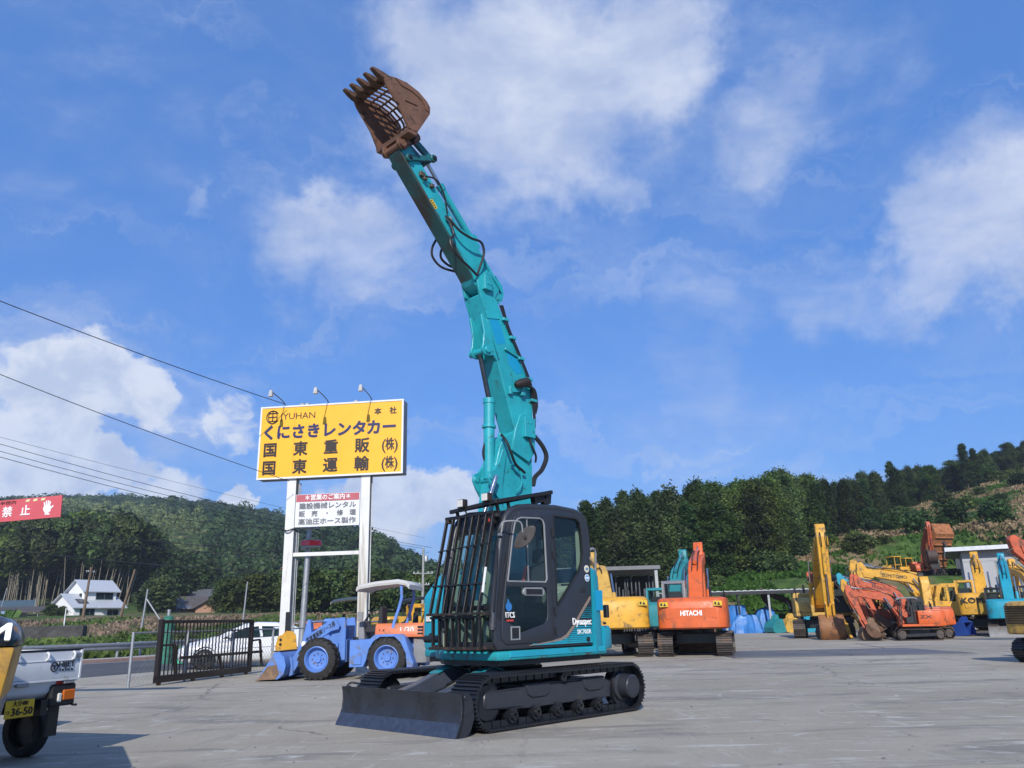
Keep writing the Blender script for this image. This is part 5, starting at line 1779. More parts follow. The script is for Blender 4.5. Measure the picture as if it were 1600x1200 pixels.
# ================================================================ the yellow roadside sign
M_SIGNY = mat('yellow_sign_face', (.84, .42, .018), .45, var=.04, scale=1.0, dirt=(.62, .30, .03), dirt_amt=.06, dirt_scale=1.2, streak=True)
M_SIGNW = mat('white_sign_frame', (.66, .67, .68), .45, var=.06)
M_LGREYL = mat('grey_lamp_casing', (.40, .40, .40), .5, var=.1)
M_SIGNS = mat('shaded_sign_side', (.17, .18, .21), .5, var=.08)  # dark grey puts the shade on the board's side into its colour
M_NAVY = mat('navy_lettering', (.012, .016, .085), .5, var=.05)
M_BRBLK = mat('brown_black_lettering', (.026, .016, .012), .5, var=.05)
M_POST = mat('white_post_paint', (.64, .63, .60), .5, var=.06, dirt=(.30, .25, .18), dirt_amt=.16, dirt_scale=1.6, streak=True)
SG = thing('roadside_sign', 'big yellow company sign with Japanese lettering on two white posts', 'sign', (-5.52, 23.79, 0), R(-7.5))
Z0, Z1 = 5.524, 7.77
HW = 2.255


def FX(u):
    return (u - .5) * 2 * HW


def FZ(f):
    return Z1 - f * (Z1 - Z0)


BD = MB().box(-HW, HW, .0, .45, Z0, Z1).build('board', M_SIGNS, SG, bevel=.01)
MB().box(-HW + .03, HW - .03, -.012, .001, Z0 + .03, Z1 - .03).build('face', M_SIGNY, BD)
MB().plate([(-HW - .01, Z0 - .01), (HW + .01, Z0 - .01), (HW + .01, Z1 + .01), (-HW - .01, Z1 + .01)],
           [[(-HW + .04, Z0 + .04), (HW - .04, Z0 + .04), (HW - .04, Z1 - .04), (-HW + .04, Z1 - .04)]], -.03, .02).build('frame', M_SIGNW, BD)
mb = MB()
for u in (.245, .755):
    mb.box(FX(u) - .006, FX(u) + .006, -.0135, -.011, Z0 + .04, Z1 - .04)
mb.build('panel_joint', mat('panel_joint', (.5, .25, .02), .5), BD)


def sign_text(s, u, f, size, m, bold, width=None, shear=0, name='lettering'):
    # optical centre of the built-in font sits near the glyph centre of a CJK cell
    return text(name, s, size, frame((FX(u), -.016, FZ(f)), (1, 0, 0), (0, 0, 1)), m, BD, bold=bold, extrude=.003, width=width, shear=shear)


for ch, u in zip('くにさきレンタカー', (.067, .168, .273, .380, .489, .594, .70, .80, .905)):
    sign_text(ch, u, .378, .47, M_NAVY, .020)
for f, row in ((.616, '国東重販'), (.862, '国東運輸')):
    for ch, u in zip(row, (.081, .295, .507, .722)):
        sign_text(ch, u, f, .46, M_BRBLK, .014)
    sign_text('(', .868, f, .46, M_BRBLK, .004)
    sign_text('株', .912, f, .40, M_BRBLK, .008, width=.26)
    sign_text(')', .956, f, .46, M_BRBLK, .004)
sign_text('本', .825, .152, .22, M_BRBLK, .008)
sign_text('社', .930, .152, .22, M_BRBLK, .008)
sign_text('JYUHAN', .262, .150, .285, M_BRBLK, -.002, width=1.13)
c = (FX(.086), FZ(.147))
mb = MB()
mb.tube([(c[0] + .195 * math.cos(a * .2617 + .55), -.018, c[1] + .2 * math.sin(a * .2617 + .55)) for a in range(0, 21)], .018, 6, smooth=False)
mb.tube([(c[0] + .14 * math.cos(a * .2617), -.018, c[1] + .205 * math.sin(a * .2617)) for a in range(0, 25)], .013, 6, smooth=False)
for z, w in ((.12, .11), (.0, .13), (-.13, .11)):
    mb.bar((c[0] - w, -.018, c[1] + z), (c[0] + w, -.018, c[1] + z), .02, .03)
mb.bar((c[0], -.018, c[1] - .14), (c[0], -.018, c[1] + .18), .03, .02, up=(0, 1, 0))
mb.build('emblem', M_BRBLK, BD)
for x in (-1.175, 1.115):
    p = MB()
    p.box(x - .14, x + .14, .06, .075, 0, Z0 + .05).box(x - .14, x + .14, .30, .315, 0, Z0 + .05).box(x - .008, x + .008, .075, .30, 0, Z0)
    p.box(x - .14, x + .14, .075, .30, 0, .01)
    p.build('post', M_POST, SG, bevel=.004)
mb = MB().cyl((-.99, .2, .3), (-.99, .2, 5.4), .022, n=8).cyl((-.96, .26, .3), (-.96, .26, 5.4), .018, n=8)
mb.build('conduit', M_GREY_METAL, SG)
mb = MB().tube([(-1.36, .02, 4.02), (-1.2, -.04, 3.96), (-1.02, .04, 4.02), (-.98, .2, 3.95)], .022)
mb.build('cable_loop', M_HOSE, SG)
MB().box(-1.03, .97, .08, .2, 3.22, 3.33).build('crossbar', M_POST, SG, bevel=.006)
# lower notice
NB = MB().box(-1.0, .965, .02, .055, 4.06, 5.02).build('notice_board', M_SIGNW, SG)
MB().box(-.985, .95, .012, .0215, 4.80, 5.01).build('red_band', mat('faded_red_band', (.42, .10, .12), .6, var=.05), NB)
fr = lambda x, z: frame((x, .009, z), (1, 0, 0), (0, 0, 1))
text('notice_lettering', '＊営業のご案内＊', .175, fr(-.01, 4.905), M_WHITEL, NB, bold=.003, width=1.38)
M_GLET = mat('grey_lettering', (.17, .17, .19), .6)
text('notice_lettering', '建設機械レンタル', .19, fr(-.01, 4.66), M_GLET, NB, bold=.004, width=1.74)
text('notice_lettering', '販　売　・　修　理', .18, fr(-.01, 4.43), M_GLET, NB, bold=.004, width=1.74)
text('notice_lettering', '高油圧ホース製作', .19, fr(-.01, 4.20), M_GLET, NB, bold=.004, width=1.74)
for x in (-1.5, -.12, 1.25):
    A = MB().tube([(x + .02, .05, 7.78), (x, -.25, 7.90), (x - .02, -1.02, 7.98)], .014, 6).build('lamp_arm', M_HOSE, SG)
    L = MB().loft([[(x + a * w, -1.05 + b * d, z) for a, b in ((-1, -1), (1, -1), (1, 1), (-1, 1))] for z, w, d in ((8.0, .028, .028), (7.97, .042, .04), (7.86, .055, .05), (7.80, .06, .055))])
    L.build('flood_lamp', M_LGREYL, A, bevel=.006)
mb = MB()
for x in (-1.0, -.84, .72):
    mb = MB().box(x - .06, x + .06, .1, .25, 7.77, 7.87)
    mb.build('junction_box', M_GREY_METAL, SG, bevel=.006)

pole('camera_pole', 'pale leaning metal pole between the two posts of the yellow sign', -7.05, 27.4, 4.75, .10, M_GREY_METAL, (.12, 0), ((4.45, .6, .3),))
cp = COL.objects['camera_pole']
for z in (4.5, 4.75):
    MB().box(-.05, .2, -.16, .1, z - .1, z + .1).build('camera_box', M_GREY_METAL, cp, bevel=.02)
wl = thing('warning_beacon', 'red rotating light bar fixed on the pale pole under the notice board', 'beacon', (-6.78, 27.1, 3.78), R(8))
MB().loft([[(x * k, y * k, z) for x, y in [(.34 * math.copysign(abs(math.cos(a)) ** .5, math.cos(a)), .13 * math.copysign(abs(math.sin(a)) ** .6, math.sin(a))) for a in [i * 2 * math.pi / 20 for i in range(20)]]]
           for z, k in ((.04, 1), (.14, 1), (.20, .94), (.22, .7))]).build('red_lens', mat('red_lens', (.72, .02, .025), .15, coat=.5, var=.2), wl)
MB().box(-.30, .30, -.10, .10, -.02, .04).build('base', M_GREY_METAL, wl, bevel=.01)
MB().box(-.32, -.16, -.04, .3, -.06, -.02).build('bracket', M_GREY_METAL, wl)

# ================================================================ blue wheel loader
M_BLUE = mat('blue_machine_paint', (.09, .20, .52), .5, var=.16, scale=2.5, dirt=(.14, .14, .16), dirt_amt=.22, dirt_scale=3.5)
M_ORH = mat('faded_orange_paint', (.62, .17, .07), .5, var=.08, dirt=(.30, .14, .08), dirt_amt=.12)
M_LGREY = mat('grey_cast_iron', (.20, .20, .205), .6, var=.18, dirt=(.18, .10, .06), dirt_amt=.2)
M_YEL = mat('yellow_machine_paint', (.60, .31, .025), .5, var=.16, scale=2, dirt=(.17, .11, .05), dirt_amt=.26, dirt_scale=3)
M_CANOPY = mat('off_white_canopy', (.52, .51, .48), .5, var=.06, dirt=(.35, .3, .24), dirt_amt=.15)
M_DIRTBKT = mat('worn_bucket_steel', (.16, .10, .065), .6, metal=.2, var=.3, scale=4, dirt=(.32, .20, .09), dirt_amt=.25, dirt_scale=3)


def tyre(parent, x, y, z, r, w, rim, name='wheel', lugs=20, sg=1, rimcol=None):
    """fat lugged tyre with a dished rim; y is the outer face side when sg=1"""
    T = MB().lathe((x, y, z), (0, 1, 0), [(-w / 2, r * .56), (-w / 2, r * .80), (-w * .40, r * .92), (-w * .2, r * .955), (w * .2, r * .955), (w * .40, r * .92), (w / 2, r * .80), (w / 2, r * .56)], 36)
    for i in range(lugs):
        for s in (-1, 1):
            a = 2 * math.pi * (i + (.25 if s > 0 else -.25)) / lugs
            da = 2 * math.pi / lugs
            q = []
            for (yy, aa, r0) in ((0, a + .35 * da, .94), (s * w * .5, a - .25 * da, .84)):
                for k in (-.17, .17):
                    for rr in (r0, r0 + .065 if yy == 0 else r0 + .11):
                        q.append((x + r * rr * math.cos(aa + k * da), y + yy, z + r * rr * math.sin(aa + k * da)))
            T.add(q, [(0, 1, 3, 2), (4, 6, 7, 5), (0, 4, 5, 1), (2, 3, 7, 6), (0, 2, 6, 4), (1, 5, 7, 3)])
    t = T.build(name, M_RUBBER, parent, ang=40)
    rm = MB().lathe((x, y, z), (0, sg, 0), [(-w * .42, r * .3), (-w * .42, r * .57), (w * .50, r * .60), (w * .52, r * .56), (w * .40, r * .50), (w * .18, r * .46), (w * .14, r * .18), (w * .26, r * .15), (w * .26, 0)], 28).build('rim', rim, t)
    b = MB()
    bolt_ring(b, (x, y + sg * w * .15, z), (0, sg, 0), r * .27, 8, r * .028, r * .05)
    b.build('wheel_nuts', M_RUSTY, rm)
    return t


def make_loader(name, label, cat, loc, rz, body, hood, canopy, rim, words=True, cab=False, group=None, bucket_m=None):
    LD = thing(name, label, cat, loc, rz, group)
    for x, z in ((1.12 * .82, .5), (-1.06 * .82, .5)):
        for y, s in ((.74, 1), (-.74, -1)):
            tyre(LD, x, y, z, .52, .36, rim, 'wheel', 20, s)
    # rear frame, fenders, engine cover
    MB().box(-1.9, .02, -.42, .42, .42, .95).build('rear_frame', body, LD, bevel=.02)
    for s in (1, -1):
        mb = MB()
        arch = [(.08, .30), (.02, .30), (-.05, .28), (-.35, .28), (-.42, .42), (-.50, .70), (-.70, .92), (-1.0, 1.0), (-1.45, .96), (-1.72, .62), (-1.78, .22), (-1.90, .22), (-1.90, .40), (-1.62, 1.00), (-1.50, 1.08), (-.70, 1.08), (-.52, .93), (.08, .93)]
        y0, y1 = sorted((.40 * s, .94 * s))
        mb.prism([(.08, .30), (-.36, .30), (-.44, .45), (-.52, .72), (-.66, .90), (-.86, 1.0), (-1.30, 1.0), (-1.50, .86), (-1.66, .60), (-1.70, .26), (-1.88, .24), (-1.90, .38), (-1.62, 1.0), (-1.50, 1.06), (-.70, 1.06), (-.52, .94), (.08, .94)], y0, y1)
        f = mb.build('fender', body, LD, bevel=.012)
        y0, y1 = sorted((.94 * s, .965 * s))
        MB().prism([(-.02, .36), (-.30, .36), (-.30, .62), (-.02, .62)], y0, y1).build('step_panel', body, f, bevel=.01)
    H = MB().loft([[(x, y * k, z) for x, y in ((-.62, -.72), (-2.1, -.70), (-2.22, -.5), (-2.22, .5), (-2.1, .70), (-.62, .72))] for z, k in ((.98, 1), (1.08, 1), (1.26, .94), (1.32, .86))]).build('engine_hood', hood, LD, bevel=.02, seg=2)
    mb = MB()
    for z in (1.04, 1.12, 1.20):
        mb.box(-2.12, -1.95, .64, .705, z, z + .045)
    mb.build('louvre', M_BLACK, H)
    if words:
        text('lettering', 'L/30', .2, frame((-1.62, .69, 1.14), (-1, 0, 0), (0, .12, 1)), M_WHITEL, H, bold=.004, width=.42)
        text('lettering', '14', .17, frame((-.84, .70, 1.12), (-1, 0, 0), (0, .12, 1)), M_BLACK, H, width=.17)
    CWt = MB().loft([[(x, y, z) for x, y in ((-1.80, -.62), (-2.18, -.55), (-2.28, -.3), (-2.28, .3), (-2.18, .55), (-1.80, .62))] for z in (.36, .98)]).build('counterweight', M_LGREY, LD, bevel=.03, seg=2)
    # front frame and tower
    mb = MB().box(.40, 1.7, -.36, .36, .40, .95)
    for s in (1, -1):
        y0, y1 = sorted((.36 * s, .44 * s))
        mb.prism([(.42, .45), (.92, .45), (.98, .9), (.80, 1.2), (.72, 1.48), (.46, 1.50), (.42, 1.3)], y0, y1)
    mb.box(.44, .80, -.40, .40, .9, 1.30)
    mb.build('front_frame', body, LD, bevel=.012)
    MB().cyl((.2, 0, .4), (.2, 0, 1.0), .13).build('articulation', M_BLACK, LD)
    for s in (1, -1):
        y0, y1 = sorted((.50 * s, .57 * s))
        mb = MB().prism([(.56, 1.30), (.74, 1.46), (.92, 1.42), (1.70, 1.02), (1.98, .62), (2.26, .32), (2.20, .12), (2.02, .14), (1.78, .46), (1.50, .80), (.84, 1.16), (.60, 1.20)], y0, y1)
        A = mb.build('lift_arm', body, LD, bevel=.01)
        if words and s > 0:
            text('lettering', '国東重販㈱リース部', .145, frame((1.16, .574, 1.14), (-.89, 0, .43), (.43, 0, .89)), M_BLACK, A, bold=.002, width=.98)
            MB().cyl((1.70, .57, .86), (1.70, .576, .86), .075, n=20).build('white_roundel', M_WHITEL, A)
        y = .47 * s
        c = MB().cyl((.62, y, .80), (1.2, y, .78), .06).build('lift_cylinder', body, LD)
        MB().cyl((1.2, y, .78), (1.68, y, .72), .032).build('chrome_rod', M_STEEL, c)
    MB().prism([(1.66, .98), (1.74, 1.46), (1.84, 1.46), (1.98, .95), (2.02, .55), (1.84, .52)], -.1, .1).build('bell_crank', body, LD, bevel=.01)
    c = MB().cyl((.66, 0, 1.42), (1.3, 0, 1.42), .06).build('tilt_cylinder', body, LD)
    MB().cyl((1.3, 0, 1.42), (1.76, 0, 1.40), .032).build('chrome_rod', M_STEEL, c)
    # bucket
    bm_ = bucket_m or M_DIRTBKT
    sh = [(2.92, .03), (2.30, .05), (2.12, .16), (2.06, .36), (2.12, .56), (2.30, .70), (2.34, .70), (2.18, .54), (2.13, .36), (2.18, .2), (2.34, .11), (2.94, .05)]
    BKT = MB().prism(sh, -.93, .93).build('bucket', body, LD, ang=50)
    for s in (1, -1):
        y0, y1 = sorted((.93 * s, .955 * s))
        MB().prism([(2.95, .03), (2.30, .05), (2.12, .16), (2.06, .36), (2.12, .56), (2.30, .70), (2.44, .68)], y0, y1).build('cheek_plate', body, BKT)
        y0, y1 = sorted((.955 * s, .962 * s))
        MB().prism([(2.95, .032), (2.36, .05), (2.26, .16), (2.34, .40), (2.62, .36)], y0, y1).build('bare_wear_patch', M_DIRTBKT, BKT)
        y0, y1 = sorted((.45 * s, .62 * s))
        MB().prism([(2.10, .10), (2.20, .62), (2.02, .5), (1.98, .14)], y0, y1).build('hinge_plate', body, BKT)
    MB().box(2.28, 2.5, -.9, .9, .69, .72).build('top_lip', M_BLACK, BKT)
    MB().box(2.86, 3.0, -.95, .95, .02, .045).build('cutting_edge', M_DIRTBKT, BKT)
    # driver's place
    mb = MB().prism([(-.52, .95), (-.52, 1.25), (-.58, 1.75), (-.68, 1.75), (-.68, .95)], -.24, .24)
    mb.box(-.56, -.12, -.25, .25, 1.1, 1.25)
    mb.build('seat', M_SEAT, LD, bevel=.03)
    mb = MB().prism([(.06, .94), (.06, 1.36), (-.10, 1.40), (-.16, .94)], -.30, .34)
    D_ = mb.build('dashboard', M_LGREY, LD, bevel=.02)
    mb = MB().cyl((-.02, 0, 1.38), (-.18, 0, 1.56), .03)
    mb.tube([(-.2 + .05 * math.cos(a * .5236), .19 * math.sin(a * .5236), 1.56 + .17 * math.cos(a * .5236) * .6) for a in range(13)], .016, 6, smooth=False)
    mb.build('steering_wheel', M_BLACK, D_)
    MB().box(-.18, .0, .55, .60, 1.40, 1.62).build('headlamp', M_LGREY, LD, bevel=.01)
    if cab:
        mb = MB()
        for x, y in ((.02, .62), (.02, -.62), (-.9, .64), (-.9, -.64)):
            mb.bar((x, y, .95), (x * .9 - .05, y * .94, 2.3), .08, .08)
        mb.box(-.95, .08, -.66, .66, 1.5, 1.56)
        mb.build('cab_frame', body, LD)
        MB().box(-.9, .0, -.61, .61, .98, 2.28).build('cab_glass', M_GLASSD, LD)
        MB().box(-1.0, .14, -.70, .70, 2.30, 2.40).build('cab_roof', body, LD, bevel=.03, seg=2)
    else:
        for s in (1, -1):
            MB().loft([[(x + a * .045, s * y + b * .035, z) for a, b in ((-1, -1), (1, -1), (1, 1), (-1, 1))] for x, y, z in ((-1.12, .66, 1.0), (-1.20, .64, 1.35), (-1.34, .62, 1.7), (-1.42, .62, 1.95), (-1.40, .62, 2.25))]).build(
                'roll_bar', body, LD, bevel=.01)
        CP = MB().loft([[(x, y, z + dz) for y, dz in ((-.72, -.06), (-.66, 0), (.66, 0), (.72, -.06), (.70, -.12), (-.70, -.12))] for x, z in ((.02, 2.24), (-.1, 2.30), (-.6, 2.36), (-1.3, 2.40), (-1.55, 2.36), (-1.68, 2.26))]).build(
            'canopy', canopy, LD, ang=50)
    k = .82                              # short wheelbase: parts drawn closer together, wheels keep their round
    for o in [LD] + list(LD.children_recursive):
        if o.type == 'MESH' and not (o.name.split('.')[0] in ('wheel', 'rim', 'wheel_nuts')):
            o.data.transform(Matrix.Diagonal((k, 1, 1, 1)))
    LD.scale = (.97, .97, .97)
    return LD


make_loader('wheel_loader', 'blue articulated wheel loader with orange hood and white canopy beside the sign', 'loader', (-3.89, 21.29, 0), R(173), M_BLUE, M_ORH, M_CANOPY, M_BLUE)
M_BLKCAN = mat('black_canopy', (.02, .02, .022), .5)
M_BEIGE = mat('beige_canopy', (.46, .40, .28), .55, var=.06)
make_loader('wheel_loader', 'wheel loader with beige canopy parked behind the blue loader', 'loader', (-7.35, 33.0, 0), R(195), M_ORH, M_YEL, M_BEIGE, M_YEL, False)
make_loader('wheel_loader', 'wheel loader with dark canopy parked behind the right sign post', 'loader', (-4.6, 34.0, 0), R(205), M_YEL, M_YEL, M_BLKCAN, M_YEL, False)

# yellow coupler attachment standing on the blue bucket
cpl = thing('quick_coupler', 'yellow quick coupler attachment standing behind the blue loader bucket', 'attachment', (-6.12, 22.5, 0), R(20))
cpl.scale = (.72, .72, .78)
mb = MB().box(-.42, .32, -.25, .25, .0, .62)
mb.build('stand', M_BLACK, cpl, bevel=.02)
for y in (-.18, .18):
    MB().prism([(-.42, .62), (-.44, 1.0), (-.36, 1.30), (-.20, 1.36), (-.10, 1.48), (.12, 1.46), (.26, 1.30), (.30, .9), (.26, .62)], y - .03, y + .03).build('cheek', M_YEL, cpl, bevel=.01)
MB().box(-.30, .18, -.15, .15, .70, 1.2).build('block', M_YEL, cpl, bevel=.02)
MB().box(-.14, .02, -.08, .08, 1.3, 2.1).build('stub_arm', M_BLACK, cpl, bevel=.02)
for z in (1.05, 1.2):
    MB().cyl((-.3, -.24, z), (-.3, .24, z), .045).build('pin', M_BLACK, cpl)

# ================================================================ sliding gate, wire fence, cone
M_GATE = mat('dark_brown_gate', (.016, .011, .010), .4, var=.15)
GT_ = thing('sliding_gate', 'black barred sliding gate standing half open across the yard entrance', 'gate', (-8.52, 20.0, 0), math.atan2(4.1, .92))
LG = 4.2
mb = MB()
mb.box(0, .09, -.05, .05, .10, 1.50).box(LG - .09, LG, -.05, .05, .1, 1.47)
mb.box(.09, LG - .09, -.045, .045, 1.40, 1.48).box(0, LG, -.055, .055, .06, .22).box(.9, LG + .6, -.03, .03, .55, .62)
mb.bar((.78, 0, .22), (.62, 0, .90), .07, .08).bar((.09, 0, .90), (.64, 0, .90), .05, .05)
mb.bar((LG, 0, 1.02 - .12), (LG + .45, 0, .92), .05, .05).bar((LG + .62, 0, .22), (LG + .45, 0, .92), .06, .06).bar((2.75, 0, .22), (2.62, 0, .58), .06, .07)
mb.build('frame', M_GATE, GT_, bevel=.006)
for i in range(27):
    x = .09 + (LG - .18) * (i + .5) / 27
    if 0:
        continue
    MB().box(x - .012, x + .012, -.012, .012, .21, 1.41).build('bar', M_GATE, GT_)
for x in (.15, 1.5, 2.8, 4.0):
    MB().cyl((x, -.03, .055), (x, .03, .055), .055, n=12).build('roller', M_RUSTY, GT_)
fence = thing('wire_fence', 'wire mesh fence with galvanised posts running behind the black gate', 'fence', (-8.95, 19.6, 0), math.atan2(7.6, 2.2))
for i in range(5):
    MB().cyl((i * 1.95, 0, 0), (i * 1.95, 0, 1.22), .035, n=10).build('post', M_GREY_METAL, fence)
MB().cyl((0, 0, 1.2), (7.8, 0, 1.2), .022, n=8).build('top_rail', M_GREY_METAL, fence)
mb = MB()
for i in range(54):
    x = i * .145
    for s in (1, -1):
        a, b = (x, x + 1.1) if s > 0 else (x + 1.1, x)
        za, zb = .06, 1.18
        if x + 1.1 < 7.8:
            mb.bar((a, 0, za), (b, 0, zb), .004, .004)
mb.build('mesh', mat('green_wire', (.16, .22, .19), .6), fence)
for i, (x, y) in enumerate(((-12.55, 31.5), )):
    cn = thing('traffic_cone', 'green traffic cone standing beyond the gate near the white car', 'cone', (x, y, 0))
    MB().lathe((0, 0, .04), (0, 0, 1), [(0, .17), (.2, .13), (.62, .04), (.66, .03), (.66, 0)], 16).build('cone_body', mat('green_cone', (.02, .30, .16), .5), cn)
    MB().box(-.2, .2, -.2, .2, 0, .04).build('cone_base', M_BLACK, cn, bevel=.015)
wrapped = thing('wrapped_post', 'green net wrapped post standing behind the gate', 'post', (-13.5, 32.4, 0))
MB().lathe((0, 0, 0), (0, 0, 1), [(0, .26), (.5, .30), (1.0, .2), (1.5, .24), (1.75, .16), (1.8, .0)], 12).build('green_net', mat('green_netting', (.03, .16, .11), .8, var=.4, scale=5), wrapped)
MB().cyl((.0, 0, 0), (.0, 0, 2.0), .07, n=10).build('post_core', M_GREY_METAL, wrapped)

# ================================================================ white car
M_CARW = mat('white_car_paint', (.74, .75, .77), .18, var=.02, coat=.6)
M_CGL = glass_mat('car_glass', (.10, .11, .12), .8, .02)
M_ALLOY = mat('dark_alloy', (.10, .10, .105), .3, metal=.8)
M_TRIM = mat('black_trim', (.012, .012, .013), .45)


def white_car():
    C = thing('parked_car', 'white hatchback car parked behind the black gate, nose to the left', 'car', (-9.15, 28.45, 0), R(203))
    # cross sections along the length: (x, half width, sill z, belt z, roof z, roof half width)
    sec = [(2.12, .45, .34, .60, .62, .40), (2.05, .66, .26, .66, .70, .58), (1.85, .80, .22, .74, .80, .66), (1.4, .86, .20, .84, .92, .72), (.95, .87, .20, .90, 1.02, .74), (.55, .87, .2, .92, 1.22, .68),
           (.15, .87, .2, .93, 1.38, .62), (-.3, .87, .2, .94, 1.44, .60), (-.9, .87, .2, .96, 1.42, .60), (-1.45, .86, .2, .98, 1.32, .58), (-1.85, .84, .24, 1.0, 1.14, .60), (-2.1, .76, .32, .92, .98, .6), (-2.16, .6, .4, .8, .82, .5)]
    rings = []
    for x, w, s, b, r, rw in sec:
        half = [(w * .80, s), (w * .97, s + .08), (w, (s + b) / 2), (w * .97, b - .04), (w * .90, b), (rw * 1.05 if r - b > .15 else w * .8, max(r - .09, b + .005)), (rw * .84, r - .015), (rw * .4, r)]
        rings.append([(x, y, z) for y, z in half] + [(x, -y, z) for y, z in half[::-1]])
    B = MB().loft(rings).build('body', M_CARW, C, ang=60)
    for s in (1, -1):
        def P(x, z, o=.012):
            # point on the glasshouse flank
            for a, b in zip(sec, sec[1:]):
                if b[0] <= x <= a[0]:
                    k = (a[0] - x) / (a[0] - b[0])
                    w, bz, r, rw = [a[i] + k * (b[i] - a[i]) for i in (1, 3, 4, 5)]
                    t = min(1, max(0, (z - bz) / max(r - .09 - bz, .01)))
                    y = w * .90 + t * (rw * 1.05 - w * .90)
                    return (x, s * (y + o), z)
            return (x, s * .6, z)
        for nm, q in (('front_side_window', [(.78, .96), (.45, 1.12), (.12, 1.26), (-.3, 1.30), (-.36, .97)]), ('rear_side_window', [(-.44, .97), (-.40, 1.30), (-.9, 1.285), (-1.38, 1.2), (-1.45, 1.04), (-1.1, .99)])):
            a = [P(x, z) for x, z in q]
            b = [P(x, z, -.02) for x, z in q]
            k = len(q)
            MB().add(a + b, [tuple(range(k)), tuple(range(2 * k - 1, k - 1, -1))] + [(i, i + k, (i + 1) % k + k, (i + 1) % k) for i in range(k)]).build(nm, M_CGL, B)
        MB().tube([P(.82, .945, .015), (P(-.4, .955, .015)), P(-1.5, 1.02, .015)], .012, 5).build('window_trim', M_TRIM, B)
        MB().loft([[(.62 + dx, s * (.90 + .10 * k), 1.0 + dz) for dx, dz in ((-.06, -.05), (.07, -.04), (.05, .06), (-.06, .07))] for k in (0, 1.2)]).build('door_mirror', M_CARW, B, bevel=.02)
        for x in (1.34, -1.30):
            t = MB().lathe((x, s * .79, .315), (0, 1, 0), [(-.1, .2), (-.105, .29), (-.07, .315), (.07, .315), (.105, .29), (.1, .2)], 30).build('wheel', M_RUBBER, C)
            r = MB().lathe((x, s * .79, .315), (0, s, 0), [(.02, .215), (.10, .225), (.105, .205), (.06, .19), (.05, .0)], 24)
            for k in range(10):
                a = k * math.pi / 5
                r.bar((x, s * .885, .315), (x + .19 * math.cos(a), s * .89, .315 + .19 * math.sin(a)), .03, .03)
            r.build('alloy_rim', M_ALLOY, t)
            MB().lathe((x, s * .80, .33), (0, s, 0), [(-.05, .37), (.066, .375), (.068, .35), (.0, .34)], 28).build('wheel_arch', M_TRIM, B)
        MB().tube([(.25, s * .875, .62), (-.4, s * .878, .64), (-1.2, s * .872, .66)], .006, 5).build('door_crease', M_GREYTRIM, B)
        MB().loft([[(2.06 - .5 * k, s * (.50 + .26 * k), .60 + .1 * k + d) for d in (0, .07)] + [(2.04 - .5 * k, s * (.52 + .262 * k), .60 + .1 * k + d) for d in (.07, 0)] for k in (0, .5, 1)]).build('headlight', M_LAMP, B)
    MB().add([(.98, -.62, 1.02), (.98, .62, 1.02), (.22, .52, 1.37), (.22, -.52, 1.37), (.97, -.62, .99), (.97, .62, .99), (.2, .52, 1.33), (.2, -.52, 1.33)],
             [(0, 1, 2, 3), (7, 6, 5, 4), (0, 4, 5, 1), (1, 5, 6, 2), (2, 6, 7, 3), (3, 7, 4, 0)]).build('windscreen', M_CGL, B)


white_car()

# ================================================================ kei truck at the left edge
M_TRW = mat('white_truck_paint', (.62, .64, .66), .6, var=.05, dirt=(.42, .40, .36), dirt_amt=.08)
M_TAILR = mat('red_lens_glass', (.35, .02, .015), .15, var=.1)
M_TAILO = mat('orange_lens_glass', (.50, .12, .015), .15, var=.1)


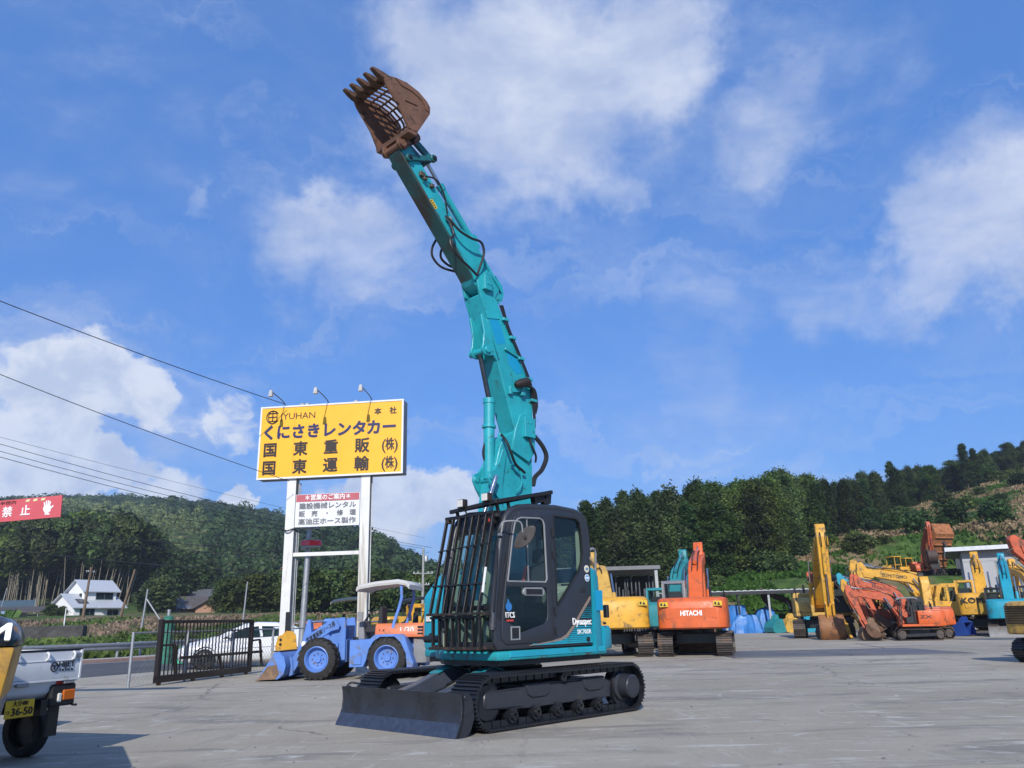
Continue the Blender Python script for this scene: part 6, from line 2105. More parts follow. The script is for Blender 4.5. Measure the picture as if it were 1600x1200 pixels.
def kei_truck():
    # local x forward, y left; the rear right corner of the bed at (0, -0.7)
    a = R(161.5)
    h = Vector((math.cos(a), math.sin(a)))
    l = Vector((-h.y, h.x))
    o = Vector((-4.75, 9.2)) + l * .70
    K = thing('kei_truck', 'small white pickup truck seen from behind with yellow number plate', 'truck', (o.x, o.y, 0), a)
    BB = MB().box(0, 1.95, -.69, .69, .76, .80).build('bed_floor', M_TRW, K)
    G = MB().prism([(-.0, .79), (-.022, .80), (-.028, .815), (-.028, .965), (-.018, .985), (-.018, 1.07), (.03, 1.07), (.03, .79)], -.685, .685).build('tailgate', M_TRW, K, bevel=.006)
    MB().box(-.02, .035, -.70, .70, 1.07, 1.09).build('rubber_edge', M_TRIM, G)
    for s in (-1, 1):
        MB().box(-.034, .035, *sorted((.70 * s, .672 * s)), .78, 1.075).build('corner_post', M_TRW, K, bevel=.005)
    MB().box(-.04, .0, -.68, .68, .775, .795).build('lower_ledge', M_TRW, G)
    MB().box(-.0295, -.02, -.66, .66, .968, .974).build('pressed_crease', M_GREYTRIM, G)
    for y in (-.58, -.25, .1, .45):
        MB().tube([(-.02, y, 1.06), (-.045, y, 1.04), (-.04, y, 1.0), (-.02, y, .985)], .012).build('rope_hook', M_TRW, G)
    MB().box(-.035, .0, -.685, -.60, .99, 1.05).build('latch', M_GREY_METAL, G, bevel=.01)
    fr = lambda y, z: frame((-.0335, y, z), (0, -1, 0), (0, 0, 1))
    text('lettering', 'HIJET', .08, fr(-.50, .935), M_BLACK, G, bold=.0, width=.20)
    text('lettering', 'TRUCK', .032, fr(-.50, .88), M_BLACK, G, bold=.0, width=.18, spacing=1.4)
    mb = MB().tube([(-.034, -.345 + .045 * math.cos(q * .5236), .915 + .045 * math.sin(q * .5236)) for q in range(13)], .006, 5, smooth=False)
    mb.tube([(-.034, -.345 + .03, .935), (-.034, -.345, .92), (-.034, -.345 - .005, .885)], .007, 5).tube([(-.034, -.345 - .03, .935), (-.034, -.345, .92)], .007, 5)
    mb.build('emblem', M_BLACK, G)
    for s in (-1, 1):
        y0, y1 = sorted((.70 * s, .67 * s))
        MB().box(.03, 1.95, y0, y1, .79, 1.08).build('side_gate', M_TRW, K, bevel=.008)
    MB().box(1.93, 1.97, -.68, .68, .78, 1.55).build('headboard', M_TRW, K)
    MB().prism([(.0, .79), (.02, .66), (.12, .60), (.3, .58), (.3, .79)], -.66, .66).build('rear_valance', M_TRW, K, bevel=.02)
    for y in (-.56, .0, .3):
        MB().box(-.035, .0, y - .07, y + .07, .74, .775).build('hinge', M_GREY_METAL, K, bevel=.006)
    for s in (-1, 1):
        L = MB().box(-.02, .06, *sorted((.68 * s, .36 * s)), .52, .74).build('lamp_housing', M_TRIM, K, bevel=.02)
        MB().box(-.035, .0, *sorted((.655 * s, .50 * s)), .575, .68).build('tail_lamp', M_TAILO, L, bevel=.01)
        MB().box(-.034, .0, *sorted((.655 * s, .55 * s)), .575, .615).build('red_lens', M_TAILR, L, bevel=.01)
        MB().box(-.034, .0, *sorted((.49 * s, .44 * s)), .56, .65).build('white_lens', M_LAMP, L, bevel=.01)
        MB().box(-.01, .02, *sorted((.60 * s, .42 * s)), .735, .775).build('red_reflector', M_TAILR, K, bevel=.006)
        MB().box(.12, .14, *sorted((.62 * s, .48 * s)), .22, .55).build('mud_flap', M_TRIM, K, bevel=.004)
    PL = MB().box(-.03, -.022, -.165, .165, .46, .625).build('number_plate', mat('yellow_plate', (.70, .44, .02), .4, var=.02), K, bevel=.004)
    fp = lambda y, z: frame((-.0325, y, z), (0, -1, 0), (0, 0, 1))
    text('plate_lettering', '大分480', .058, fp(0, .592), M_BLACK, PL, width=.17)
    text('plate_lettering', '36-50', .10, fp(-.025, .515), M_BLACK, PL, bold=.001, width=.24)
    text('plate_lettering', 'つ', .05, fp(.135, .515), M_BLACK, PL)
    MB().cyl((-.06, -.66, .52), (.0, -.66, .52), .012, n=8).build('rubber_stop', M_TRIM, K)
    mb = MB().box(.0, 3.1, -.35, -.27, .45, .6).box(.0, 3.1, .27, .35, .45, .6).box(.1, .18, -.5, .5, .5, .6)
    mb.build('chassis', M_BLACK, K)
    for x in (.52, 2.75):
        for s in (-1, 1):
            t = MB().lathe((x, s * .60, .275), (0, 1, 0), [(-.075, .17), (-.075, .25), (-.05, .275), (.05, .275), (.075, .25), (.075, .17)], 28).build('wheel', M_RUBBER, K)
            MB().lathe((x, s * .60, .275), (0, s, 0), [(.0, .16), (.07, .175), (.075, .16), (.04, .14), (.05, .05), (.05, 0)], 20).build('rim', M_TRIM, t)
    cab = MB().prism([(1.98, .50), (1.98, 1.72), (2.08, 1.80), (2.75, 1.80), (2.92, 1.72), (3.22, 1.10), (3.27, .95), (3.27, .42), (2.95, .42), (2.9, .56), (2.6, .60), (2.45, .42)], -.70, .70).build('cab', M_TRW, K, bevel=.03, seg=2)
    MB().add([(1.972, -.55, 1.15), (1.972, .55, 1.15), (1.972, .5, 1.62), (1.972, -.5, 1.62)], [(0, 3, 2, 1)]).build('rear_window', M_CGL, cab)
    for s in (-1, 1):
        MB().box(2.1, 2.85, *sorted((.69 * s, .706 * s)), 1.12, 1.62).build('side_window', M_CGL, cab)


kei_truck()

# ================================================================ yellow loader rear at the left edge
M_KYEL = mat('dull_ochre_paint', (.42, .23, .03), .5, var=.12, dirt=(.16, .10, .05), dirt_amt=.2)
KL = thing('wheel_loader', 'rear corner of a big ochre loader with black hood at the far left edge', 'loader', (-4.27, 6.1, 0), R(28))
hood = [(-1.3, .9), (-1.3, -.04), (.50, -.04), (.52, .9)]
mb = MB().loft([[(x0 * 1.0, y0, z) for x0, y0 in ((-1.3, 1.6), (-1.3, q), (r_ - .12, q), (r_, q + .12), (r_, 1.6))] for z, q, r_ in ((1.17, -.06, .54), (1.22, -.06, .54), (1.30, -.03, .51), (1.38, .05, .44), (1.42, .2, .30), (1.43, .4, .1))])
HD = mb.build('black_hood', mat('gloss_black_hood', (.016, .016, .020), .28, var=.1, coat=.3), KL, ang=45)
text('lettering', 'M', .17, frame((.43, -.066, 1.265), (1, 0, 0), (0, .35, 1)), M_WHITEL, HD, bold=.008, width=.15, extrude=.012)
mb = MB().plate([(-1.3, .78), (.50, .78), (.55, 1.16), (-1.3, 1.16)], [[(.02, .87), (.36, .87), (.40, 1.08), (.02, 1.08)]], -.05, 1.2)
mb.build('counterweight', M_KYEL, KL, bevel=.02, seg=2)
MB().box(-1.2, .45, .3, 1.1, .80, 1.14).build('inner_box', M_KYEL, KL)
mb = MB().prism([(-1.3, .80), (.50, .79), (.40, .20), (.30, .20), (.25, .66), (-1.3, .66)], -.06, .9)
mb.build('rear_fender', M_LGREY, KL, bevel=.01)
tyre(KL, -.25, .3, .50, .50, .5, M_KYEL, 'wheel', 18, -1)
mb = MB().lathe((.32, .35, .36), (1, .0, 0), [(-.3, .2), (-.3, .33), (-.22, .37), (.0, .37), (.04, .33), (.04, .2)], 30)
mb.build('smooth_tyre', mat('grey_worn_tyre', (.06, .057, .053), .8, var=.2), KL)

# red banner over the entrance
M_BAN = mat('red_banner', (.52, .085, .10), .5, var=.06)
BN = thing('banner_sign', 'red keep out banner with white hand symbol at the far left', 'sign', (-8.86, 13.9, 3.28), R(-6))
BN.rotation_euler = (0, R(-2.6), R(-6))
P_ = MB().box(-1.75, 1.11, -.01, .01, -.185, .185).build('panel', M_BAN, BN)
fb = lambda x, z: frame((x, -.0125, z), (1, 0, 0), (0, 0, 1))
for ch, x in (('立', -.95), ('入', -.42), ('禁', .13), ('止', .46)):
    text('lettering', ch, .19, fb(x + .0, -.035), M_WHITEL, P_, bold=.003)
text('small_lettering', '作業半径内', .065, fb(.02, .13), M_BRBLK, P_, width=.5)
mb = MB()
for x in (.46, .60, .74):
    mb = MB().prism([(x, .165), (x + .07, .165), (x + .05, .125), (x - .02, .125)], -.0135, -.0105)
    mb.build('pale_tick', mat('pale_yellow', (.6, .55, .3), .5), P_)
mb = MB().prism([(.80, -.06), (.78, -.02), (.80, .03), (.90, .035), (.93, .0), (.92, -.07), (.88, -.10), (.83, -.10)], -.016, -.0105)
for x0, z0, x1, z1 in ((.81, .02, .795, .09), (.84, .03, .835, .115), (.868, .03, .875, .115), (.89, .02, .91, .095), (.915, -.03, .965, .02)):
    mb.bar((x0, -.0135, z0), (x1, -.0135, z1), .022, .005, up=(0, 1, 0))
mb.bar((.82, -.0135, -.115), (.91, -.0135, -.12), .02, .005, up=(0, 1, 0))
mb.build('hand_symbol', M_WHITEL, P_)
MB().cyl((-1.6, .06, -3.3), (-1.6, .06, .5), .05, n=10).build('pole', M_GREY_METAL, BN)
MB().cyl((-1.75, .03, .15), (1.05, .03, .15), .014, n=6).build('batten', M_GREY_METAL, BN)

# ================================================================ the other machines
def excavator(name, label, x, y, yaw, S, body, boomm=None, b=40, a=-95, bk=-60, swing=0, cabm=None, cw=None, lower=None, blade=False, canopy=False, rear_text=None, boom_text=None,
              roof=None, z=0.0, group=None, bucket=True, bucketm=None, stickers=False, tcol=M_WHITEL, side_text=None, n_sh=34, grille=False, bw=.30, al=1.0, sz=1.0, ks=1.0):
    boomm = boomm or body
    cabm = cabm or body
    E = thing(name, label, 'excavator', (x, y, z), R(yaw), group)
    E.scale = (S, S, S * sz)
    rl = Matrix.Rotation(R(-swing), 4, 'Z')
    lw = MB()
    # undercarriage (its own heading)
    U = MB().box(-.9, .9, -.8, .8, .45, .85).cyl((0, 0, .8), (0, 0, 1.0), .62, n=24).build('carbody', M_UNDER, E, bevel=.03)
    U.matrix_local = rl
    for s in (1, -1):
        y0, y1 = sorted((1.40 * s, .82 * s))
        t = track_belt(1.60, .44, y0, y1, 0, n_sh, .04, .03, lower or M_TRACK, E, 'crawler_track', links=False)
        t.matrix_local = rl
        fy0, fy1 = sorted((.94 * s, 1.28 * s))
        MB().prism([(1.25, .25), (1.3, .5), (-1.3, .56), (-1.4, .3)], fy0, fy1).build('side_frame', M_UNDER if not lower else lower, t, bevel=.03)
        for xx in (1.60, -1.60):
            MB().lathe((xx, (y0 + y1) / 2, .44), (0, 1, 0), [(-.2, .05), (-.2, .3), (-.1, .37), (.1, .37), (.2, .3), (.2, .05)], 18).build('track_wheel', M_TRACK, t)
    if blade:
        q = MB().prism([(2.75, .0), (2.66, .2), (2.66, .5), (2.72, .62), (2.62, .62), (2.56, .4), (2.58, .15), (2.66, 0)], -1.4, 1.4).build('dozer_blade', M_LGREY, E)
        q.matrix_local = rl
        for s in (.5, -.5):
            MB().bar((2.6, s, .3), (.9, s, .6), .2, .22).build('blade_arm', M_LGREY, q)
    # house
    MB().box(-1.9, 1.5, -1.3, 1.3, 1.02, 1.2).build('deck_frame', body, E, bevel=.03)
    rings = [plan_ring(-1.30, 0, r_, w, zz, 19, 5.0) for r_, w, zz in ((-2.32, 1.30, 1.02), (-2.40, 1.34, 1.08), (-2.40, 1.34, 1.5), (-2.36, 1.34, 2.0), (-2.28, 1.31, 2.14), (-2.12, 1.2, 2.2))]
    C_ = MB().loft(rings).build('counterweight', cw or body, E, ang=40)
    if rear_text:
        text('lettering', rear_text, .26, frame((-2.415, 0, 1.60), (0, -1, 0), (0, 0, 1)) if tcol != M_BLACK else frame((-2.415, 0, 1.78), (0, -1, 0), (0, 0, 1)) @ Matrix.Scale(1.6, 4), tcol, C_, bold=.008, width=.80 if tcol != M_BLACK else 1.35)
        MB().box(-2.40, -2.385, -.95, .95, 1.42, 1.80).build('recess_panel', body, C_)
    if stickers:
        for yy in (1.02, -1.02):
            st = MB().box(-2.41, -2.30, yy - .16, yy + .16, 1.86, 2.04).build('warning_sticker', M_YSTK, C_)
            MB().prism([(yy - .1, 1.89), (yy + .02, 1.89), (yy - .04, 2.01)], -2.418, -2.408, 'yz').build('sticker_mark', M_BLACK, st)
            MB().box(-2.418, -2.408, yy + .05, yy + .12, 1.90, 2.0).build('sticker_mark', M_BLACK, st)
    if grille:
        for i in range(8):
            MB().box(-2.43, -2.2, -.1, .95, 1.40 + i * .085, 1.44 + i * .085).build('grille_slot', M_BLACK, C_)
    MB().prism([(-1.36, 1.2), (-1.36, 2.12), (-1.3, 2.18), (.0, 2.18), (.05, 2.1), (.05, 1.2)], -1.32, 1.32).build('engine_hood', body, E, bevel=.04, seg=2)
    MB().prism([(.05, 1.2), (.05, 1.95), (.9, 1.9), (1.40, 1.65), (1.45, 1.2)], -1.30, -.42).build('right_tank', body, E, bevel=.04, seg=2)
    if side_text:
        text('lettering', side_text, .3, frame((-.6, 1.325, 1.7), (-1, 0, 0), (0, 0, 1)), tcol, E, bold=.01, width=1.0)
    if canopy:
        mb = MB()
        for xx, yy in ((.30, .38), (.30, 1.26), (1.5, .38), (1.5, 1.26)):
            mb = MB().bar((xx, yy, 1.2), (xx + (.05 if xx < 1 else -.2), yy, 3.1), .09, .09).build('canopy_post', M_BLACK, E)
        MB().loft([[(xx, yy, zz) for yy in (.28, .33, 1.31, 1.36)] + [(xx, yy, zz - .1) for yy in (1.36, .28)] for xx, zz in ((-.1, 3.1), (.2, 3.2), (1.4, 3.2), (1.7, 3.1))]).build('canopy_roof', roof or M_LGREY, E, ang=50)
        MB().prism([(.35, 1.25), (.35, 2.0), (.45, 2.5), (.58, 2.5), (.62, 1.75), (1.05, 1.7), (1.05, 1.25)], .5, 1.14).build('seat', M_SEAT, E, bevel=.04)
    else:
        prof = [(.12, 1.2), (.12, 2.80), (.22, 2.95), (1.20, 2.95), (1.40, 2.82), (1.68, 1.95), (1.70, 1.2)]
        h1 = [(.95, 2.72), (1.16, 2.72), (1.34, 2.3), (1.44, 1.9), (.95, 1.9)]
        h2 = [(.28, 2.72), (.82, 2.72), (.82, 1.85), (.28, 1.85)]
        cb = MB().plate(prof, [h1, h2], 1.26, 1.32).plate(prof, [h1, h2], .36, .42).build('cab', cabm, E, ang=40)
        MB().prism([(.12, 2.82), (.22, 2.95), (1.20, 2.95), (1.40, 2.82)], .42, 1.26).build('cab_roof', roof or cabm, cb, bevel=.02)
        MB().prism([(.14, 1.2), (.14, 1.80), (.20, 1.82), (1.66, 1.84), (1.68, 1.2)], .42, 1.26).build('cab_base', cabm, cb)
        for pts in (([(1.40, 2.82), (1.68, 1.95)],),):
            for yy in (.44, 1.24):
                MB().bar((1.39, yy, 2.84), (1.67, yy, 1.9), .07, .07).build('cab_post', cabm, cb)
        for yy in (.44, 1.24):
            MB().bar((.15, yy, 1.8), (.15, yy, 2.86), .07, .07).build('cab_post', cabm, cb)
        MB().prism([(.16, 1.8), (.16, 2.84), (.24, 2.9), (1.19, 2.9), (1.38, 2.80), (1.65, 1.95), (1.65, 1.84)], .40, 1.28).build('cab_glass', M_GLASS, cb)
        MB().prism([(.45, 1.84), (.38, 2.5), (.5, 2.52), (.62, 1.98), (1.0, 1.95), (1.0, 1.84)], .55, 1.1).build('seat', M_SEAT, cb, bevel=.03)
    MB().tube([(-.2, -1.2, 2.15), (-.2, -1.2, 2.45), (.9, -1.2, 2.3), (1.2, -1.2, 1.8)], .025).build('hand_rail', M_BLACK, E)
    MB().cyl((-.9, -.7, 2.15), (-.9, -.7, 2.6), .06, .055, 10).build('exhaust', M_BLACK, E)
    # boom, arm, bucket in the plane y=0
    ca, sa = math.cos(R(b)), math.sin(R(b))
    ox, oz = .55, 1.65

    def BT(p):
        return (ox + p[0] * ca - p[1] * sa, oz + p[0] * sa + p[1] * ca)
    bp_ = [(-.15, -.2), (.2, -.24), (1.2, .12), (2.1, .40), (2.6, .42), (3.6, .18), (5.2, -.12), (5.38, -.05), (5.38, .12), (5.2, .18), (3.6, .74), (2.7, 1.02), (2.0, 1.0), (1.2, .66), (.1, .22), (-.15, .15)]
    Bm = MB().prism([BT(p) for p in bp_], -bw, bw).build('boom', boomm, E, bevel=.03)
    if boom_text:
        o = BT((3.55, .46))
        d = Vector((math.cos(R(b - 17)), 0, math.sin(R(b - 17))))
        text('lettering', boom_text, .3, frame((o[0], bw + .006, o[1]), -d, (0, 0, 1) if abs(d.z) < .9 else (1, 0, 0)), M_BLACK, Bm, bold=.004, width=1.5)
    pv = BT((5.24, .02))
    aa = R(a)
    c2, s2 = math.cos(aa), math.sin(aa)

    def AT(p):
        return (pv[0] + p[0] * c2 - p[1] * s2, pv[1] + p[0] * s2 + p[1] * c2)
    Am = MB().prism([AT((p[0] * al if p[0] > 0 else p[0], p[1])) for p in [(-.75, .10), (-.70, .28), (-.15, .52), (.35, .46), (1.4, .30), (2.55, .14), (2.66, .0), (2.55, -.12), (.3, -.24), (-.2, -.22), (-.7, -.05)]], -bw * .72, bw * .72).build('arm', boomm, E, bevel=.025)
    for yy in (bw * .8, -bw * .8):
        MB().prism([BT(p) for p in [(4.7, -.12), (5.25, -.25), (5.45, 0), (5.25, .25), (4.7, .3)]], yy - .05, yy + .05).build('boom_fork', boomm, Bm)
    if bucket:
        bv = AT((2.58 * al, .0))
        cb_, sb_ = math.cos(R(bk)), math.sin(R(bk))

        def KT(p):
            p = (p[0] * ks, p[1] * ks)
            return (bv[0] + p[0] * cb_ - p[1] * sb_, bv[1] + p[0] * sb_ + p[1] * cb_)
        prof = [(-.05, -.08), (.0, .14), (.28, .22), (.62, .16), (.95, -.08), (1.12, -.42), (1.12, -.80), (1.00, -1.12), (.96, -1.10)]
        Kb = MB().prism([KT(p) for p in prof + [(1.04, -.8), (1.04, -.44), (.9, -.14), (.6, .08), (.3, .12), (.06, .02)]], -.5, .5).build('bucket', bucketm or M_RUSTY, E)
        for yy in (-.5, .5):
            MB().prism([KT(p) for p in prof], yy - .03, yy + .03).build('side_plate', bucketm or M_RUSTY, Kb)
        for i in range(5):
            yy = -.44 + .22 * i
            p0, p1 = KT((1.0, -1.08)), KT((.90, -1.34))
            MB().bar((p0[0], yy, p0[1]), (p1[0], yy, p1[1]), .1, .06).build('tooth', M_TRACK, Kb, bevel=.015)
        c1, c2_ = AT((.25, .50)), AT((2.58 * al - .58, .38))
        q = MB().cyl((c1[0], 0, c1[1]), ((c1[0] + c2_[0]) / 2, 0, (c1[1] + c2_[1]) / 2), .085, n=12).build('bucket_cylinder', boomm, E)
        MB().cyl(((c1[0] + c2_[0]) / 2, 0, (c1[1] + c2_[1]) / 2), (c2_[0], 0, c2_[1]), .045, n=10).build('chrome_rod', M_STEEL, q)
        k1 = KT((.28, .2))
        for yy in (.14, -.14):
            m_ = AT((2.58 * al - .48, .0))
            MB().bar((c2_[0], yy, c2_[1]), (k1[0], yy, k1[1]), .06, .1).build('bucket_link', boomm, q)
            MB().bar((c2_[0], yy * 1.2, c2_[1]), (m_[0], yy * 1.2, m_[1]), .05, .1).build('side_link', boomm, q)
    for yy in (bw + .19, -bw - .19):
        e = BT((2.5, .72))
        st = (1.20, 1.28)
        mm = (st[0] + (e[0] - st[0]) * .58, st[1] + (e[1] - st[1]) * .58)
        q = MB().cyl((st[0], yy, st[1]), (mm[0], yy, mm[1]), .095, n=12).build('boom_cylinder', boomm, E)
        MB().cyl((mm[0], yy, mm[1]), (e[0], yy, e[1]), .05, n=10).build('chrome_rod', M_STEEL, q)
    s_, e = BT((2.3, 1.15)), AT((-.62, .16))
    mm = (s_[0] + (e[0] - s_[0]) * .6, s_[1] + (e[1] - s_[1]) * .6)
    q = MB().cyl((s_[0], 0, s_[1]), (mm[0], 0, mm[1]), .09, n=12).build('arm_cylinder', boomm, E)
    MB().cyl((mm[0], 0, mm[1]), (e[0], 0, e[1]), .05, n=10).build('chrome_rod', M_STEEL, q)
    for k, yy in enumerate((.12, -.12)):
        pts = [BT((1.8, 1.08)), BT((3.4, 1.0)), BT((4.8, .55)), AT((-.3, .62)), AT((.3, .58))]
        MB().tube([(p[0], yy + .02 * i, p[1]) for i, p in enumerate(pts)], .025, 6).build('hydraulic_hose', M_HOSE, Bm)
    return E


M_ORANGE = mat('orange_machine_paint', (.58, .105, .022), .45, var=.15, dirt=(.22, .075, .035), dirt_amt=.24)
M_RED_OR = mat('red_orange_paint', (.46, .085, .03), .5, var=.2, dirt=(.14, .055, .035), dirt_amt=.34)
M_YEL2 = mat('pale_yellow_paint', (.52, .31, .06), .5, var=.16, dirt=(.19, .125, .06), dirt_amt=.26)
M_TEAL2 = mat('blue_teal_paint', (.012, .26, .36), .42, var=.10, dirt=(.04, .12, .13), dirt_amt=.12)
M_TEALD = mat('green_teal_paint', (.02, .20, .22), .5, var=.15, dirt=(.03, .08, .08), dirt_amt=.2)
M_CABG = mat('grey_cab_paint', (.17, .17, .18), .45, var=.08)
M_DBR = mat('dark_brown_steel', (.05, .03, .022), .7, var=.3)
M_DBLUE = mat('deep_blue_paint', (.02, .06, .28), .45, var=.1)

excavator('excavator', 'orange excavator seen from behind with white lettering on its counterweight', 6.29, 29.65, 74, .86, M_ORANGE, b=29, a=-100, bk=-75, cabm=M_CABG, rear_text='HITACHI', stickers=True)
excavator('excavator', 'yellow excavator seen from behind, just right of the tall teal one', 3.25, 30.4, 92, .90, M_YEL, M_YEL2, b=23, a=-75, bk=-60, bw=.42, swing=0, cabm=M_YEL, stickers=True, boom_text='KOMATSU')
excavator('excavator', 'teal excavator mostly hidden behind the orange one, boom raised', 6.75, 36.5, 70, .86, M_TEALD, b=32, a=-80, bk=-70, bucket=False)
excavator('excavator', 'big yellow excavator facing the camera with wide rusty bucket on the ground', 17.25, 47.6, -106, 1.12, M_YEL2, M_YEL, b=31, a=-92, bk=-50, al=1.30, ks=.80, swing=4, cabm=M_BLACK, bucketm=mat('rust_orange_bucket', (.22, .095, .035), .65, var=.3, dirt=(.10, .05, .03), dirt_amt=.3))
# little machines in a row, noses to the left
GM = 'small excavators lined up nose to the left'
excavator('mini_excavator', 'nearest orange mini excavator with grey canopy in the row on the right', 18.4, 38.9, 165, .49, M_ORANGE, M_RED_OR, b=22, a=-112, bk=-100, canopy=True, roof=M_LGREY, side_text='ZX', tcol=M_BLACK, group=GM, sz=1.22)
excavator('mini_excavator', 'orange mini excavator with black cab, second in the row on the right', 19.4, 40.2, 167, .52, M_ORANGE, M_RED_OR, b=30, a=-114, bk=-100, cabm=M_BLACK, boom_text='HITACHI', group=GM, sz=1.2)
excavator('mini_excavator', 'orange mini excavator behind the black-cabbed one, arm folded down', 20.2, 42.0, 168, .56, M_RED_OR, M_RED_OR, b=27, a=-104, bk=-95, cabm=M_BLACK, group=GM, sz=1.2)
excavator('mini_excavator', 'teal mini excavator in the middle of the row of orange ones', 20.7, 44.2, 168, .62, M_TEAL2, M_TEAL2, b=30, a=-116, bk=-95, cabm=M_BLACK, roof=M_WHITE, group=GM, sz=1.1)
excavator('mini_excavator', 'orange excavator with high bent arm at the left end of the row', 20.6, 46.3, 168, .74, M_RED_OR, M_RED_OR, b=30, a=-128, bk=-100, cabm=M_RED_OR, group=GM)
excavator('mini_excavator', 'yellow mini excavator between the orange ones, arm down to the ground', 20.4, 43.2, 166, .58, M_YEL, M_YEL, b=24, a=-108, bk=-95, cabm=M_BLACK, group=GM, sz=1.15)
excavator('excavator', 'yellow excavator behind the row with black lettering and roundel on its boom', 27.6, 52.5, 168, .98, M_YEL, b=24, a=-105, bk=-80, boom_text='SUMITOMO', cabm=M_YEL)
excavator('excavator', 'yellow excavator furthest back in the row, long boom pointing left', 28.6, 56.2, 168, 1.0, M_YEL, b=28, a=-100, bk=-80, cabm=M_YEL)
excavator('excavator', 'yellow excavator with large black lettering on its rear, beside a teal one', 25.5, 45.8, 62, .98, M_YEL, b=27, a=-60, bk=-60, rear_text='KOMATSU', tcol=M_BLACK, lower=None, cabm=M_YEL)
excavator('excavator', 'teal excavator seen from behind with worn dozer blade on the right', 24.85, 42.3, 60, .80, M_TEAL2, b=34, a=-70, bk=-60, swing=180, blade=True, cabm=M_BLACK)
excavator('excavator', 'yellow excavator standing against the concrete building wall', 32.0, 51.0, 75, .9, M_YEL, b=30, a=-95, bk=-70, cabm=M_BLACK)
excavator('excavator', 'orange excavator at the right edge with its boom reaching left', 24.7, 32.4, 172, .86, M_ORANGE, M_RED_OR, b=29, a=-125, bk=-110, cabm=M_BLACK)
excavator('excavator', 'yellow excavator cut off by the right edge, louvred rear towards us', 13.75, 20.55, 12, .66, M_YEL2, b=40, a=-80, bk=-60, cabm=M_YEL2, grille=True, lower=M_UNDER)
excavator('excavator', 'orange excavator with brown bucket up on the hillside terrace', 41.6, 84.5, -100, .85, M_ORANGE, M_RED_OR, b=52, a=-96, bk=-45, z=4.3, cabm=M_BLACK, bucketm=M_DBR)
excavator('excavator', 'dark rusty excavator parked under the long shed roof', 22.6, 66.0, 170, .62, M_DBR, b=36, a=-110, bk=-80, cabm=M_BLACK)
excavator('excavator', 'yellow excavator with black top beyond the blue loader and sign', -4.7, 37.5, 30, .72, M_YEL, b=20, a=-60, bk=-60, cabm=M_YEL, roof=M_BLACK, side_text='KOMATSU', tcol=M_BLACK)
make_loader('wheel_loader', 'yellow wheel loader up on the hillside terrace', 'loader', (37.6, 83.0, 4.3), R(195), M_YEL, M_YEL, M_YEL, M_YEL, False, True)
make_loader('wheel_loader', 'yellow loader with black cab behind the other one on the terrace', 'loader', (40.2, 86.0, 4.3), R(185), M_YEL, M_YEL, M_YEL, M_YEL, False, True)

# dump truck on the terrace, body tipped up
DT = thing('dump_truck', 'dump truck with raised rusty body standing beside the concrete building', 'truck', (43.2, 81.5, 4.3), R(-70))
M_BEDR = mat('rusty_orange_body', (.34, .13, .045), .7, var=.25, dirt=(.15, .06, .03), dirt_amt=.35)
MB().box(-2.6, 2.4, -.45, .45, .7, .95).build('chassis', M_BLACK, DT)
for x in (-2.0, -.9, 1.9):
    for s in (1, -1):
        MB().lathe((x, s * .95, .5), (0, 1, 0), [(-.15, .2), (-.16, .44), (-.1, .5), (.1, .5), (.16, .44), (.15, .2)], 22).build('wheel', M_RUBBER, DT)
MB().prism([(1.1, .8), (1.1, 2.6), (1.3, 2.7), (2.3, 2.6), (2.6, 1.6), (2.6, .7)], -1.15, 1.15).build('cab', M_CABG, DT, bevel=.05)
BD_ = MB().bar((-2.4, 0, 1.0), (-.6, 0, 4.4), 2.4, .12).build('tipping_body', M_BEDR, DT)
for s in (1, -1):
    MB().bar((-2.6, s * 1.2, 1.4), (-.9, s * 1.2, 4.6), .08, .8).build('side_board', M_BEDR, BD_)
for i in range(5):
    c = Vector((-2.4, 0, 1.0)).lerp(Vector((-.6, 0, 4.4)), (i + .5) / 5)
    MB().bar(c + Vector((.09, -1.15, -.05)), c + Vector((.09, 1.15, -.05)), .14, .14).build('body_rib', M_BEDR, BD_)
MB().bar((-.62, 0, 4.35), (-1.0, 0, 5.4), 2.4, .12).build('head_board', M_BEDR, BD_)
MB().cyl((.4, 0, 1.0), (-1.0, 0, 3.7), .12).build('hoist', M_BLACK, DT)

# yellow crane post standing behind the row
pst = thing('boom_stub', 'short yellow boom stub standing upright behind the minis', 'attachment', (24.7, 50.5, 0), R(80))
MB().prism([(-.3, 0), (-.25, 2.9), (-.1, 3.3), (.2, 3.3), (.3, 2.9), (.35, 0)], -.25, .25).build('stub_body', M_YEL, pst, bevel=.03)
MB().cyl((0, -.3, 3.1), (0, .3, 3.1), .12).build('stub_pin', M_BLACK, pst)

# deep blue machine part and loose buckets
M_BTAR = mat('blue_sheet', (.035, .17, .46), .5, var=.25, scale=1.6, bump=.8, bscale=3)


def loose_bucket(label, x, y, rz, s, m, group='loose digger buckets'):
    o = thing('digger_bucket', label, 'bucket', (x, y, 0), rz, group)
    o.scale = (s, s, s)
    prof = [(-.05, .95), (.14, 1.0), (.45, .92), (.75, .7), (.9, .38), (.82, .08), (.55, .0), (-.25, .05)]
    B = MB().prism(prof + [(-.25, .09), (.53, .05), (.77, .11), (.84, .38), (.70, .66), (.42, .87), (.14, .94), (-.05, .90)], -.5, .5).build('shell', m, o)
    for s_ in (-.5, .5):
        MB().prism(prof, s_ - .03, s_ + .03).build('side_plate', m, B)
    for yy in (-.16, .16):
        MB().prism([(.0, .96), (.06, 1.25), (.2, 1.3), (.4, 1.15), (.46, .92)], yy - .03, yy + .03).build('ear', m, B)
    for i in range(5):
        MB().bar((-.22, -.42 + .21 * i, .07), (-.45, -.42 + .21 * i, .05), .1, .05).build('tooth', M_TRACK, B)
    return o


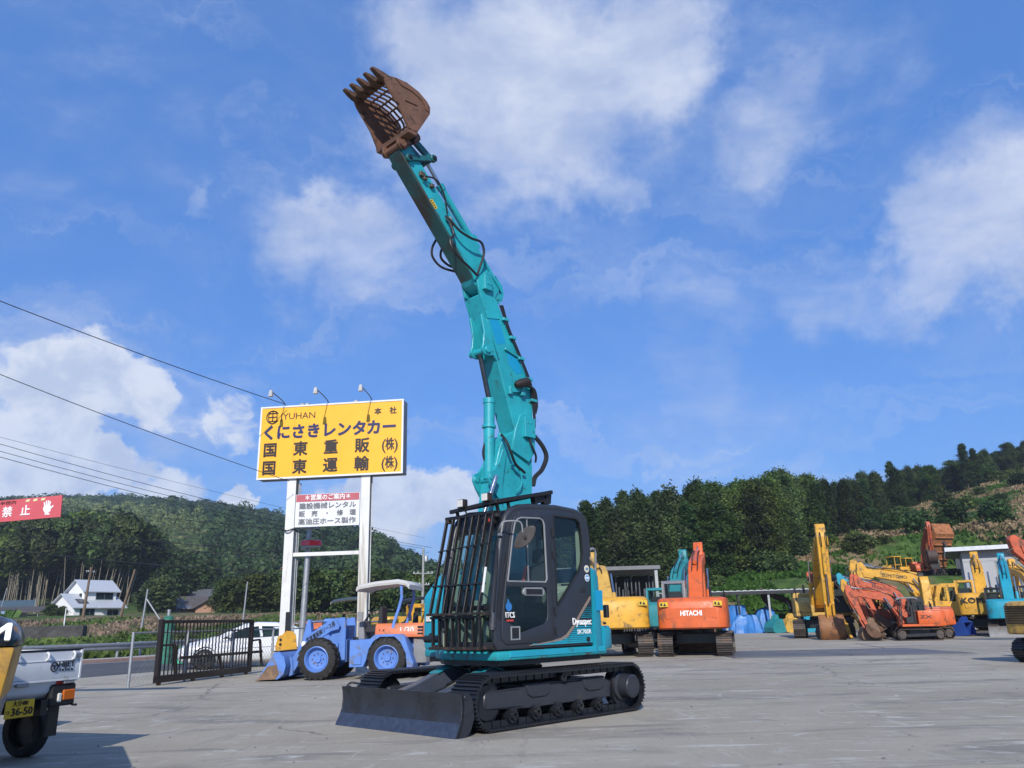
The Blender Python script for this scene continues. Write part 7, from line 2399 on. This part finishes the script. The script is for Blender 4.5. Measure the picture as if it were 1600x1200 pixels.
loose_bucket('teal digger bucket left of the yellow one at the shed', 19.0, 61.5, R(200), 1.0, M_TEALD)
loose_bucket('yellow digger bucket between two teal ones at the shed', 20.2, 61.8, R(190), 1.05, M_YEL2)
loose_bucket('teal digger bucket right of the yellow one at the shed', 21.3, 61.2, R(180), 1.0, M_TEAL2)
loose_bucket('dirty brown digger bucket with teal patch at the left end of the minis', 16.9, 40.0, R(170), .8, M_DIRTBKT)
loose_bucket('black digger bucket behind the dirty brown one', 16.2, 43.0, R(200), 1.0, M_DBR)
loose_bucket('deep blue attachment lying right of the big yellow excavator', 17.9, 46.6, R(150), .9, M_DBLUE)
loose_bucket('yellow digger bucket in front of the deep blue attachment', 17.4, 44.6, R(160), .8, M_YEL)
loose_bucket('brown digger bucket lying between the big yellow excavator and the minis', 17.9, 42.0, R(140), .8, M_RUSTY)
loose_bucket('deep blue bucket in front of the lettered yellow excavator', 23.0, 43.2, R(120), .75, M_DBLUE)
tb = thing('timber_stack', 'stack of brown timber baulks beneath the orange excavator', 'timber', (6.6, 31.2, 0), R(-15))
for i in range(3):
    MB().box(-1.1, 1.1, -.3, .3, .02 + i * .17, .17 + i * .17).build('baulk', mat('brown_timber', (.26, .14, .07), .85, var=.25), tb, bevel=.01)

# ---------------------------------------------------------------- sheds and building
M_CORR = mat('pale_corrugated_roof', (.50, .52, .55), .5, var=.06)
sh = thing('open_shed', 'long open shed with thin corrugated roof on steel posts, blue sheets below', 'shed', (16.0, 64.5, 0), R(-14))
mb = MB()
n = 60
ring0 = []
pts = []
for i in range(n + 1):
    x = -5 + 14.5 * i / n
    pts.append((x, 3.05 + .05 * (i % 2)))
q = pts + [(x, z - .06) for x, z in pts[::-1]]
mb.prism(q, -1.6, 3.4)
mb.build('roof', M_CORR, sh, smooth=False)
MB().box(-5, 9.5, -1.62, -1.52, 2.78, 3.02).build('roof_beam', M_BLACK, sh)
for x in (-4.8, .0, 1.0, 3.2, 5.2, 7.4, 9.3):
    MB().box(x - .07, x + .07, -1.5, -1.36, 0, 2.8).build('post', M_GREY_METAL if x in (.0, 3.2) else M_BLACK, sh)  # light put into the colour: sunlit posts grey, the others black
    MB().box(x - .07, x + .07, 3.1, 3.24, 0, 2.9).build('post', M_BLACK, sh)
MB().box(3.4, 9.4, 3.2, 3.26, 1.5, 1.62).build('rail', M_BLACK, sh)


def tarp(label, x, y, w, d, h, seed, top=.5, rz=0):
    o = thing('blue_tarp', label, 'tarpaulin', (x, y, 0), rz, 'blue sheets under the shed')
    rn = random.Random(seed)
    rings = []
    for k, t in enumerate((0, .15, .35, .6, .8, .93, 1.0)):
        r = 1 - (1 - top) * t ** 1.4
        ring = []
        for i in range(28):
            a = 2 * math.pi * i / 28
            f = 1 + (.16 * math.sin(i * 2.7 + seed) + rn.uniform(-.09, .09)) * (1 - t * .5)
            cx, cy = math.cos(a), math.sin(a)
            e = 1 / max(abs(cx), abs(cy)) ** .7
            ring.append((cx * e * w / 2 * r * f, cy * e * d / 2 * r * f, h * t + (rn.uniform(-.09, .09) if 0 < k else 0)))
        rings.append(ring)
    MB().loft(rings).build('sheet', M_BTAR, o, ang=28)


tarp('tall square blue sheet-covered stack beside the left shed post', 16.7, 64.6, 1.6, 1.6, 2.0, 3, .9)
tarp('low blue sheet heap at the foot of the tall covered stack', 17.2, 63.2, 2.2, 1.4, 1.25, 5, .7)
tarp('sloping blue sheet-covered heap between the two pale shed posts', 19.0, 64.4, 2.2, 1.8, 1.75, 8, .45)

M_PIPE = mat('dull_pipe', (.10, .105, .11), .6, var=.3)
gs = thing('storage_shed', 'grey roofed store full of upright steel pipes behind the orange excavator', 'shed', (3.6, 41.5, 0), R(-6))
MB().box(-3.6, 3.4, -2.6, 3.0, 3.45, 3.62).build('roof', mat('grey_roof_sheet', (.15, .155, .16), .55, var=.1), gs)
MB().box(-3.6, 3.4, 2.9, 3.0, 0, 3.4).build('back_wall', M_BLACK, gs)
MB().box(-3.6, -3.5, -2.4, 2.9, 0, 3.4).build('side_wall', M_BLACK, gs)
for x in (-3.4, -.2, 3.2):
    MB().box(x - .07, x + .07, -2.5, -2.36, 0, 3.45).build('post', M_GREY_METAL, gs)
for i in range(16):
    x = 1.2 + i * .125
    MB().cyl((x, -1.9 + .12 * (i % 3), 0), (x + rf.uniform(-.08, .08), -1.7, rf.uniform(2.3, 3.3)), .03, n=8).build('stored_pipe', M_PIPE, gs)

M_CONCW = mat('pale_concrete_wall', (.37, .38, .40), .85, var=.07, scale=1.0, dirt=(.34, .34, .34), dirt_amt=.12)
bl = thing('concrete_building', 'pale concrete building with flat overhanging roof at the right edge', 'building', (31.3, 58.0, 0), R(-27))
W_ = MB().plate([(0, 0), (16, 0), (16, 5.2), (0, 5.2)], [[(1.9, 2.35), (5.0, 2.35), (5.0, 4.45), (1.9, 4.45)]], 0, .2).build('front_wall', M_CONCW, bl)
MB().box(0, .2, .2, 8, 0, 5.2).build('side_wall', M_CONCW, bl)
MB().box(.2, 16, 7.8, 8, 0, 5.2).build('rear_wall', M_CONCW, bl)
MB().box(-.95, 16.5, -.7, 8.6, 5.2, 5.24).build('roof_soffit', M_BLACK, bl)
MB().box(-1.0, 16.6, -.75, 8.7, 5.24, 5.52).build('roof', mat('roof_fascia', (.58, .60, .63), .5), bl, bevel=.01)
F_ = MB().plate([(1.9, 2.35), (5.0, 2.35), (5.0, 4.45), (1.9, 4.45)], [[(1.97 + i * 1.02, 2.42), (2.92 + i * 1.02, 2.42), (2.92 + i * 1.02, 4.38), (1.97 + i * 1.02, 4.38)] for i in range(3)], .06, .14).build('window', M_GREY_METAL, W_)
for i in range(3):
    MB().box(1.97 + i * 1.02, 2.92 + i * 1.02, .09, .1, 2.42, 4.38).build('pane', mat('curtained_pane', (.22, .23, .19), .2, var=.15), F_)
for x in (3.6, 7.2, 10.8):
    MB().box(x - .012, x + .012, -.006, .0, 0, 2.3 if 1.9 < x < 5 else 5.2).build('panel_joint', M_GREYTRIM, W_)
MB().box(0, 16, -.006, .0, 2.28, 2.31).build('panel_joint', M_GREYTRIM, W_)
MB().box(0, 16, -.006, .0, 4.5, 4.53).build('panel_joint', M_GREYTRIM, W_)

# ---------------------------------------------------------------- air
def build_haze():
    m = bpy.data.materials.new('thin_air_haze')
    m.use_nodes = True
    t = NT(m.node_tree)
    v = t.n('ShaderNodeVolumePrincipled', {'Color': (.80, .88, 1.0, 1), 'Density': .00030, 'Anisotropy': .1})
    t.n('ShaderNodeOutputMaterial', {'Volume': v.outputs[0]})
    tag(MB().box(-3200, 3200, -140, 1900, -1.5, 170).build('haze', m), kind='stuff')


build_haze()
